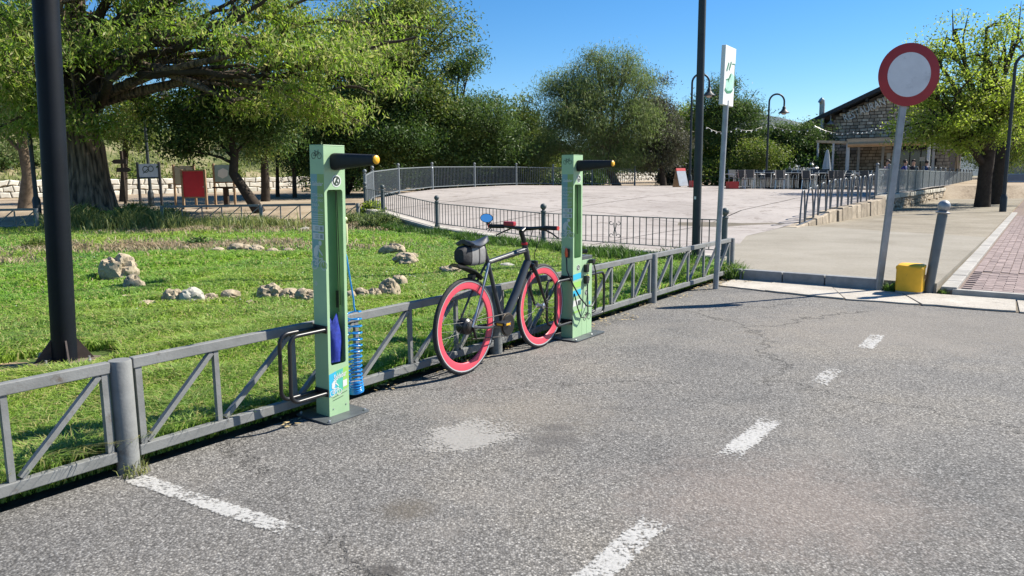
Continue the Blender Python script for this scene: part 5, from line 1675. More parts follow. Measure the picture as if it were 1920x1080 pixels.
def tree(name, label, base, trunk, tr, blobs, clumps, n_per, ln, wd_, lm_, spread=.28, bark=None, droop=.3, limbs=4, group=None, shell=.55, twig=True, tn=10, flute=0, kr=.02, tips=14, open_=1.0, kf_=4, wisps=.10):
    """trunk: list of points relative to base; blobs: (cx,cy,cz,rx,ry,rz,weight) relative to base"""
    bark = bark or M_BARKD
    T = thing(name, label, 'tree', base, 0, group)
    pts = [Vector(p) for p in trunk]
    rs = tr if isinstance(tr, list) else [tr * (1 - .5 * i / max(1, len(pts) - 1)) for i in range(len(pts))]
    # resample for a rounder, uneven trunk
    P_, R_ = [], []
    for i in range(len(pts) - 1):
        for k in range(4):
            f_ = k / 4
            P_.append(pts[i].lerp(pts[i + 1], f_)); R_.append(rs[i] * (1 - f_) + rs[i + 1] * f_)
    P_.append(pts[-1]); R_.append(rs[-1])
    tb = MB().tube(P_, R_, max(tn, 24) if flute else tn)
    nn = max(tn, 24) if flute else tn
    for i, v in enumerate(tb.v):
        ring_ = i // nn; a = 2 * math.pi * (i % nn) / nn
        c = P_[min(ring_, len(P_) - 1)]
        k = 1 + .10 * mnoise.noise(Vector((math.cos(a) * 1.5, math.sin(a) * 1.5, ring_ * .35 + base[0])))
        if flute:
            k += flute * math.sin(a * 7 + ring_ * .35) * (1.3 - ring_ / len(P_)) + flute * .6 * math.sin(a * 11 + 1)
        v.xy = (c + (v - c) * k).xy
    tb.build('trunk', bark, T, 70 if not flute else 80)
    tot = sum(b[6] for b in blobs)
    CC = []
    for bi, b in enumerate(blobs):
        m_ = int(clumps * b[6] / tot)
        ns = max(4, int(m_ / tips))
        u = rng.normal(0, 1, (ns, 3)); u /= np.linalg.norm(u, axis=1)[:, None]
        r_ = (shell + (1 - shell) * rng.random(ns)) ** .7
        bump_ = .60 + .62 * rng.random(ns)
        rad3 = np.array(b[3:6])
        wisp = (rng.random(ns) < wisps) & (u[:, 2] > -.1)            # loose shoots that break the outline
        bump_ = np.where(wisp, 1.18 + .32 * rng.random(ns), bump_); r_ = np.where(wisp, 1.0, r_)
        SUB = np.array(b[:3]) + u * (r_ * bump_)[:, None] * rad3
        sg = open_ * 1.05 * float(np.cbrt(np.prod(rad3))) / ns ** (1 / 3)
        per = max(1, int(round(m_ / ns)))
        C = np.repeat(SUB, per, 0); wm = np.repeat(wisp, per)
        C = C + rng.normal(0, 1, C.shape) * np.array([sg, sg, sg * .42]) * np.where(wm, .55, 1.0)[:, None]
        C = C[~wm | (rng.random(len(C)) < .55)]
        CC.append(C)
        # limb from the trunk to this part of the crown, forking towards each spray of leaves
        if limbs:
            s0 = P_[int(len(P_) * (.62 + .36 * random.random())) - 1]
            c = Vector(b[:3])
            mid = s0.lerp(c, .5) + Vector((random.uniform(-.2, .2), random.uniform(-.2, .2), .15)) * b[3]
            r0 = max(kr, R_[-1] * .75)
            lb = MB().tube([s0, s0.lerp(mid, .5) + Vector((0, 0, .05)), mid, c], [r0, r0 * .8, r0 * .6, r0 * .3], 7)
            if twig:
                for q in SUB[:40]:
                    st_ = mid.lerp(c, random.random())
                    q = Vector(q)
                    L_ = (q - st_).length
                    mm = st_.lerp(q, .5) + Vector((random.uniform(-.12, .12), random.uniform(-.12, .12), .10)) * L_
                    lb.tube([st_, mm, q, q + (q - mm) * .5], [r0 * .38, r0 * .25, max(.016, r0 * .12), .008], 5, False)
            lb.build('limb', bark, T, 60)
    C = np.concatenate(CC)
    V, F_ = leaves_np(C, n_per, spread, ln, wd_, droop, .5, kf_)
    o = link('crown', np_mesh('crown', V, F_, kf_, lm_), T)
    o['kind'] = 'stuff'
    return T
LF_BIG = leaf_mat('leaf_big', (.14, .23, .04), (.225, .32, .055), (.33, .31, .14), .5)
LF_DARK = leaf_mat('leaf_dark', (.025, .055, .014), (.05, .095, .022), (.10, .16, .04), .28)
LF_MID = leaf_mat('leaf_mid', (.06, .10, .018), (.12, .17, .032), (.22, .235, .075), .38)
LF_OLIVE = leaf_mat('leaf_olive', (.085, .125, .04), (.14, .195, .062), (.22, .245, .11), .4)
LF_GREY = leaf_mat('leaf_grey', (.05, .055, .03), (.08, .08, .05), (.12, .115, .075), .22)
LF_LIME = leaf_mat('leaf_lime', (.14, .205, .03), (.23, .305, .05), (.34, .37, .11), .55)
LF_PINE = leaf_mat('leaf_pine', (.04, .075, .02), (.075, .125, .032), (.13, .18, .05), .32)

def blob(px, py, Y, rpx, rpy, base, wt=1.0, dy=0.0, rd=None):
    c = at(px, py, Y + dy) - Vector(base)
    k = (Y + dy) / FPX
    rx, rz = rpx * k, rpy * k
    return (c.x, c.y, c.z, rx, rd if rd else (rx + rz) / 2, rz, wt)

# the old tree with the furrowed trunk
b0 = (-13.25, 23.2, zl(-13.25, 23.2) - .05)
def rel(px, py, Y, base):
    return at(px, py, Y) - Vector(base)
M_OLD = bpy.data.materials.new('bark_furrowed')
t, n, l, bs = nodes(M_OLD)
tc = n.new('ShaderNodeTexCoord'); mp = n.new('ShaderNodeMapping'); mp.inputs['Scale'].default_value = (9, 9, .9)
l.new(tc.outputs['Object'], mp.inputs['Vector'])
nzz = tex(n, l, 'ShaderNodeTexNoise', 1.6, mp.outputs[0], 8, .65)
vz = tex(n, l, 'ShaderNodeTexVoronoi', 1.3, mp.outputs[0], 0)
hh_ = math_n(n, l, 'ADD', nzz.outputs[0], math_n(n, l, 'MULTIPLY', vz.outputs['Distance'], .6))
rp = ramp(n, [(.45, (.29, .215, .155)), (.75, (.17, .125, .09)), (1.0, (.035, .027, .02))])
l.new(hh_, rp.inputs[0]); l.new(rp.outputs[0], bs.inputs['Base Color']); bs.inputs['Roughness'].default_value = .95
bp = n.new('ShaderNodeBump'); bp.inputs['Strength'].default_value = 1.0; bp.inputs['Distance'].default_value = .09; bp.invert = True
l.new(hh_, bp.inputs['Height']); l.new(bp.outputs[0], bs.inputs['Normal'])
BT = tree('old_tree', 'huge old tree with furrowed trunk and long horizontal limbs over the lawn', b0,
          [(0, 0, 0), (.02, 0, .35), (.05, 0, 1.1), (.0, .0, 2.3), (-.05, 0, 3.2), (-.1, .1, 4.6), (.1, .2, 6.6)], [.98, .80, .67, .56, .54, .42, .25],
          [blob(60, 60, 21.5, 150, 110, b0, 1.5), blob(40, 200, 21, 75, 70, b0, .55), blob(230, 60, 24.5, 120, 80, b0, .8), blob(330, 20, 24.5, 150, 70, b0, .7),
           blob(430, 118, 24.5, 130, 48, b0, .7), blob(560, 85, 24.5, 120, 70, b0, .8), blob(690, 120, 24, 105, 80, b0, .7), blob(440, 190, 21.5, 90, 18, b0, .18), blob(480, 95, 20.8, 110, 45, b0, .30), blob(640, 110, 21, 90, 50, b0, .35), blob(300, 60, 21, 90, 40, b0, .22), blob(560, 170, 21, 70, 25, b0, .2), blob(500, 30, 23, 150, 50, b0, .7), blob(290, 190, 24, 70, 28, b0, .22), blob(620, 195, 22.5, 90, 40, b0, .5),
           blob(130, -90, 22, 260, 110, b0, 1.6), blob(420, -80, 23, 260, 90, b0, 1.3), blob(185, 245, 21.6, 45, 30, b0, .22), blob(10, 130, 19.5, 100, 100, b0, .7)],
          2300, 26, .18, .048, LF_BIG, .22, M_OLD, 1.0, 1, None, .2, True, 26, .028, .05, 12, .60)
# its two long horizontal limbs
for pth, r0 in (([(185, 205, 23.1), (205, 150, 21.5), (250, 108, 21.9), (330, 92, 21.6), (400, 60, 21.4), (470, 20, 21.4), (530, -30, 21.4)], .14),
                ([(230, 165, 22.8), (265, 140, 21.9), (350, 134, 21.6), (450, 143, 21.5), (530, 142, 21.5), (610, 118, 21.7), (690, 90, 22.1), (780, 70, 22.4)], .13),
                ([(170, 190, 23.1), (160, 90, 23), (190, 20, 23), (240, -60, 23)], .26),
                ([(150, 210, 23), (100, 120, 22.4), (40, 60, 21.5), (-40, 10, 21)], .26),
                ([(190, 60, 23), (300, 10, 22.6), (380, -40, 22.5)], .2),
                ([(420, 55, 22), (440, 20, 22.2), (425, -40, 22.4)], .10), ([(530, 142, 22.2), (620, 150, 22), (700, 175, 22)], .10), ([(350, 134, 22.3), (420, 175, 22), (450, 215, 21.8)], .08)):
    pts = [rel(a, b, c, b0) for a, b, c in pth]
    K = len(pts)
    P2, R2 = [], []
    for i in range(K - 1):
        for k in range(3):
            P2.append(pts[i].lerp(pts[i + 1], k / 3) + Vector((0, 0, .05 * math.sin(i * 3 + k * 2.1)))); R2.append(r0 * (1 - .72 * (i + k / 3) / (K - 1)))
    P2.append(pts[-1]); R2.append(r0 * .25)
    q = MB().tube(P2, R2, 10)
    for j in range(3, len(P2) - 1, 1):
        for _ in range(2):
            d = Vector((random.uniform(-1, 1), random.uniform(-1, 1), random.uniform(-.5, 1.0))) * random.uniform(.6, 1.6)
            q.tube([P2[j], P2[j] + d * .5 + Vector((0, 0, .15)), P2[j] + d], [R2[j] * .3, R2[j] * .18, .01], 5, False)
    q.build('limb', M_BARKD, BT, 60)

def simple_tree(label, px, py, Y, tops, lm_, clumps, n_per, ln, wd_, trunk_r=.16, name='tree', zf=None, spread=.3, droop=.3, bark=None, shell=.4, group='trees beyond the lawn and plaza', lean=0.0, th=None, limbs=1, kr=.02, tips=11, open_=.72):
    base = at(px, py, Y)
    if zf:
        base.z = zf(base.x, base.y)
    base.z -= .03
    bl = [blob(*t_[:2], Y, *t_[2:4], base, t_[4] if len(t_) > 4 else t_[2] * t_[3] / 2000, t_[5] if len(t_) > 5 else 0) for t_ in tops]
    zc = min(b[2] - b[5] * .5 for b in bl)
    zc = max(zc, 1.0)
    tp = Vector((bl[0][0] * .6, bl[0][1] * .6, max(zc, th or 0) + .4))
    return tree(name, label, base, [(0, 0, 0), (tp.x * .35 + lean, 0, tp.z * .4), (tp.x * .7 + lean * .5, tp.y * .5, tp.z * .75), tuple(tp)], trunk_r, bl, clumps, int(n_per * 2.1), ln * .66, wd_ * .8, lm_, spread, bark, droop, limbs, group, shell, kr=kr, tips=tips, open_=open_, kf_=3, wisps=.16)

GL = lambda x, y: gz(x, y)
# dark leaning tree behind the boards
bb = gnd(488, 408, zl); bb = Vector((bb.x, 24.5, 0)); bb.x = at(488, 400, 24.5).x; bb.z = zl(bb.x, bb.y) - .03
tree('leaning_tree', 'dark leafy tree with a leaning forked trunk beside the red board', bb,
     [(0, 0, 0), rel(455, 352, 24.5, bb), rel(437, 325, 24.5, bb), rel(440, 290, 24.5, bb), rel(425, 240, 24.5, bb)], [.20, .16, .15, .13, .08],
     [blob(365, 235, 24.5, 60, 55, bb, 1), blob(440, 220, 24.5, 75, 60, bb, 1.3), blob(500, 240, 25, 45, 45, bb, .7), blob(400, 180, 25, 70, 40, bb, .8), blob(340, 280, 24.3, 32, 25, bb, .3)],
     700, 26, .15, .06, LF_DARK, .24, M_BARKD, .4, 1, 'trees beyond the lawn and plaza', .3, kr=.06)
simple_tree('slender dark tree with several stems just right of the leaning tree', 497, 358, 32, [(497, 235, 52, 60), (520, 190, 60, 45)], LF_MID, 450, 22, .18, .075, .2, zf=zl, kr=.05)
simple_tree('small round-crowned tree in front of the white stone wall', 552, 358, 35, [(552, 285, 24, 22), (556, 250, 28, 25)], LF_DARK, 160, 22, .2, .08, .11, zf=zl)
simple_tree('thin dark tree between the boards and the white stone wall', 520, 355, 36, [(522, 270, 26, 24), (524, 230, 34, 40)], LF_DARK, 200, 22, .2, .08, .10, zf=zl)
simple_tree('dark tree on the bank above the fingerpost', 230, 362, 33, [(245, 215, 40, 40), (262, 255, 36, 22), (225, 160, 50, 45)], LF_MID, 300, 22, .18, .07, .17, zf=zl)
simple_tree('olive-brown tree with a slanting trunk left of the lamp post', 45, 372, 28, [(25, 150, 85, 90), (60, 240, 60, 28), (-60, 210, 80, 80), (20, 60, 110, 60)], LF_OLIVE, 800, 24, .17, .055, .26, zf=zl, lean=.25, bark=M_BARK, kr=.06)
# the tall evergreen mass behind the plaza corner
simple_tree('tall broad evergreen tree rising highest behind the plaza corner', 640, 350, 38, [(700, 150, 115, 115), (620, 205, 100, 95), (775, 100, 78, 85), (800, 190, 62, 90), (740, 255, 110, 60), (650, 280, 90, 45), (770, 30, 70, 50), (690, 55, 70, 50)], LF_MID, 2100, 22, .26, .10, .38, zf=GL, spread=.38, shell=.3, kr=.10)
simple_tree('dark evergreen tree in front of the tall broad one', 700, 345, 36.5, [(690, 240, 80, 75), (760, 275, 75, 50), (620, 285, 60, 48), (735, 200, 60, 45)], LF_DARK, 800, 24, .22, .09, .26, zf=GL, spread=.33, shell=.25, kr=.07)
simple_tree('tree with a branch poking out towards the blue sky', 830, 345, 39, [(850, 235, 70, 75), (905, 215, 48, 50), (860, 135, 32, 26, .35), (885, 103, 16, 12, .10), (930, 260, 45, 50), (820, 290, 70, 40)], LF_PINE, 850, 22, .25, .09, .26, zf=GL, spread=.34, shell=.3, kr=.06)
simple_tree('mid-green bushy tree left of the grey feathery tree', 960, 345, 44, [(965, 262, 55, 48), (920, 290, 60, 40), (1000, 290, 45, 40), (975, 215, 30, 26)], LF_MID, 560, 22, .27, .10, .22, zf=GL, spread=.38, shell=.3)
# feathery grey-green tree
simple_tree('feathery grey-green tree with drooping twigs beyond the plaza', 1160, 345, 42, [(1105, 190, 62, 52), (1150, 145, 48, 36), (1120, 112, 22, 14, .25), (1065, 225, 55, 55), (1190, 215, 34, 70), (1130, 258, 80, 50), (1205, 150, 22, 30), (1045, 168, 26, 26), (1030, 280, 36, 32), (1178, 120, 14, 16, .2), (1080, 145, 24, 24), (1170, 290, 50, 28)], LF_OLIVE, 1700, 22, .30, .045, .26, zf=GL, spread=.40, droop=1.3, bark=M_BARK, shell=.25, kr=.06)
simple_tree('dusky brown-grey evergreen right of the feathery tree', 1245, 345, 43, [(1235, 240, 38, 72), (1255, 285, 36, 45), (1220, 185, 26, 40), (1215, 300, 25, 28)], LF_GREY, 620, 24, .2, .07, .2, zf=GL, spread=.3, shell=.25)
simple_tree('pale yellow-green tree behind the slim lamp post', 1300, 340, 50, [(1290, 262, 40, 58), (1330, 285, 45, 45), (1275, 225, 24, 24), (1310, 225, 30, 30)], LF_LIME, 520, 24, .25, .09, .2, zf=GL, spread=.36, shell=.3)
simple_tree('bushy pine with upright tips behind the terrace chairs', 1370, 342, 49, [(1365, 245, 50, 66), (1340, 205, 28, 34), (1390, 205, 24, 28), (1370, 168, 10, 18, .2), (1345, 178, 10, 16, .15), (1405, 232, 14, 22, .25), (1408, 275, 34, 50), (1350, 300, 55, 34)], LF_PINE, 850, 24, .26, .07, .22, zf=GL, spread=.33, droop=-.5, shell=.3)
simple_tree('olive green bush-like tree behind the hooked lamp', 1432, 342, 46, [(1430, 288, 48, 34), (1410, 310, 40, 24)], LF_MID, 280, 24, .22, .09, .16, zf=GL)
simple_tree('dark round tree between the hooked lamp and the restaurant', 1480, 345, 48, [(1480, 285, 45, 45), (1512, 290, 35, 40), (1458, 250, 18, 18, .25), (1500, 252, 30, 16), (1525, 310, 30, 24)], LF_PINE, 600, 24, .23, .09, .18, zf=GL)
# more crowns closing the tree line further back
for i, (px, py, Y, tops, lm_, lab) in enumerate([
    (560, 335, 56, [(560, 235, 70, 60), (520, 270, 60, 40), (600, 180, 60, 50)], LF_MID, 'leafy tree on the grassy bank above the white wall'),
    (330, 332, 58, [(330, 240, 80, 45), (260, 225, 60, 40), (400, 255, 60, 40)], LF_OLIVE, 'olive tree on the bank behind the pale board'),
    (100, 332, 56, [(90, 225, 80, 50), (20, 255, 70, 45), (-60, 230, 90, 60)], LF_MID, 'bushy tree on the bank behind the slanting trunk'),
    (1080, 342, 60, [(1085, 290, 60, 36), (1020, 270, 50, 45), (1140, 300, 50, 30)], LF_DARK, 'dark tree showing below the feathery grey tree'),
    (800, 342, 54, [(800, 275, 80, 45), (870, 290, 60, 36), (720, 290, 70, 40)], LF_DARK, 'dark tree low behind the tall railing'),
    (1235, 342, 62, [(1250, 290, 60, 32), (1190, 295, 50, 30)], LF_MID, 'green tree closing the gap behind the dusky evergreen'),
    (1560, 345, 70, [(1560, 290, 60, 35), (1500, 300, 50, 30)], LF_MID, 'green tree far behind the restaurant'),
    (1690, 345, 75, [(1900, 250, 70, 60), (1830, 270, 60, 50), (1960, 240, 60, 70)], LF_MID, 'green tree behind the right end of the restaurant')]):
    simple_tree(lab, px, py, Y, tops, lm_, 420, 22, .30, .12, .2, zf=GL if Y < 90 else None, spread=.45, shell=.3)
# undergrowth below the tree line
for i, (px, Y, w_, h_, lm_) in enumerate([(640, 43.5, 80, 26, LF_DARK), (760, 44, 80, 26, LF_DARK), (850, 44.5, 70, 24, LF_DARK), (930, 45, 60, 22, LF_MID), (1010, 46, 60, 22, LF_DARK), (1090, 47, 60, 20, LF_DARK), (1270, 47, 40, 22, LF_GREY), (1330, 47, 50, 24, LF_MID), (1400, 46, 50, 22, LF_MID), (1460, 46, 45, 22, LF_DARK), (1515, 46, 40, 26, LF_DARK)]):
    p = at(px, 320, Y); z = gz(p.x, p.y)
    T = thing('bush', 'dark bush under the trees behind the railing' if lm_ is not LF_MID else 'green bush under the trees behind the railing', 'bush', (p.x, p.y, z), 0, 'bushes under the far trees')
    k = Y / FPX
    u = rng.normal(0, 1, (130, 3)); u /= np.linalg.norm(u, axis=1)[:, None]; u[:, 2] = np.abs(u[:, 2])
    C = u * (.5 + .5 * rng.random(130))[:, None] * np.array([w_ * k, w_ * k * .6, h_ * k * 2]) + np.array([0, 0, .1])
    V, F_ = leaves_np(C, 24, .28, .22, .09)
    o = link('foliage', np_mesh('foliage', V, F_, 4, lm_), T); o['kind'] = 'stuff'
    q = MB()
    for j in range(4):
        q.tube([(0, 0, -.05), Vector(C[j]) * .5, Vector(C[j])], [.04, .03, .01], 5)
    q.build('stem', M_BARKD, T)

for i in range(34):
    p = WW0 + WWD * (-8 + i * 1.9 + random.uniform(-.8, .8)) + WWN * (random.choice((1.6, 3.5, 6, 9, 12)) + random.uniform(-.6, .6)); x, y = p.x, p.y
    z = bankz(x, y); lm_ = random.choice((LF_MID, LF_OLIVE, LF_DARK, LF_MID))
    T = thing('bank_shrub', {LF_MID: 'leafy green shrub on the grassy bank above the white wall', LF_OLIVE: 'olive-green shrub on the grassy bank above the white wall', LF_DARK: 'dark green shrub on the grassy bank above the white wall'}[lm_], 'shrub', (x, y, z), 0, 'shrubs on the bank ' + lm_.name)
    T['group'] = {LF_MID: 'leafy shrubs on the bank', LF_OLIVE: 'olive shrubs on the bank', LF_DARK: 'dark shrubs on the bank'}[lm_]
    w_, h_ = random.uniform(.8, 2.0), random.uniform(.7, 2.0)
    u = rng.normal(0, 1, (60, 3)); u /= np.linalg.norm(u, axis=1)[:, None]; u[:, 2] = np.abs(u[:, 2])
    C = u * (.4 + .6 * rng.random(60))[:, None] * np.array([w_, w_, h_])
    V, F_ = leaves_np(C, 22, .22, .22, .09)
    o = link('foliage', np_mesh('foliage', V, F_, 4, lm_), T); o['kind'] = 'stuff'
    q = MB()
    for j in range(4):
        q.tube([(0, 0, -.05), Vector(C[j]) * .5, Vector(C[j])], [.03, .02, .01], 5)
    q.build('stem', M_BARKD, T)

# the two trees on the dirt strip
def strip_tree(px, py, label, tops, Y, lm_, clumps, r):
    base = gnd(px, py, lambda x, y: .10)
    base.z = .07
    Y = base.y
    bl = [blob(a, b, Y, c, d, base, e, f_) for a, b, c, d, e, f_ in tops]
    tree('street_tree', label, base, [(0, 0, 0), (.02, 0, .9), (.05, 0, 1.9), (.1, 0, 2.6)], [r * 1.15, r, r * .95, r * .8], bl, clumps, 24, .13, .055, lm_, .20, M_BARKD, .3, 1, 'trees on the dirt strip', .25, kr=.06, tips=9, open_=.62)
strip_tree(1841, 388, 'street tree with thick dark trunk and yellow-green crown behind the sign',
           [(1800, 180, 110, 70, 1.5, 0), (1760, 220, 75, 60, 1.0, -1), (1850, 110, 85, 60, .6, 0), (1790, 95, 50, 40, .22, 0), (1880, 200, 80, 70, 1.2, 0), (1745, 95, 32, 36, .12, 0), (1900, 75, 60, 40, .25, 0), (1790, 55, 30, 26, .06, 0), (1850, 50, 40, 22, .08, 0), (1820, 255, 90, 32, .7, -.5), (1735, 165, 40, 45, .35, -1)], 0, LF_LIME, 1150, .27)
strip_tree(1866, 383, 'street tree just behind the first thick trunk',
           [(1900, 190, 100, 90, 1, 1.5), (1960, 160, 110, 110, 1, 1), (1840, 240, 80, 40, .5, 1.5)], 0, LF_LIME, 480, .25)

# bush in front of the railing corner, plants at the old tree's foot
def bush(px, py, w_, h_, lm_, label, n=120, ln=.09, wd_=.045, zf=zl, name='bush'):
    p = gnd(px, py, zf); z = zf(p.x, p.y)
    T = thing(name, label, 'bush', (p.x, p.y, z), 0)
    k = p.y / FPX
    u = rng.normal(0, 1, (n, 3)); u /= np.linalg.norm(u, axis=1)[:, None]; u[:, 2] = np.abs(u[:, 2])
    C = u * (.35 + .65 * rng.random(n))[:, None] * np.array([w_ * k / 2, w_ * k / 2, h_ * k]) + np.array([0, 0, .03])
    V, F_ = leaves_np(C, 26, .07, ln, wd_, -.2)
    o = link('foliage', np_mesh('foliage', V, F_, 4, lm_), T); o['kind'] = 'stuff'
    q = MB()
    for j in range(6):
        q.tube([(0, 0, -.03), Vector(C[j]) * .5, Vector(C[j])], [.012, .009, .004], 5)
    q.build('stem', M_BARK, T)
bush(698, 412, 52, 32, LF_LIME, 'bright green leafy bush at the corner of the low railing', 150)
bush(712, 430, 75, 30, LF_OLIVE, 'grey-green straggly bush against the low plaza wall', 200, .10, .022)
bush(668, 425, 50, 20, LF_OLIVE, 'low grey-green weed clump left of the low plaza wall', 90, .10, .022)
bush(160, 412, 58, 24, LF_MID, 'leafy green bush at the foot of the huge old trunk', 150)
bush(255, 408, 70, 22, LF_MID, 'leafy weeds right of the huge old trunk', 150, .09, .03)
bush(310, 412, 70, 22, LF_OLIVE, 'pale weeds in front of the dark-posted board', 130, .09, .025)
bush(370, 464, 26, 8, LF_DARK, 'small dark plant alone on the lawn', 40, .07, .03)
bush(70, 470, 40, 14, LF_MID, 'loose leafy weeds on the lawn left of the lamp post', 50, .08, .02)

# ------------------------------------------------------------------ boards, fingerpost and far left posts
def board(px0, px1, top, bot, foot, Y, mt, frame, label, name='notice_board'):
    c = at((px0 + px1) / 2, foot, Y); z = zl(c.x, Y)
    k = Y / FPX
    T = thing(name, label, 'notice board', (c.x, Y, z), R(-6))
    W = (px1 - px0) * k
    zt = at((px0 + px1) / 2, top, Y).z - z; zb = at((px0 + px1) / 2, bot, Y).z - z
    MB().box((0, 0, (zt + zb) / 2), (W - .07, .03, zt - zb)).build('panel', mt, T)
    for s_ in (-1, 1):
        MB().box((s_ * W / 2, 0, (zt + .06 - .1) / 2), (.075, .075, zt + .16)).build('post', frame, T, None, .006)
    MB().box((0, 0, zb - .022), (W - .075, .05, .044)).build('crossbar', frame, T)
    return T, W, zt, zb
T, W, zt, zb = board(344, 389, 321, 369, 388, 26.5, M_BOARDR, M_WOOD, 'red notice board on wooden legs behind the lawn')
MB().box((0, .0, zt + .022), (W - .075, .06, .044)).build('crossbar', M_WOOD, T)
MB().lathe([(.02, 0), (.02, .012)], (0, 0, 0), 8, Matrix.Translation((W * .42, -.02, zb + .35)) @ Matrix.Rotation(R(90), 4, 'X')).build('knob', M_CAPST, T)
board(329, 369, 311, 345, 380, 28.5, M_BOARDK, M_WOOD, 'khaki notice board standing behind the red board')
T, W, zt, zb = board(404, 442, 309, 341, 382, 29, M_BOARDG, M_WOOD, 'grey-green notice board beside the leaning tree')
q = MB(); q.sheet([(-W * .3, -.1), (-W * .05, -.2), (W * .2, -.1), (W * .25, .1), (0, .2), (-W * .25, .12)], Matrix(((1, 0, 0, 0), (0, 0, -1, -.018), (0, 1, 0, (zt + zb) / 2), (0, 0, 0, 1)))); q.build('printed_map', M_GREYP, T)
T, W, zt, zb = board(263, 305, 307, 332, 388, 27, M_BOARDB, mat('board_black_post', (.015, .015, .017), .5), 'pale blue board between two black posts near the old trunk')
q = MB(); Mq = Matrix(((1, 0, 0, 0), (0, 0, -1, -.018), (0, 1, 0, (zt + zb) / 2), (0, 0, 0, 1)))
q.ring(-W * .12, .04, .11, .03, Mq, 16); q.ring(W * .12, .06, .10, .03, Mq, 16); q.line((-W * .25, -.1), (0, .05), .03, Mq); q.build('printed_drawing', M_INK, T)
# little picnic table near the green board
c = at(425, 380, 27.5); z = zl(c.x, 27.5)
T = thing('park_table', 'small dark table on one leg below the grey-green board', 'table', (c.x, 27.5, z))
MB().box((0, 0, .72), (.75, .6, .06)).build('top', M_BARKD, T); MB().box((0, 0, .35), (.16, .16, .70)).build('leg', M_BARKD, T)
# fingerpost
c = at(234, 365, 31); z = zl(c.x, 31)
T = thing('fingerpost', 'fingerpost with two dark arrow boards behind the old trunk', 'signpost', (c.x, 31, z))
MB().box((0, 0, 1.05), (.09, .09, 2.2)).build('post', M_BARKD, T)
for zz, s_, x0 in ((1.72, -1, -.06), (1.38, 1, .06)):
    ar = [(-.28, -.09), (.22, -.09), (.34, 0), (.22, .09), (-.28, .09)]
    MB().prism([(x0 + s_ * a, b) for a, b in ar], -.02, .02, Matrix(((1, 0, 0, 0), (0, 0, -1, -.07), (0, 1, 0, zz), (0, 0, 0, 1)))).build('arrow_board', mat('sign_wood_dark', (.03, .025, .02), .8), T)

# hooked lamps
def hook_lamp(x, y, z, label, H=5.2, rz=0.0, side_=1):
    T = thing('hooked_lamp', label, 'street lamp', (x, y, z), rz, 'hooked lamps round the plaza')
    r_ = .42
    pts = [(0, 0, -.05), (0, 0, 1.0), (0, 0, H - r_)] + [(r_ - r_ * math.cos(R(15 * k)), 0, H - r_ + r_ * math.sin(R(15 * k))) for k in range(1, 13)] + [(2 * r_, 0, H - r_ - .25)]
    pts = [(a * side_, b, c) for a, b, c in pts]
    MB().tube(pts, [.07, .06] + [.05] * (len(pts) - 2), 12).build('pole', M_POLE2, T, 50)
    hc = (2 * r_ * side_, 0, H - r_ - .62)
    hd = MB().lathe([(.30, .0), (.30, .02), (.16, .14), (.10, .22), (.09, .34), (.05, .38)], hc, 18).build('shade', M_POLE2, T, 40)
    MB().lathe([(.02, -.09), (.10, -.075), (.14, -.02), (.14, .0)], hc, 14).build('globe', M_LAMPG, hd, 40)
    MB().lathe([(.11, 0), (.11, .5), (.07, .6)], n=12).build('base', M_POLE2, T, 40)
    return T
p = at(1436, 350, 42); hook_lamp(p.x, p.y, zp(p.x, p.y), 'hooked lamp standing clear of the trees behind the terrace chairs', 5.1)
p = at(1293, 348, 37); hook_lamp(p.x, p.y, zp(p.x, p.y), 'hooked lamp partly hidden by the slim lamp post', 5.45)
p = gnd(1880, 397, lambda x, y: .1); hook_lamp(p.x, p.y, .1, 'hooked lamp beside the thick street tree trunks', 5.35, R(0))
p = at(284, 385, 29); hook_lamp(p.x, p.y, zl(p.x, p.y), 'hooked lamp in front of the pale blue board', 5.2)
p = at(70, 395, 22); hook_lamp(p.x, p.y, zl(p.x, p.y), 'hooked lamp close behind the thick near lamp post', 5.2)

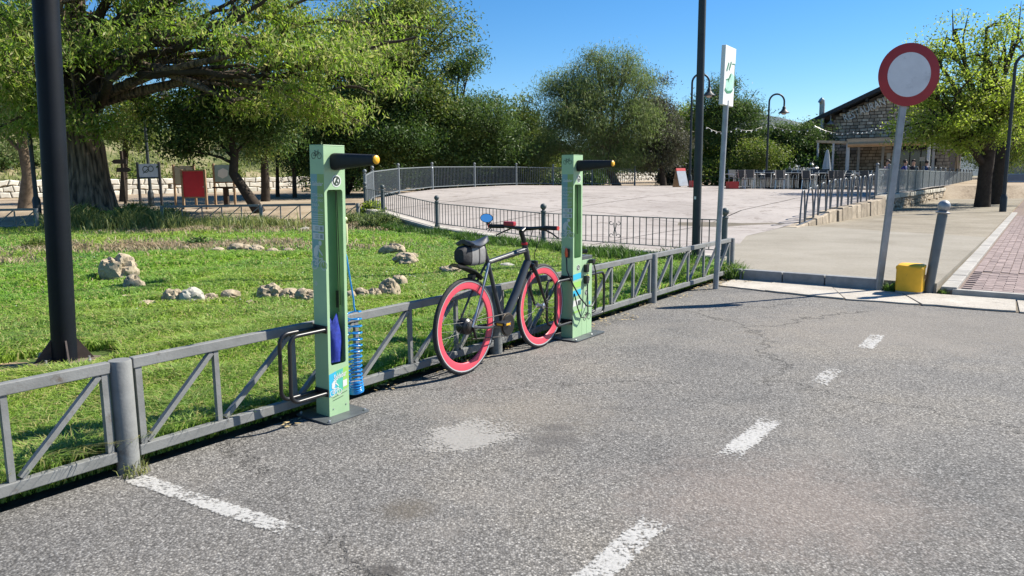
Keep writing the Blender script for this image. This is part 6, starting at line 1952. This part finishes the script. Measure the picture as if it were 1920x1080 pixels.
# ------------------------------------------------------------------ white rubble wall at the back
RW = thing('rubble_wall', 'low wall of white rubble stones below the grassy bank', 'wall', (WW0.x, WW0.y, interp(WW0.y, LS) - .02), math.atan2(WWD.y, WWD.x))
RW.rotation_euler = (0, -math.atan(.42 / 55), math.atan2(WWD.y, WWD.x))
MB().box((20, .22, .40), (84, .30, 1.0)).build('wall_core', M_WALLM, RW)
def rubble(parent, x0, x1, rows, wmin, wmax, mt, y0, joint=.022, most=300, name='stone'):
    """tight rubble: a jittered grid of corners shared by neighbours, each stone shrunk by the joint and pushed out unevenly"""
    cols = [x0]
    while cols[-1] < x1:
        cols.append(cols[-1] + random.uniform(wmin, wmax))
    nz_ = len(rows)
    grid = [[(x + random.uniform(-.09, .09) * 1.0, z + (random.uniform(-.07, .07) if 0 < j < nz_ - 1 else random.uniform(-.03, .03))) for j, z in enumerate(rows)] for x in cols]
    left = MB(); cnt = 0
    for j in range(nz_ - 1):
        sh = (j % 2) * .5
        for i in range(len(cols) - 1):
            a, b, c, d = grid[i][j], grid[i + 1][j], grid[i + 1][j + 1], grid[i][j + 1]
            off_ = sh * (cols[i + 1] - cols[i]) * .8
            if j % 2:
                a, b, c, d = [(p[0] + off_ * f_, p[1]) for p, f_ in ((a, 1), (b, 1), (c, 1), (d, 1))]
            bot = ((a[0] + b[0]) / 2 + random.uniform(-.05, .05), (a[1] + b[1]) / 2 - random.uniform(-.015, .02))
            top = ((c[0] + d[0]) / 2 + random.uniform(-.05, .05), (c[1] + d[1]) / 2 + random.uniform(-.015, .02))
            ring_ = [a, bot, b, c, top, d]
            cx = sum(p[0] for p in ring_) / 6; cz = sum(p[1] for p in ring_) / 6
            def sc(p, k):
                v = Vector((p[0] - cx, p[1] - cz)); L_ = max(v.length, 1e-3)
                v *= max(.3, (L_ - k) / L_)
                return v
            pr_ = random.uniform(.0, .035)
            vs = []
            for k, yy in ((joint * .5, .06), (joint * .8, -.01 - pr_), (joint + .035, -.045 - pr_)):
                vs += [(sc(p, k).x, yy, sc(p, k).y) for p in ring_]
            fs = [(q * 6 + k, q * 6 + (k + 1) % 6, (q + 1) * 6 + (k + 1) % 6, (q + 1) * 6 + k) for q in range(2) for k in range(6)] + [tuple(12 + k for k in range(6))]
            if cnt < most:
                o = MB().add(vs, fs).build(name, mt, parent, 35)
                o.location = (cx, y0, cz)
            else:
                left.add([(p[0] + cx, p[1] + y0, p[2] + cz) for p in vs], fs)
            cnt += 1
    if left.f:
        o = left.build('rubble_facing', mt, parent, 35); o['kind'] = 'stuff'
rubble(RW, -3, 60, [.0, .30, .60, .92], .34, .72, M_WALLST, .06, .034)
# bank vegetation
n = 26000
tt_ = rng.uniform(-16, 58, n); dd_ = .6 + 17 * rng.random(n) ** 1.2
x = WW0.x + WWD.x * tt_ + WWN.x * dd_; y = WW0.y + WWD.y * tt_ + WWN.y * dd_
z = np.array([bankz(a, b) for a, b in zip(x, y)])
k = rng.random(n)
keep = vnoise(x, y, .35, 21) + .25 * k > .45 + .3 * (x < -27)
cg = np.stack([.10 + .13 * k, .15 + .12 * k, .025 + .05 * k], 1)[keep].astype(np.float32)
o = link('bank_grass', blades(x[keep], y[keep], z[keep] - .02, (.2 + .5 * k)[keep], np.full(keep.sum(), .06), .5 + .4 * k[keep], cg, 'bank_grass')); o['kind'] = 'stuff'

# ------------------------------------------------------------------ right: rack, retaining wall, terrace
BR = thing('bike_rack', 'long bike rack of grey pointed hoops beside the retaining wall', 'bike rack', (0, 0, 0))
ra = gnd(1499, 422, lambda x, y: zp(x, y)); ra = Vector((ra.x, ra.y, 0)); rb_ = Vector((WA.x - .35, WA.y - .35, 0))
hoops = 14
du = (rb_ - ra) / hoops
hu = du.normalized()
hn = Vector((-hu.y, hu.x, 0))
def foot(k):
    p = ra + du * k + hn * (.05 if k % 2 else 0.0)
    return Vector((p.x, p.y, zp(p.x, p.y)))
for i in range(hoops):
    a_, b_ = foot(i), foot(i + 1)
    pts = []
    for k in range(15):
        f_ = k / 14
        s_ = -1 + 2 * f_
        pts.append(a_.lerp(b_, .5 + .5 * math.copysign(abs(s_) ** .75, s_) * .94) + Vector((0, 0, .86 * (1 - abs(s_) ** 2.3))))
    MB().tube(pts, .021, 10).build('hoop', mat('rack_paint', (.085, .10, .115), .45, .1, .1), BR, 60)
a_, b_ = ra - hu * .2, rb_ + hu * .2
K = 8
for k in range(K):
    p = a_.lerp(b_, k / K); q = a_.lerp(b_, (k + 1) / K)
    MB().bar((p.x, p.y, zp(p.x, p.y) + .012), (q.x, q.y, zp(q.x, q.y) + .012), .06, .016).build('ground_rail', mat('rack_paint', (.11, .13, .145)), BR)

RT = thing('retaining_wall', 'rough stone retaining wall under the terrace railing', 'wall', (0, 0, 0))
WT = .70                             # top of the wall at the corner
def wtop(t_):                         # t along EV from the corner; negative = ramp beside the bike rack
    if t_ < 0:
        p = WA + EV * 0
        return None
    return .70
# long straight part
Lw = 40.0
Mw = Matrix.Translation(WA) @ Matrix.Rotation(math.atan2(EV.y, EV.x), 4, 'Z')
RT.matrix_world = Mw
MB().box((Lw / 2, .17, .33), (Lw, .26, .62)).build('wall_core', M_WALLM, RT)
rsm = []
for s_ in range(6):
    me = rock_mesh(90 + s_, 2, .26); me.materials.append(M_RETST); rsm.append(me)
csm = []
for s_ in range(4):
    me = rock_mesh(80 + s_, 2, .16); me.materials.append(M_CAPST); csm.append(me)
x = 0
while x < Lw:
    w_ = random.uniform(.35, .75)
    o = MB().box((0, 0, 0), (w_ - .02, .46, .17)).build('cap_stone', M_CAPST, RT, None, .025)
    o.location = (x + w_ / 2, .14 + random.uniform(-.02, .02), .63 + random.uniform(-.012, .012))
    x += w_
rubble(RT, 0, 11, [.0, .20, .38, .545], .26, .5, M_RETST, .03, .02, 200)
rubble(RT, 11.2, Lw - .2, [.0, .20, .38, .545], .45, 1.0, M_RETST, .03, .02, 90)
# sloping end of the wall beside the rack
RE = thing('ramp_wall', 'low sloping stone kerb wall between bike rack and dirt strip', 'wall', (0, 0, 0))
a_ = Vector((6.95, 18.45, 0)); b_ = Vector((WA.x, WA.y, 0))
d = b_ - a_
K = 15
fr_ = [0.0]
while fr_[-1] < 1:
    fr_.append(fr_[-1] + random.uniform(.035, .11))
fr_[-1] = 1.0
K = len(fr_) - 1
for k in range(K):
    p, q = a_ + d * fr_[k], a_ + d * fr_[k + 1]
    jz = random.uniform(.0, .05); z0, z1 = zp(p.x, p.y) + jz, zp(q.x, q.y) + jz
    if k >= K - 1:
        z1 = .72
    u = d.normalized(); nn_ = Vector((u.y, -u.x, 0))
    vs = []
    for s_, zt_ in ((p + u * .01, z0), (q - u * .01, z1)):
        for o_, b2 in ((-.16, 0), (.20 + random.uniform(-.03, .03), 0)):
            vs += [(s_.x + nn_.x * o_, s_.y + nn_.y * o_, -.05), (s_.x + nn_.x * o_ * .9, s_.y + nn_.y * o_ * .9, zt_)]
    MB().add(vs, [(0, 1, 3, 2), (4, 6, 7, 5), (0, 4, 5, 1), (2, 3, 7, 6), (1, 5, 7, 3), (0, 2, 6, 4)]).build('stone', M_RETST, RE, None, .02)
# railing on the wall
WRG = thing('terrace_railing', 'grey railing with ball-topped posts on the retaining wall', 'railing', (0, 0, 0))
WRG.matrix_world = Mw @ Matrix.Translation((.1, .16, .72))
npost = 18
sp3 = (Lw - .3) / (npost - 1)
wbar = MB().box((0, 0, .5), (.035, .010, 1)).mesh('bar', M_RAILT)
for i in range(npost):
    rail_post(WRG, (i * sp3, 0, 0), tpost, tball)
    if i < npost - 1:
        for zz in (.90, .06):
            MB().box(((i + .5) * sp3, 0, zz), (sp3 - .1, .04, .035)).build('rail', M_RAILT, WRG)
        nb = 17
        for k in range(1, nb):
            o = link('bar', wbar, WRG); o.location = (i * sp3 + sp3 * k / nb, 0, .08); o.scale = (1.5, 1, .80)

# ------------------------------------------------------------------ restaurant
YB_ = 50.0
RROT = R(-33)
RX = Vector((math.cos(RROT), math.sin(RROT), 0)); RY = Vector((-math.sin(RROT), math.cos(RROT), 0))
R0 = at(1557, 340, YB_); R0.z = zp(16, 45) - .02
gx0, zg_ = R0.x, R0.z
def wl(px, py, off=0.0):
    """pixel -> local (x, z) on the plane 'off' metres behind the front wall"""
    d_ = ray(px, py); o_ = R0 + RY * off - Vector((0, 0, CAMH))
    p = d_ * (o_.dot(RY) / d_.dot(RY)) + Vector((0, 0, CAMH)) - R0
    return p.dot(RX), p.z
gw = wl(1778, 340)[0]
RS = thing('restaurant_building', 'stone restaurant with dark gabled roof and white lettering on the gable', 'building', R0, RROT)
ze = wl(1557, 217)[1]
zr = wl(1668, 165)[1]
slope = (zr - ze) / (gw / 2)
MB().prism([(0.02, 0), (gw - .02, 0), (gw - .02, ze), (gw / 2, zr - .05), (.02, ze)], 0, -18, Matrix(((1, 0, 0, 0), (0, 0, -1, .06), (0, 1, 0, 0), (0, 0, 0, 1)))).build('wall', M_MORTAR, RS)
for s_ in (-1, 1):
    a = Vector((gw / 2, 0, zr + .05)); ov = 2.25
    e = Vector((gw / 2 + s_ * (gw / 2 + ov), 0, zr + .05 - slope * (gw / 2 + ov)))
    nrm_ = Vector((-(e - a).z, 0, (e - a).x)).normalized()
    if nrm_.z < 0:
        nrm_ = -nrm_
    q = MB()
    vs = []
    for yy in (-1.0, 19):
        for p in (a, e):
            vs += [(p.x, yy, p.z), (p.x + nrm_.x * .24, yy, p.z + nrm_.z * .24)]
    q.add(vs, [(0, 2, 3, 1), (4, 5, 7, 6), (1, 3, 7, 5), (0, 4, 6, 2), (2, 6, 7, 3), (0, 1, 5, 4)])
    rf = q.build('roof', M_ROOF, RS)
    for k in range(4):
        f_ = .25 + .7 * k / 3
        p = a.lerp(e, f_)
        MB().box((p.x, -.5 + 9.4, p.z - .10), (.14, 19, .18)).build('purlin', M_ROOF, rf)
blkm = [MB().box((0, 0, 0), (1, .09, 1)).mesh('block', M_BLOCK) for _ in range(1)]
_d0 = wl(1684, 300)[0]; _d1 = wl(1748, 300)[0]
opening = [(_d0, _d1, 0, 2.5)]
bc = 0
restb = MB()
z = .0
rowi = 0
blocks = []
while z < zr:
    h_ = .205
    x = -.1 - (.2 if rowi % 2 else 0)
    while x < gw:
        w_ = random.uniform(.24, .46)
        x0, x1 = max(x, .0), min(x + w_, gw)
        lim = ze + slope * min((x0 + x1) / 2, gw - (x0 + x1) / 2) - .12
        inop = any(x1 > o_[0] and x0 < o_[1] and z + h_ > o_[2] and z < o_[3] for o_ in opening)
        if z + h_ < lim and x1 - x0 > .1 and not inop:
            blocks.append((x0, x1, z, h_))
        x += w_
    z += h_; rowi += 1
blocks.sort(key=lambda b: (b[0] > 3.9, -b[2]))
for i, (x0, x1, z, h_) in enumerate(blocks):
    pr2 = random.uniform(-.015, .02)
    if i < 300:
        o = link('block', blkm[0], RS); o.location = ((x0 + x1) / 2, -.075 + pr2 + .03, z + h_ / 2); o.scale = (x1 - x0 - .04, 1, h_ - .04)
    else:
        restb.box(((x0 + x1) / 2, -.075 + pr2 + .03, z + h_ / 2), (x1 - x0 - .03, .09, h_ - .03))
o = restb.build('block_course', M_BLOCK, RS); o['kind'] = 'stuff'
# openings: dark glazed door and window set in frames
for i, (x0, x1, z0_, z1_) in enumerate(opening):
    d_ = MB().box(((x0 + x1) / 2, .04, (z0_ + z1_) / 2), (x1 - x0, .04, z1_ - z0_)).build('door' if i == 0 else 'window', M_DARKIN, RS)
    q = MB()
    nmul = 3 if i == 0 else 2
    for k in range(nmul + 1):
        q.box((x0 + .03 + (x1 - x0 - .06) * k / nmul, -.0, (z0_ + z1_) / 2), (.06, .05, z1_ - z0_))
    q.box(((x0 + x1) / 2, .0, z1_ - .03), (x1 - x0, .048, .06)); q.build('frame', M_ROOF, d_)
MB().box((_d1 - .55, -.035, 1.62), (.30, .012, .26)).build('paper_notice', M_WHITE, RS)
MB().box((_d0 - .55, -.10, 1.85), (.22, .012, .38)).build('paper_notice', M_WHITE, RS)
# lettering
lt_me = text_mesh('RESTAURANTE', .52, M_WHITE, 0, .012)
o = link('lettering', lt_me, RS)
wdl = max(v.co.x for v in lt_me.vertices) - min(v.co.x for v in lt_me.vertices)
pL = Vector((wl(1585, 222)[0], 0, wl(1585, 222)[1])); pR = Vector((wl(1632, 202)[0], 0, wl(1632, 202)[1]))
ang = math.atan2(pR.z - pL.z, pR.x - pL.x)
lw = (pR - pL).length * 11 / 5.6
ctr = pL + Vector((math.cos(ang), 0, math.sin(ang))) * lw * .47
o.matrix_local = Matrix.Translation((ctr.x, -.17, ctr.z)) @ Matrix.Rotation(-ang, 4, 'Y') @ Matrix.Rotation(R(90), 4, 'X') @ Matrix.Diagonal((lw / wdl, 1.35, 1, 1))
sld = o.modifiers.new('depth', 'SOLIDIFY'); sld.thickness = .05
# flue duct
T = MB(); xx = wl(1539, 250, -.6)[0]
T.tube([(xx, -.6, .1), (xx, -.6, 5.35)], .17, 14); T.tube([(xx, -.6, 5.3), (xx - .02, -.62, 5.5), (xx - .12, -.7, 5.58)], [.17, .19, .2], 14)
zt_ = wl(1538, 190, -.6)[1]
for v in T.v:
    v.z = v.z * zt_ / 5.5
T.build('flue_duct', M_DUCT, RS, 50)
# wall lamp under the eave
xx, zz = wl(1557, 232, -.55)
q = MB(); q.tube([(xx - .45, -.15, zz - .5), (xx - .45, -.4, zz + .35), (xx - .25, -.5, zz + .6), (xx, -.55, zz + .5), (xx, -.55, zz + .2)], .035, 8)
q.lathe([(.28, 0), (.28, .02), (.12, .16), (.06, .24)], (xx, -.55, zz - .04), 14); q.build('wall_lamp', M_GALV, RS, 40)
# pergola with rolled awnings
PG = thing('pergola', 'pergola with cream awning and white posts in front of the restaurant', 'pergola', R0 - RY * 4.6, RROT)
def prel(px, py):
    return wl(px, py, -4.6)
x0, zt0 = prel(1592, 262); x1, _ = prel(1743, 262)
_, zt1 = prel(1592, 276)
MB().box(((x0 + x1) / 2, 2.2, zt0), (x1 - x0 + .2, 4.6, .10)).build('roof_fabric', M_CREAM, PG)
MB().box(((x0 + x1) / 2, -.16, (zt0 + zt1) / 2 - .02), (x1 - x0 + .1, .06, zt0 - zt1)).build('valance', M_CREAM, PG)
MB().tube([(x0, -.25, zt1 + .12), (x1, -.25, zt1 + .12)], .11, 10).build('rolled_awning', M_TAN, PG, 50)
for xx in (x0, (x0 * 2 + x1) / 3, x1):
    for yy in (0, 4.1):
        if yy == 0 and xx not in (x0, x1):
            continue
        MB().box((xx, yy, zt0 / 2), (.14, .14, zt0 - .1)).build('post', M_WPOST, PG)
xa, za = prel(1530, 266); xb, zb_ = prel(1603, 283)
for k in range(4):
    MB().box(((xa + xb) / 2, .2 + k * 1.1, za - .05), (xb - xa, .35, .14), None, 0, 0, R(4)).build('awning_strip', M_CREAM if k % 2 == 0 else M_TAN, PG)
for px in (1532, 1561, 1587):
    xx, _ = prel(px, 300)
    MB().box((xx, .1, za / 2), (.11, .11, za - .08)).build('post', M_WPOST, PG)
# closed parasols
for px, Y, lab in ((1549, 39.0, 'closed white parasol beside the pergola post'), (1792, 53.0, 'closed sand-coloured parasol under the street trees')):
    p = at(px, 330, Y); z = zp(p.x, p.y)
    T = thing('closed_parasol', lab, 'parasol', (p.x, p.y, z))
    MB().tube([(0, 0, 0), (0, 0, 2.75)], .03, 10).build('pole', M_GALV, T, 50)
    q = MB(); vs = []; fs = []
    for i in range(7):
        f_ = i / 6
        for k in range(16):
            a = 2 * math.pi * k / 16
            r_ = (.06 + .20 * (1 - f_) ** .8) * (1 + .3 * (k % 2))
            vs.append((r_ * math.cos(a), r_ * math.sin(a), 1.1 + 1.6 * f_))
    for i in range(6):
        for k in range(16):
            fs.append((i * 16 + k, i * 16 + (k + 1) % 16, (i + 1) * 16 + (k + 1) % 16, (i + 1) * 16 + k))
    q.add(vs, fs); q.build('folded_canopy', M_WPOST if px < 1600 else M_CREAM, T, 40)
    MB().box((0, 0, .04), (.5, .5, .08)).build('base', M_LOWW, T)
    T.scale = (.72, .72, .72)
# string of bulbs in front of the gable and across to the lamp
def festoon(pts, n, label, sag=.25):
    o = thing('light_string', label, 'string lights', pts[0])
    P0 = Vector(pts[0])
    wire = []
    bulbs = []
    for a, b in zip(pts[:-1], pts[1:]):
        a, b = Vector(a), Vector(b)
        for k in range(n):
            f_ = k / n
            p = a.lerp(b, f_) - Vector((0, 0, sag * 4 * f_ * (1 - f_)))
            wire.append(p - P0); bulbs.append(p - P0)
    wire.append(Vector(pts[-1]) - P0)
    MB().tube(wire, .010, 4).build('wire', M_BLACK, o)
    bm_ = MB().ball((0, 0, -.07), .042, 8).mesh('bulb', M_BULB, 60)
    for p in bulbs:
        q = link('bulb', bm_, o); q.location = p
P_ = lambda px, py, Y: tuple(at(px, py, Y))
festoon([P_(1528, 236, 45), P_(1600, 246, 45), P_(1660, 228, 44), P_(1745, 250, 43)], 7, 'string of white bulbs hung along the restaurant gable')
festoon([P_(1325, 238, 40), P_(1380, 240, 40.5), P_(1437, 232, 42), P_(1530, 240, 42)], 6, 'string of white bulbs hung across the trees to the hooked lamp')

# ------------------------------------------------------------------ terrace chairs and tables
def make_chair():
    T = thing('terrace_chair', 'x', 'chair', (0, 0, 0), 0, 'chairs on the restaurant terrace')
    MB().box((0, 0, .44), (.44, .42, .03)).build('seat', M_CHAIRG, T, None, .006)
    MB().box((0, .215, .68), (.42, .025, .36), None, 0, R(-10)).build('backrest', M_CHAIRG, T, None, .006)
    for sx in (-1, 1):
        MB().tube([(sx * .21, -.20, 0), (sx * .21, -.19, .45), (sx * .23, -.17, .64), (sx * .24, .12, .66), (sx * .225, .24, .64)], .013, 6).build('front_leg', M_ALU, T)
        MB().tube([(sx * .21, .24, 0), (sx * .21, .19, .45), (sx * .21, .27, .86)], .013, 6).build('rear_leg', M_ALU, T)
    return T
def make_table():
    T = thing('terrace_table', 'x', 'table', (0, 0, 0), 0, 'tables on the restaurant terrace')
    MB().box((0, 0, .735), (.70, .70, .025)).build('top', M_ALU, T, None, .006)
    MB().tube([(0, 0, .03), (0, 0, .73)], .03, 10).build('stem', M_ALU, T)
    MB().box((0, 0, .015), (.5, .5, .03)).build('foot', M_BLACK, T)
    return T
ch0, tb0 = make_chair(), make_table()
first_c, first_t = True, True
spots = []
for i, px in enumerate(range(1390, 1650, 27)):
    for j, Y in enumerate((34.6, 36.6, 38.6)):
        if j > 0 and px > 1600:
            continue
        spots.append((px + random.uniform(-6, 6) + 12 * j, Y + random.uniform(-.5, .5)))
lab_c = ['grey woven terrace chair pulled up to a metal table', 'grey woven terrace chair turned away from its table']
nc = 0
for si, (px, Y) in enumerate(spots):
    c = at(px, 345, Y); z = zp(c.x, c.y)
    if first_t:
        tb0.location = (c.x, c.y, z); tb0['label'] = 'square metal terrace table among the woven chairs'; first_t = False
    else:
        copy_thing(tb0, (c.x, c.y, z), random.random() * .6, 'square metal terrace table among the woven chairs')
    for k in range(4 if si % 2 else 3):
        a = random.choice((0, 90, 180, 270)) + 90 * k + random.uniform(-14, 14)
        a = R(90 * (k * (1 if si % 3 else 2)) + random.uniform(-15, 15) + 45 * (si % 2))
        dx, dy = .62 * math.cos(a), .62 * math.sin(a)
        x, y = c.x + dx, c.y + dy
        rz = a - R(90) + random.uniform(-.3, .3)
        lb_ = 'grey woven aluminium chair on the terrace beside a square metal table'
        if first_c:
            ch0.location = (x, y, zp(x, y)); ch0.rotation_euler = (0, 0, rz); ch0['label'] = lb_; first_c = False
        else:
            copy_thing(ch0, (x, y, zp(x, y)), rz, lb_)
# serving counter with dark boards, planters
for px, lab, m_ in ((1528, 'dark blackboard easel left of the other easel among the chairs', M_DARKIN), (1546, 'dark blackboard easel standing behind the bike rack', M_DARKIN)):
    p = at(px, 350, 35.5); z = zp(p.x, p.y)
    T = thing('blackboard', lab, 'blackboard', (p.x, p.y, z), R(-5))
    MB().box((0, 0, .55), (.40, .03, .75), None, 0, R(-8)).build('panel', m_, T)
    for s_ in (-1, 1):
        MB().tube([(s_ * .2, -.06, 0), (s_ * .2, .06, .95)], .015, 6).build('leg', M_BLACK, T)
        MB().tube([(s_ * .18, .3, 0), (s_ * .19, .06, .93)], .013, 6).build('leg', M_BLACK, T)
# sandwich board with red top by the far railing
p = at(1279, 346, 36); z = zp(p.x, p.y)
T = thing('menu_board', 'tilted menu board with red heading at the far plaza edge', 'menu board', (p.x, p.y, z), R(28))
MB().box((0, 0, .45), (.55, .03, .80), None, 0, R(-18)).build('panel', mat('menu_grey', (.36, .40, .44), .5), T)
MB().box((0, .128, .845), (.57, .035, .14), None, 0, R(-18)).build('heading', mat('menu_red', (.55, .03, .03), .5), T)
MB().box((0, .30, .42), (.5, .03, .86), None, 0, R(14)).build('rear_leg', M_WOOD, T)
for px, Y, lab in ((1303, 35.6, 'red crate by the foot of the far hooked lamp'), (1373, 33.6, 'red box under the chairs at the near edge of the terrace')):
    p = at(px, 346, Y); z = zp(p.x, p.y)
    T = thing('red_crate', lab, 'crate', (p.x, p.y, z), R(10))
    mr2 = mat('crate_red', (.42, .03, .025), .5)
    MB().box((0, 0, .02), (.44, .34, .02)).build('bottom', mr2, T)
    for s_ in (-1, 1):
        MB().box((s_ * .215, 0, .17), (.02, .36, .32)).build('side', mr2, T); MB().box((0, s_ * .17, .17), (.41, .02, .32)).build('side', mr2, T)
# planter with white flowers
p = at(1512, 345, 36.5); z = zp(p.x, p.y)
T = thing('flower_planter', 'planter of white flowers at the left end of the pergola', 'planter', (p.x, p.y, z))
MB().box((0, 0, .22), (1.2, .4, .44)).build('trough', M_BLACK, T, None, .01)
V, F_ = leaves_np(rng.normal(0, 1, (60, 3)) * np.array([.40, .14, .10]) + np.array([0, 0, .62]), 10, .08, .12, .06)
o = link('leaves', np_mesh('leaves', V, F_, 4, LF_MID), T); o['kind'] = 'stuff'
V, F_ = leaves_np(rng.normal(0, 1, (70, 3)) * np.array([.42, .14, .12]) + np.array([0, 0, .80]), 8, .06, .11, .09)
o = link('flowers', np_mesh('flowers', V, F_, 4, M_WPOST), T); o['kind'] = 'stuff'

# ------------------------------------------------------------------ guests at the terrace tables
def skin_body(name, verts, edges, radii, mt, parent):
    me = bpy.data.meshes.new(name)
    me.from_pydata(verts, edges, [])
    o = link(name, me, parent)
    me.materials.append(mt)
    sk = o.modifiers.new('skin', 'SKIN')
    for i, sv_ in enumerate(me.skin_vertices[0].data if me.skin_vertices else []):
        sv_.radius = (radii[i], radii[i])
    sb = o.modifiers.new('sub', 'SUBSURF'); sb.levels = 1; sb.render_levels = 1
    return o
def person(px, Y, rz, top, legs, label):
    p = at(px, 320, Y); z = zp(p.x, p.y)
    T = thing('person', label, 'person', (p.x, p.y, z), rz, 'guests seated on the terrace')
    verts = [(0, 0, .50), (0, .02, .72), (0, .03, .98), (0, .02, 1.08), (0, .0, 1.14), (0, -.01, 1.26), (0, -.01, 1.36),
             (.18, .03, 1.00), (.23, -.08, .78), (.16, -.32, .76), (.10, -.38, .77), (-.18, .03, 1.00), (-.23, -.08, .78), (-.16, -.32, .76), (-.10, -.38, .77),
             (.10, .0, .50), (.11, -.42, .50), (.11, -.40, .08), (.11, -.50, .05), (-.10, .0, .50), (-.11, -.42, .50), (-.11, -.40, .08), (-.11, -.50, .05)]
    edges = [(0, 1), (1, 2), (2, 3), (3, 4), (4, 5), (5, 6), (2, 7), (7, 8), (8, 9), (9, 10), (2, 11), (11, 12), (12, 13), (13, 14), (0, 15), (15, 16), (16, 17), (17, 18), (0, 19), (19, 20), (20, 21), (21, 22)]
    rad = [.15, .14, .15, .07, .06, .10, .06, .06, .05, .04, .035, .06, .05, .04, .035, .09, .075, .05, .045, .09, .075, .05, .045]
    me = bpy.data.meshes.new('body'); me.from_pydata(verts, edges, [])
    o = link('body', me, T)
    sk = o.modifiers.new('skin', 'SKIN')
    bpy.context.view_layer.update()
    if not me.skin_vertices:
        bm = bmesh.new(); bm.from_mesh(me)
        ly = bm.verts.layers.skin.verify()
        bm.verts.ensure_lookup_table()
        for i, v in enumerate(bm.verts):
            v[ly].radius = (rad[i], rad[i]); v[ly].use_root = (i == 0)
        bm.to_mesh(me); bm.free()
    else:
        for i, sv_ in enumerate(me.skin_vertices[0].data):
            sv_.radius = (rad[i], rad[i])
    sb = o.modifiers.new('sub', 'SUBSURF'); sb.levels = 1; sb.render_levels = 1
    me.materials.append(M_SKIN)
    # shirt, trousers and hair fitted over the body
    q = MB(); q.tube([(0, .0, .46), (0, .02, .70), (0, .03, .98), (0, .02, 1.09)], [.165, .155, .175, .075], 14)
    for s_ in (-1, 1):
        q.tube([(s_ * .14, .03, 1.02), (s_ * .20, .0, .92), (s_ * .235, -.08, .77)], [.085, .072, .062], 10)
    q.build('shirt', top, T, 60)
    q = MB()
    for s_ in (-1, 1):
        q.tube([(s_ * .09, .05, .50), (s_ * .11, -.42, .505), (s_ * .11, -.41, .40), (s_ * .11, -.40, .10)], [.105, .09, .075, .062], 10)
    q.build('trousers', legs, T, 60)
    q = MB(); q.ball((0, .02, 1.33), .112, 14, None, (.92, 1.0, .95))
    for v in q.v:
        if v.y < -.03 and v.z < 1.36:
            v.y = -.03 + (v.y + .03) * .1 + .06
    q.build('hair', M_HAIR, T, 60)
    ch = copy_thing(ch0, (p.x, p.y, z), rz, 'grey woven terrace chair with a seated guest on it')
mk = lambda nm, c: mat(nm, c, .8, 0, .1, 8)
person(1664, 39.2, R(-70), mk('shirt_pink', (.52, .36, .34)), mk('trousers_dark', (.03, .03, .05)), 'seated person in a pale pink top left of the sign post')
person(1697, 40.0, R(60), mk('shirt_blue', (.02, .035, .20)), mk('trousers_dark', (.03, .03, .05)), 'seated person in a dark blue shirt at the dark doorway')
person(1712, 39.6, R(-20), mk('shirt_black', (.02, .02, .025)), mk('trousers_dark', (.03, .03, .05)), 'seated person in a black jacket at the dark doorway')
person(1737, 42.0, R(120), mk('shirt_navy', (.025, .05, .13)), mk('trousers_dark', (.03, .03, .05)), 'seated person in a navy shirt by the right pergola post')

hp_ = at(1935, 335, 84)
T = thing('far_house', 'pale house far along the brick footpath behind the street trees', 'house', (hp_.x, hp_.y, .05), R(-30))
MB().box((0, 0, 2.2), (9, 7, 4.4)).build('wall', mat('house_render', (.50, .45, .37), .9, 0, .12, 1, .2, 10), T)
MB().prism([(-5, 4.42), (5, 4.42), (0, 6.4)], -3.9, 3.9, Matrix(((1, 0, 0, 0), (0, 0, -1, 0), (0, 1, 0, 0), (0, 0, 0, 1)))).build('roof', mat('house_tile', (.28, .13, .08), .85, 0, .2, 3), T)
for xx in (-3, 0, 3):
    w2 = MB().box((xx, -3.51, 2.3), (1.0, .06, 1.4)).build('window', M_DARKIN, T)
    MB().box((xx, -3.53, 1.55), (1.2, .14, .1)).build('sill', M_BORDER, w2)
MB().box((1.5, -3.51, 1.05), (1.0, .06, 2.1)).build('door', M_WOOD, T)
simple_tree('leafy green tree standing beside the far pale house', 1868, 345, 66, [(1875, 270, 50, 55), (1910, 250, 45, 45)], LF_MID, 420, 22, .30, .12, .2, zf=lambda x, y: .05, spread=.4, shell=.3)
simple_tree('broad green tree far behind the hooked lamp by the path', 1960, 345, 72, [(1955, 270, 60, 60), (2010, 250, 60, 70)], LF_LIME, 420, 22, .30, .12, .2, zf=lambda x, y: .05, spread=.4, shell=.3)
# parked car far along the path
p = gnd(1912, 352, lambda x, y: .05)
p = Vector((27.2 * 1.3, 39 * 1.3, .05)); p.x = at(1910, 350, p.y).x
T = thing('parked_car', 'dark parked car far along the brick footpath', 'car', (p.x, p.y, .05), R(60))
MB().prism([(-2.0, .25), (2.0, .25), (2.05, .7), (1.5, .85), (.7, 1.4), (-1.1, 1.42), (-1.8, .95), (-2.05, .85)], -.85, .85, Matrix(((1, 0, 0, 0), (0, 0, -1, 0), (0, 1, 0, 0), (0, 0, 0, 1)))).build('body', M_CARB, T, None, .08)
MB().prism([(-1.0, .92), (.95, .92), (.6, 1.34), (-1.0, 1.36)], -.856, .856, Matrix(((1, 0, 0, 0), (0, 0, -1, 0), (0, 1, 0, 0), (0, 0, 0, 1)))).build('side_glass', M_DARKIN, T)
for xx in (-1.3, 1.3):
    for yy in (-.78, .78):
        wl = MB().lathe([(.2, -.09), (.32, -.08), (.32, .08), (.2, .09)], n=18, M=Matrix.Translation((xx, yy, .32)) @ Matrix.Rotation(R(90), 4, 'X')).build('wheel', M_TYRE, T, 40)
for yy in (-.6, .6):
    MB().box((-2.04, yy, .68), (.03, .3, .14)).build('tail_light', M_BOARDR, T)
MB().box((-2.05, 0, .5), (.02, .5, .12)).build('number_plate', M_WHITE, T)
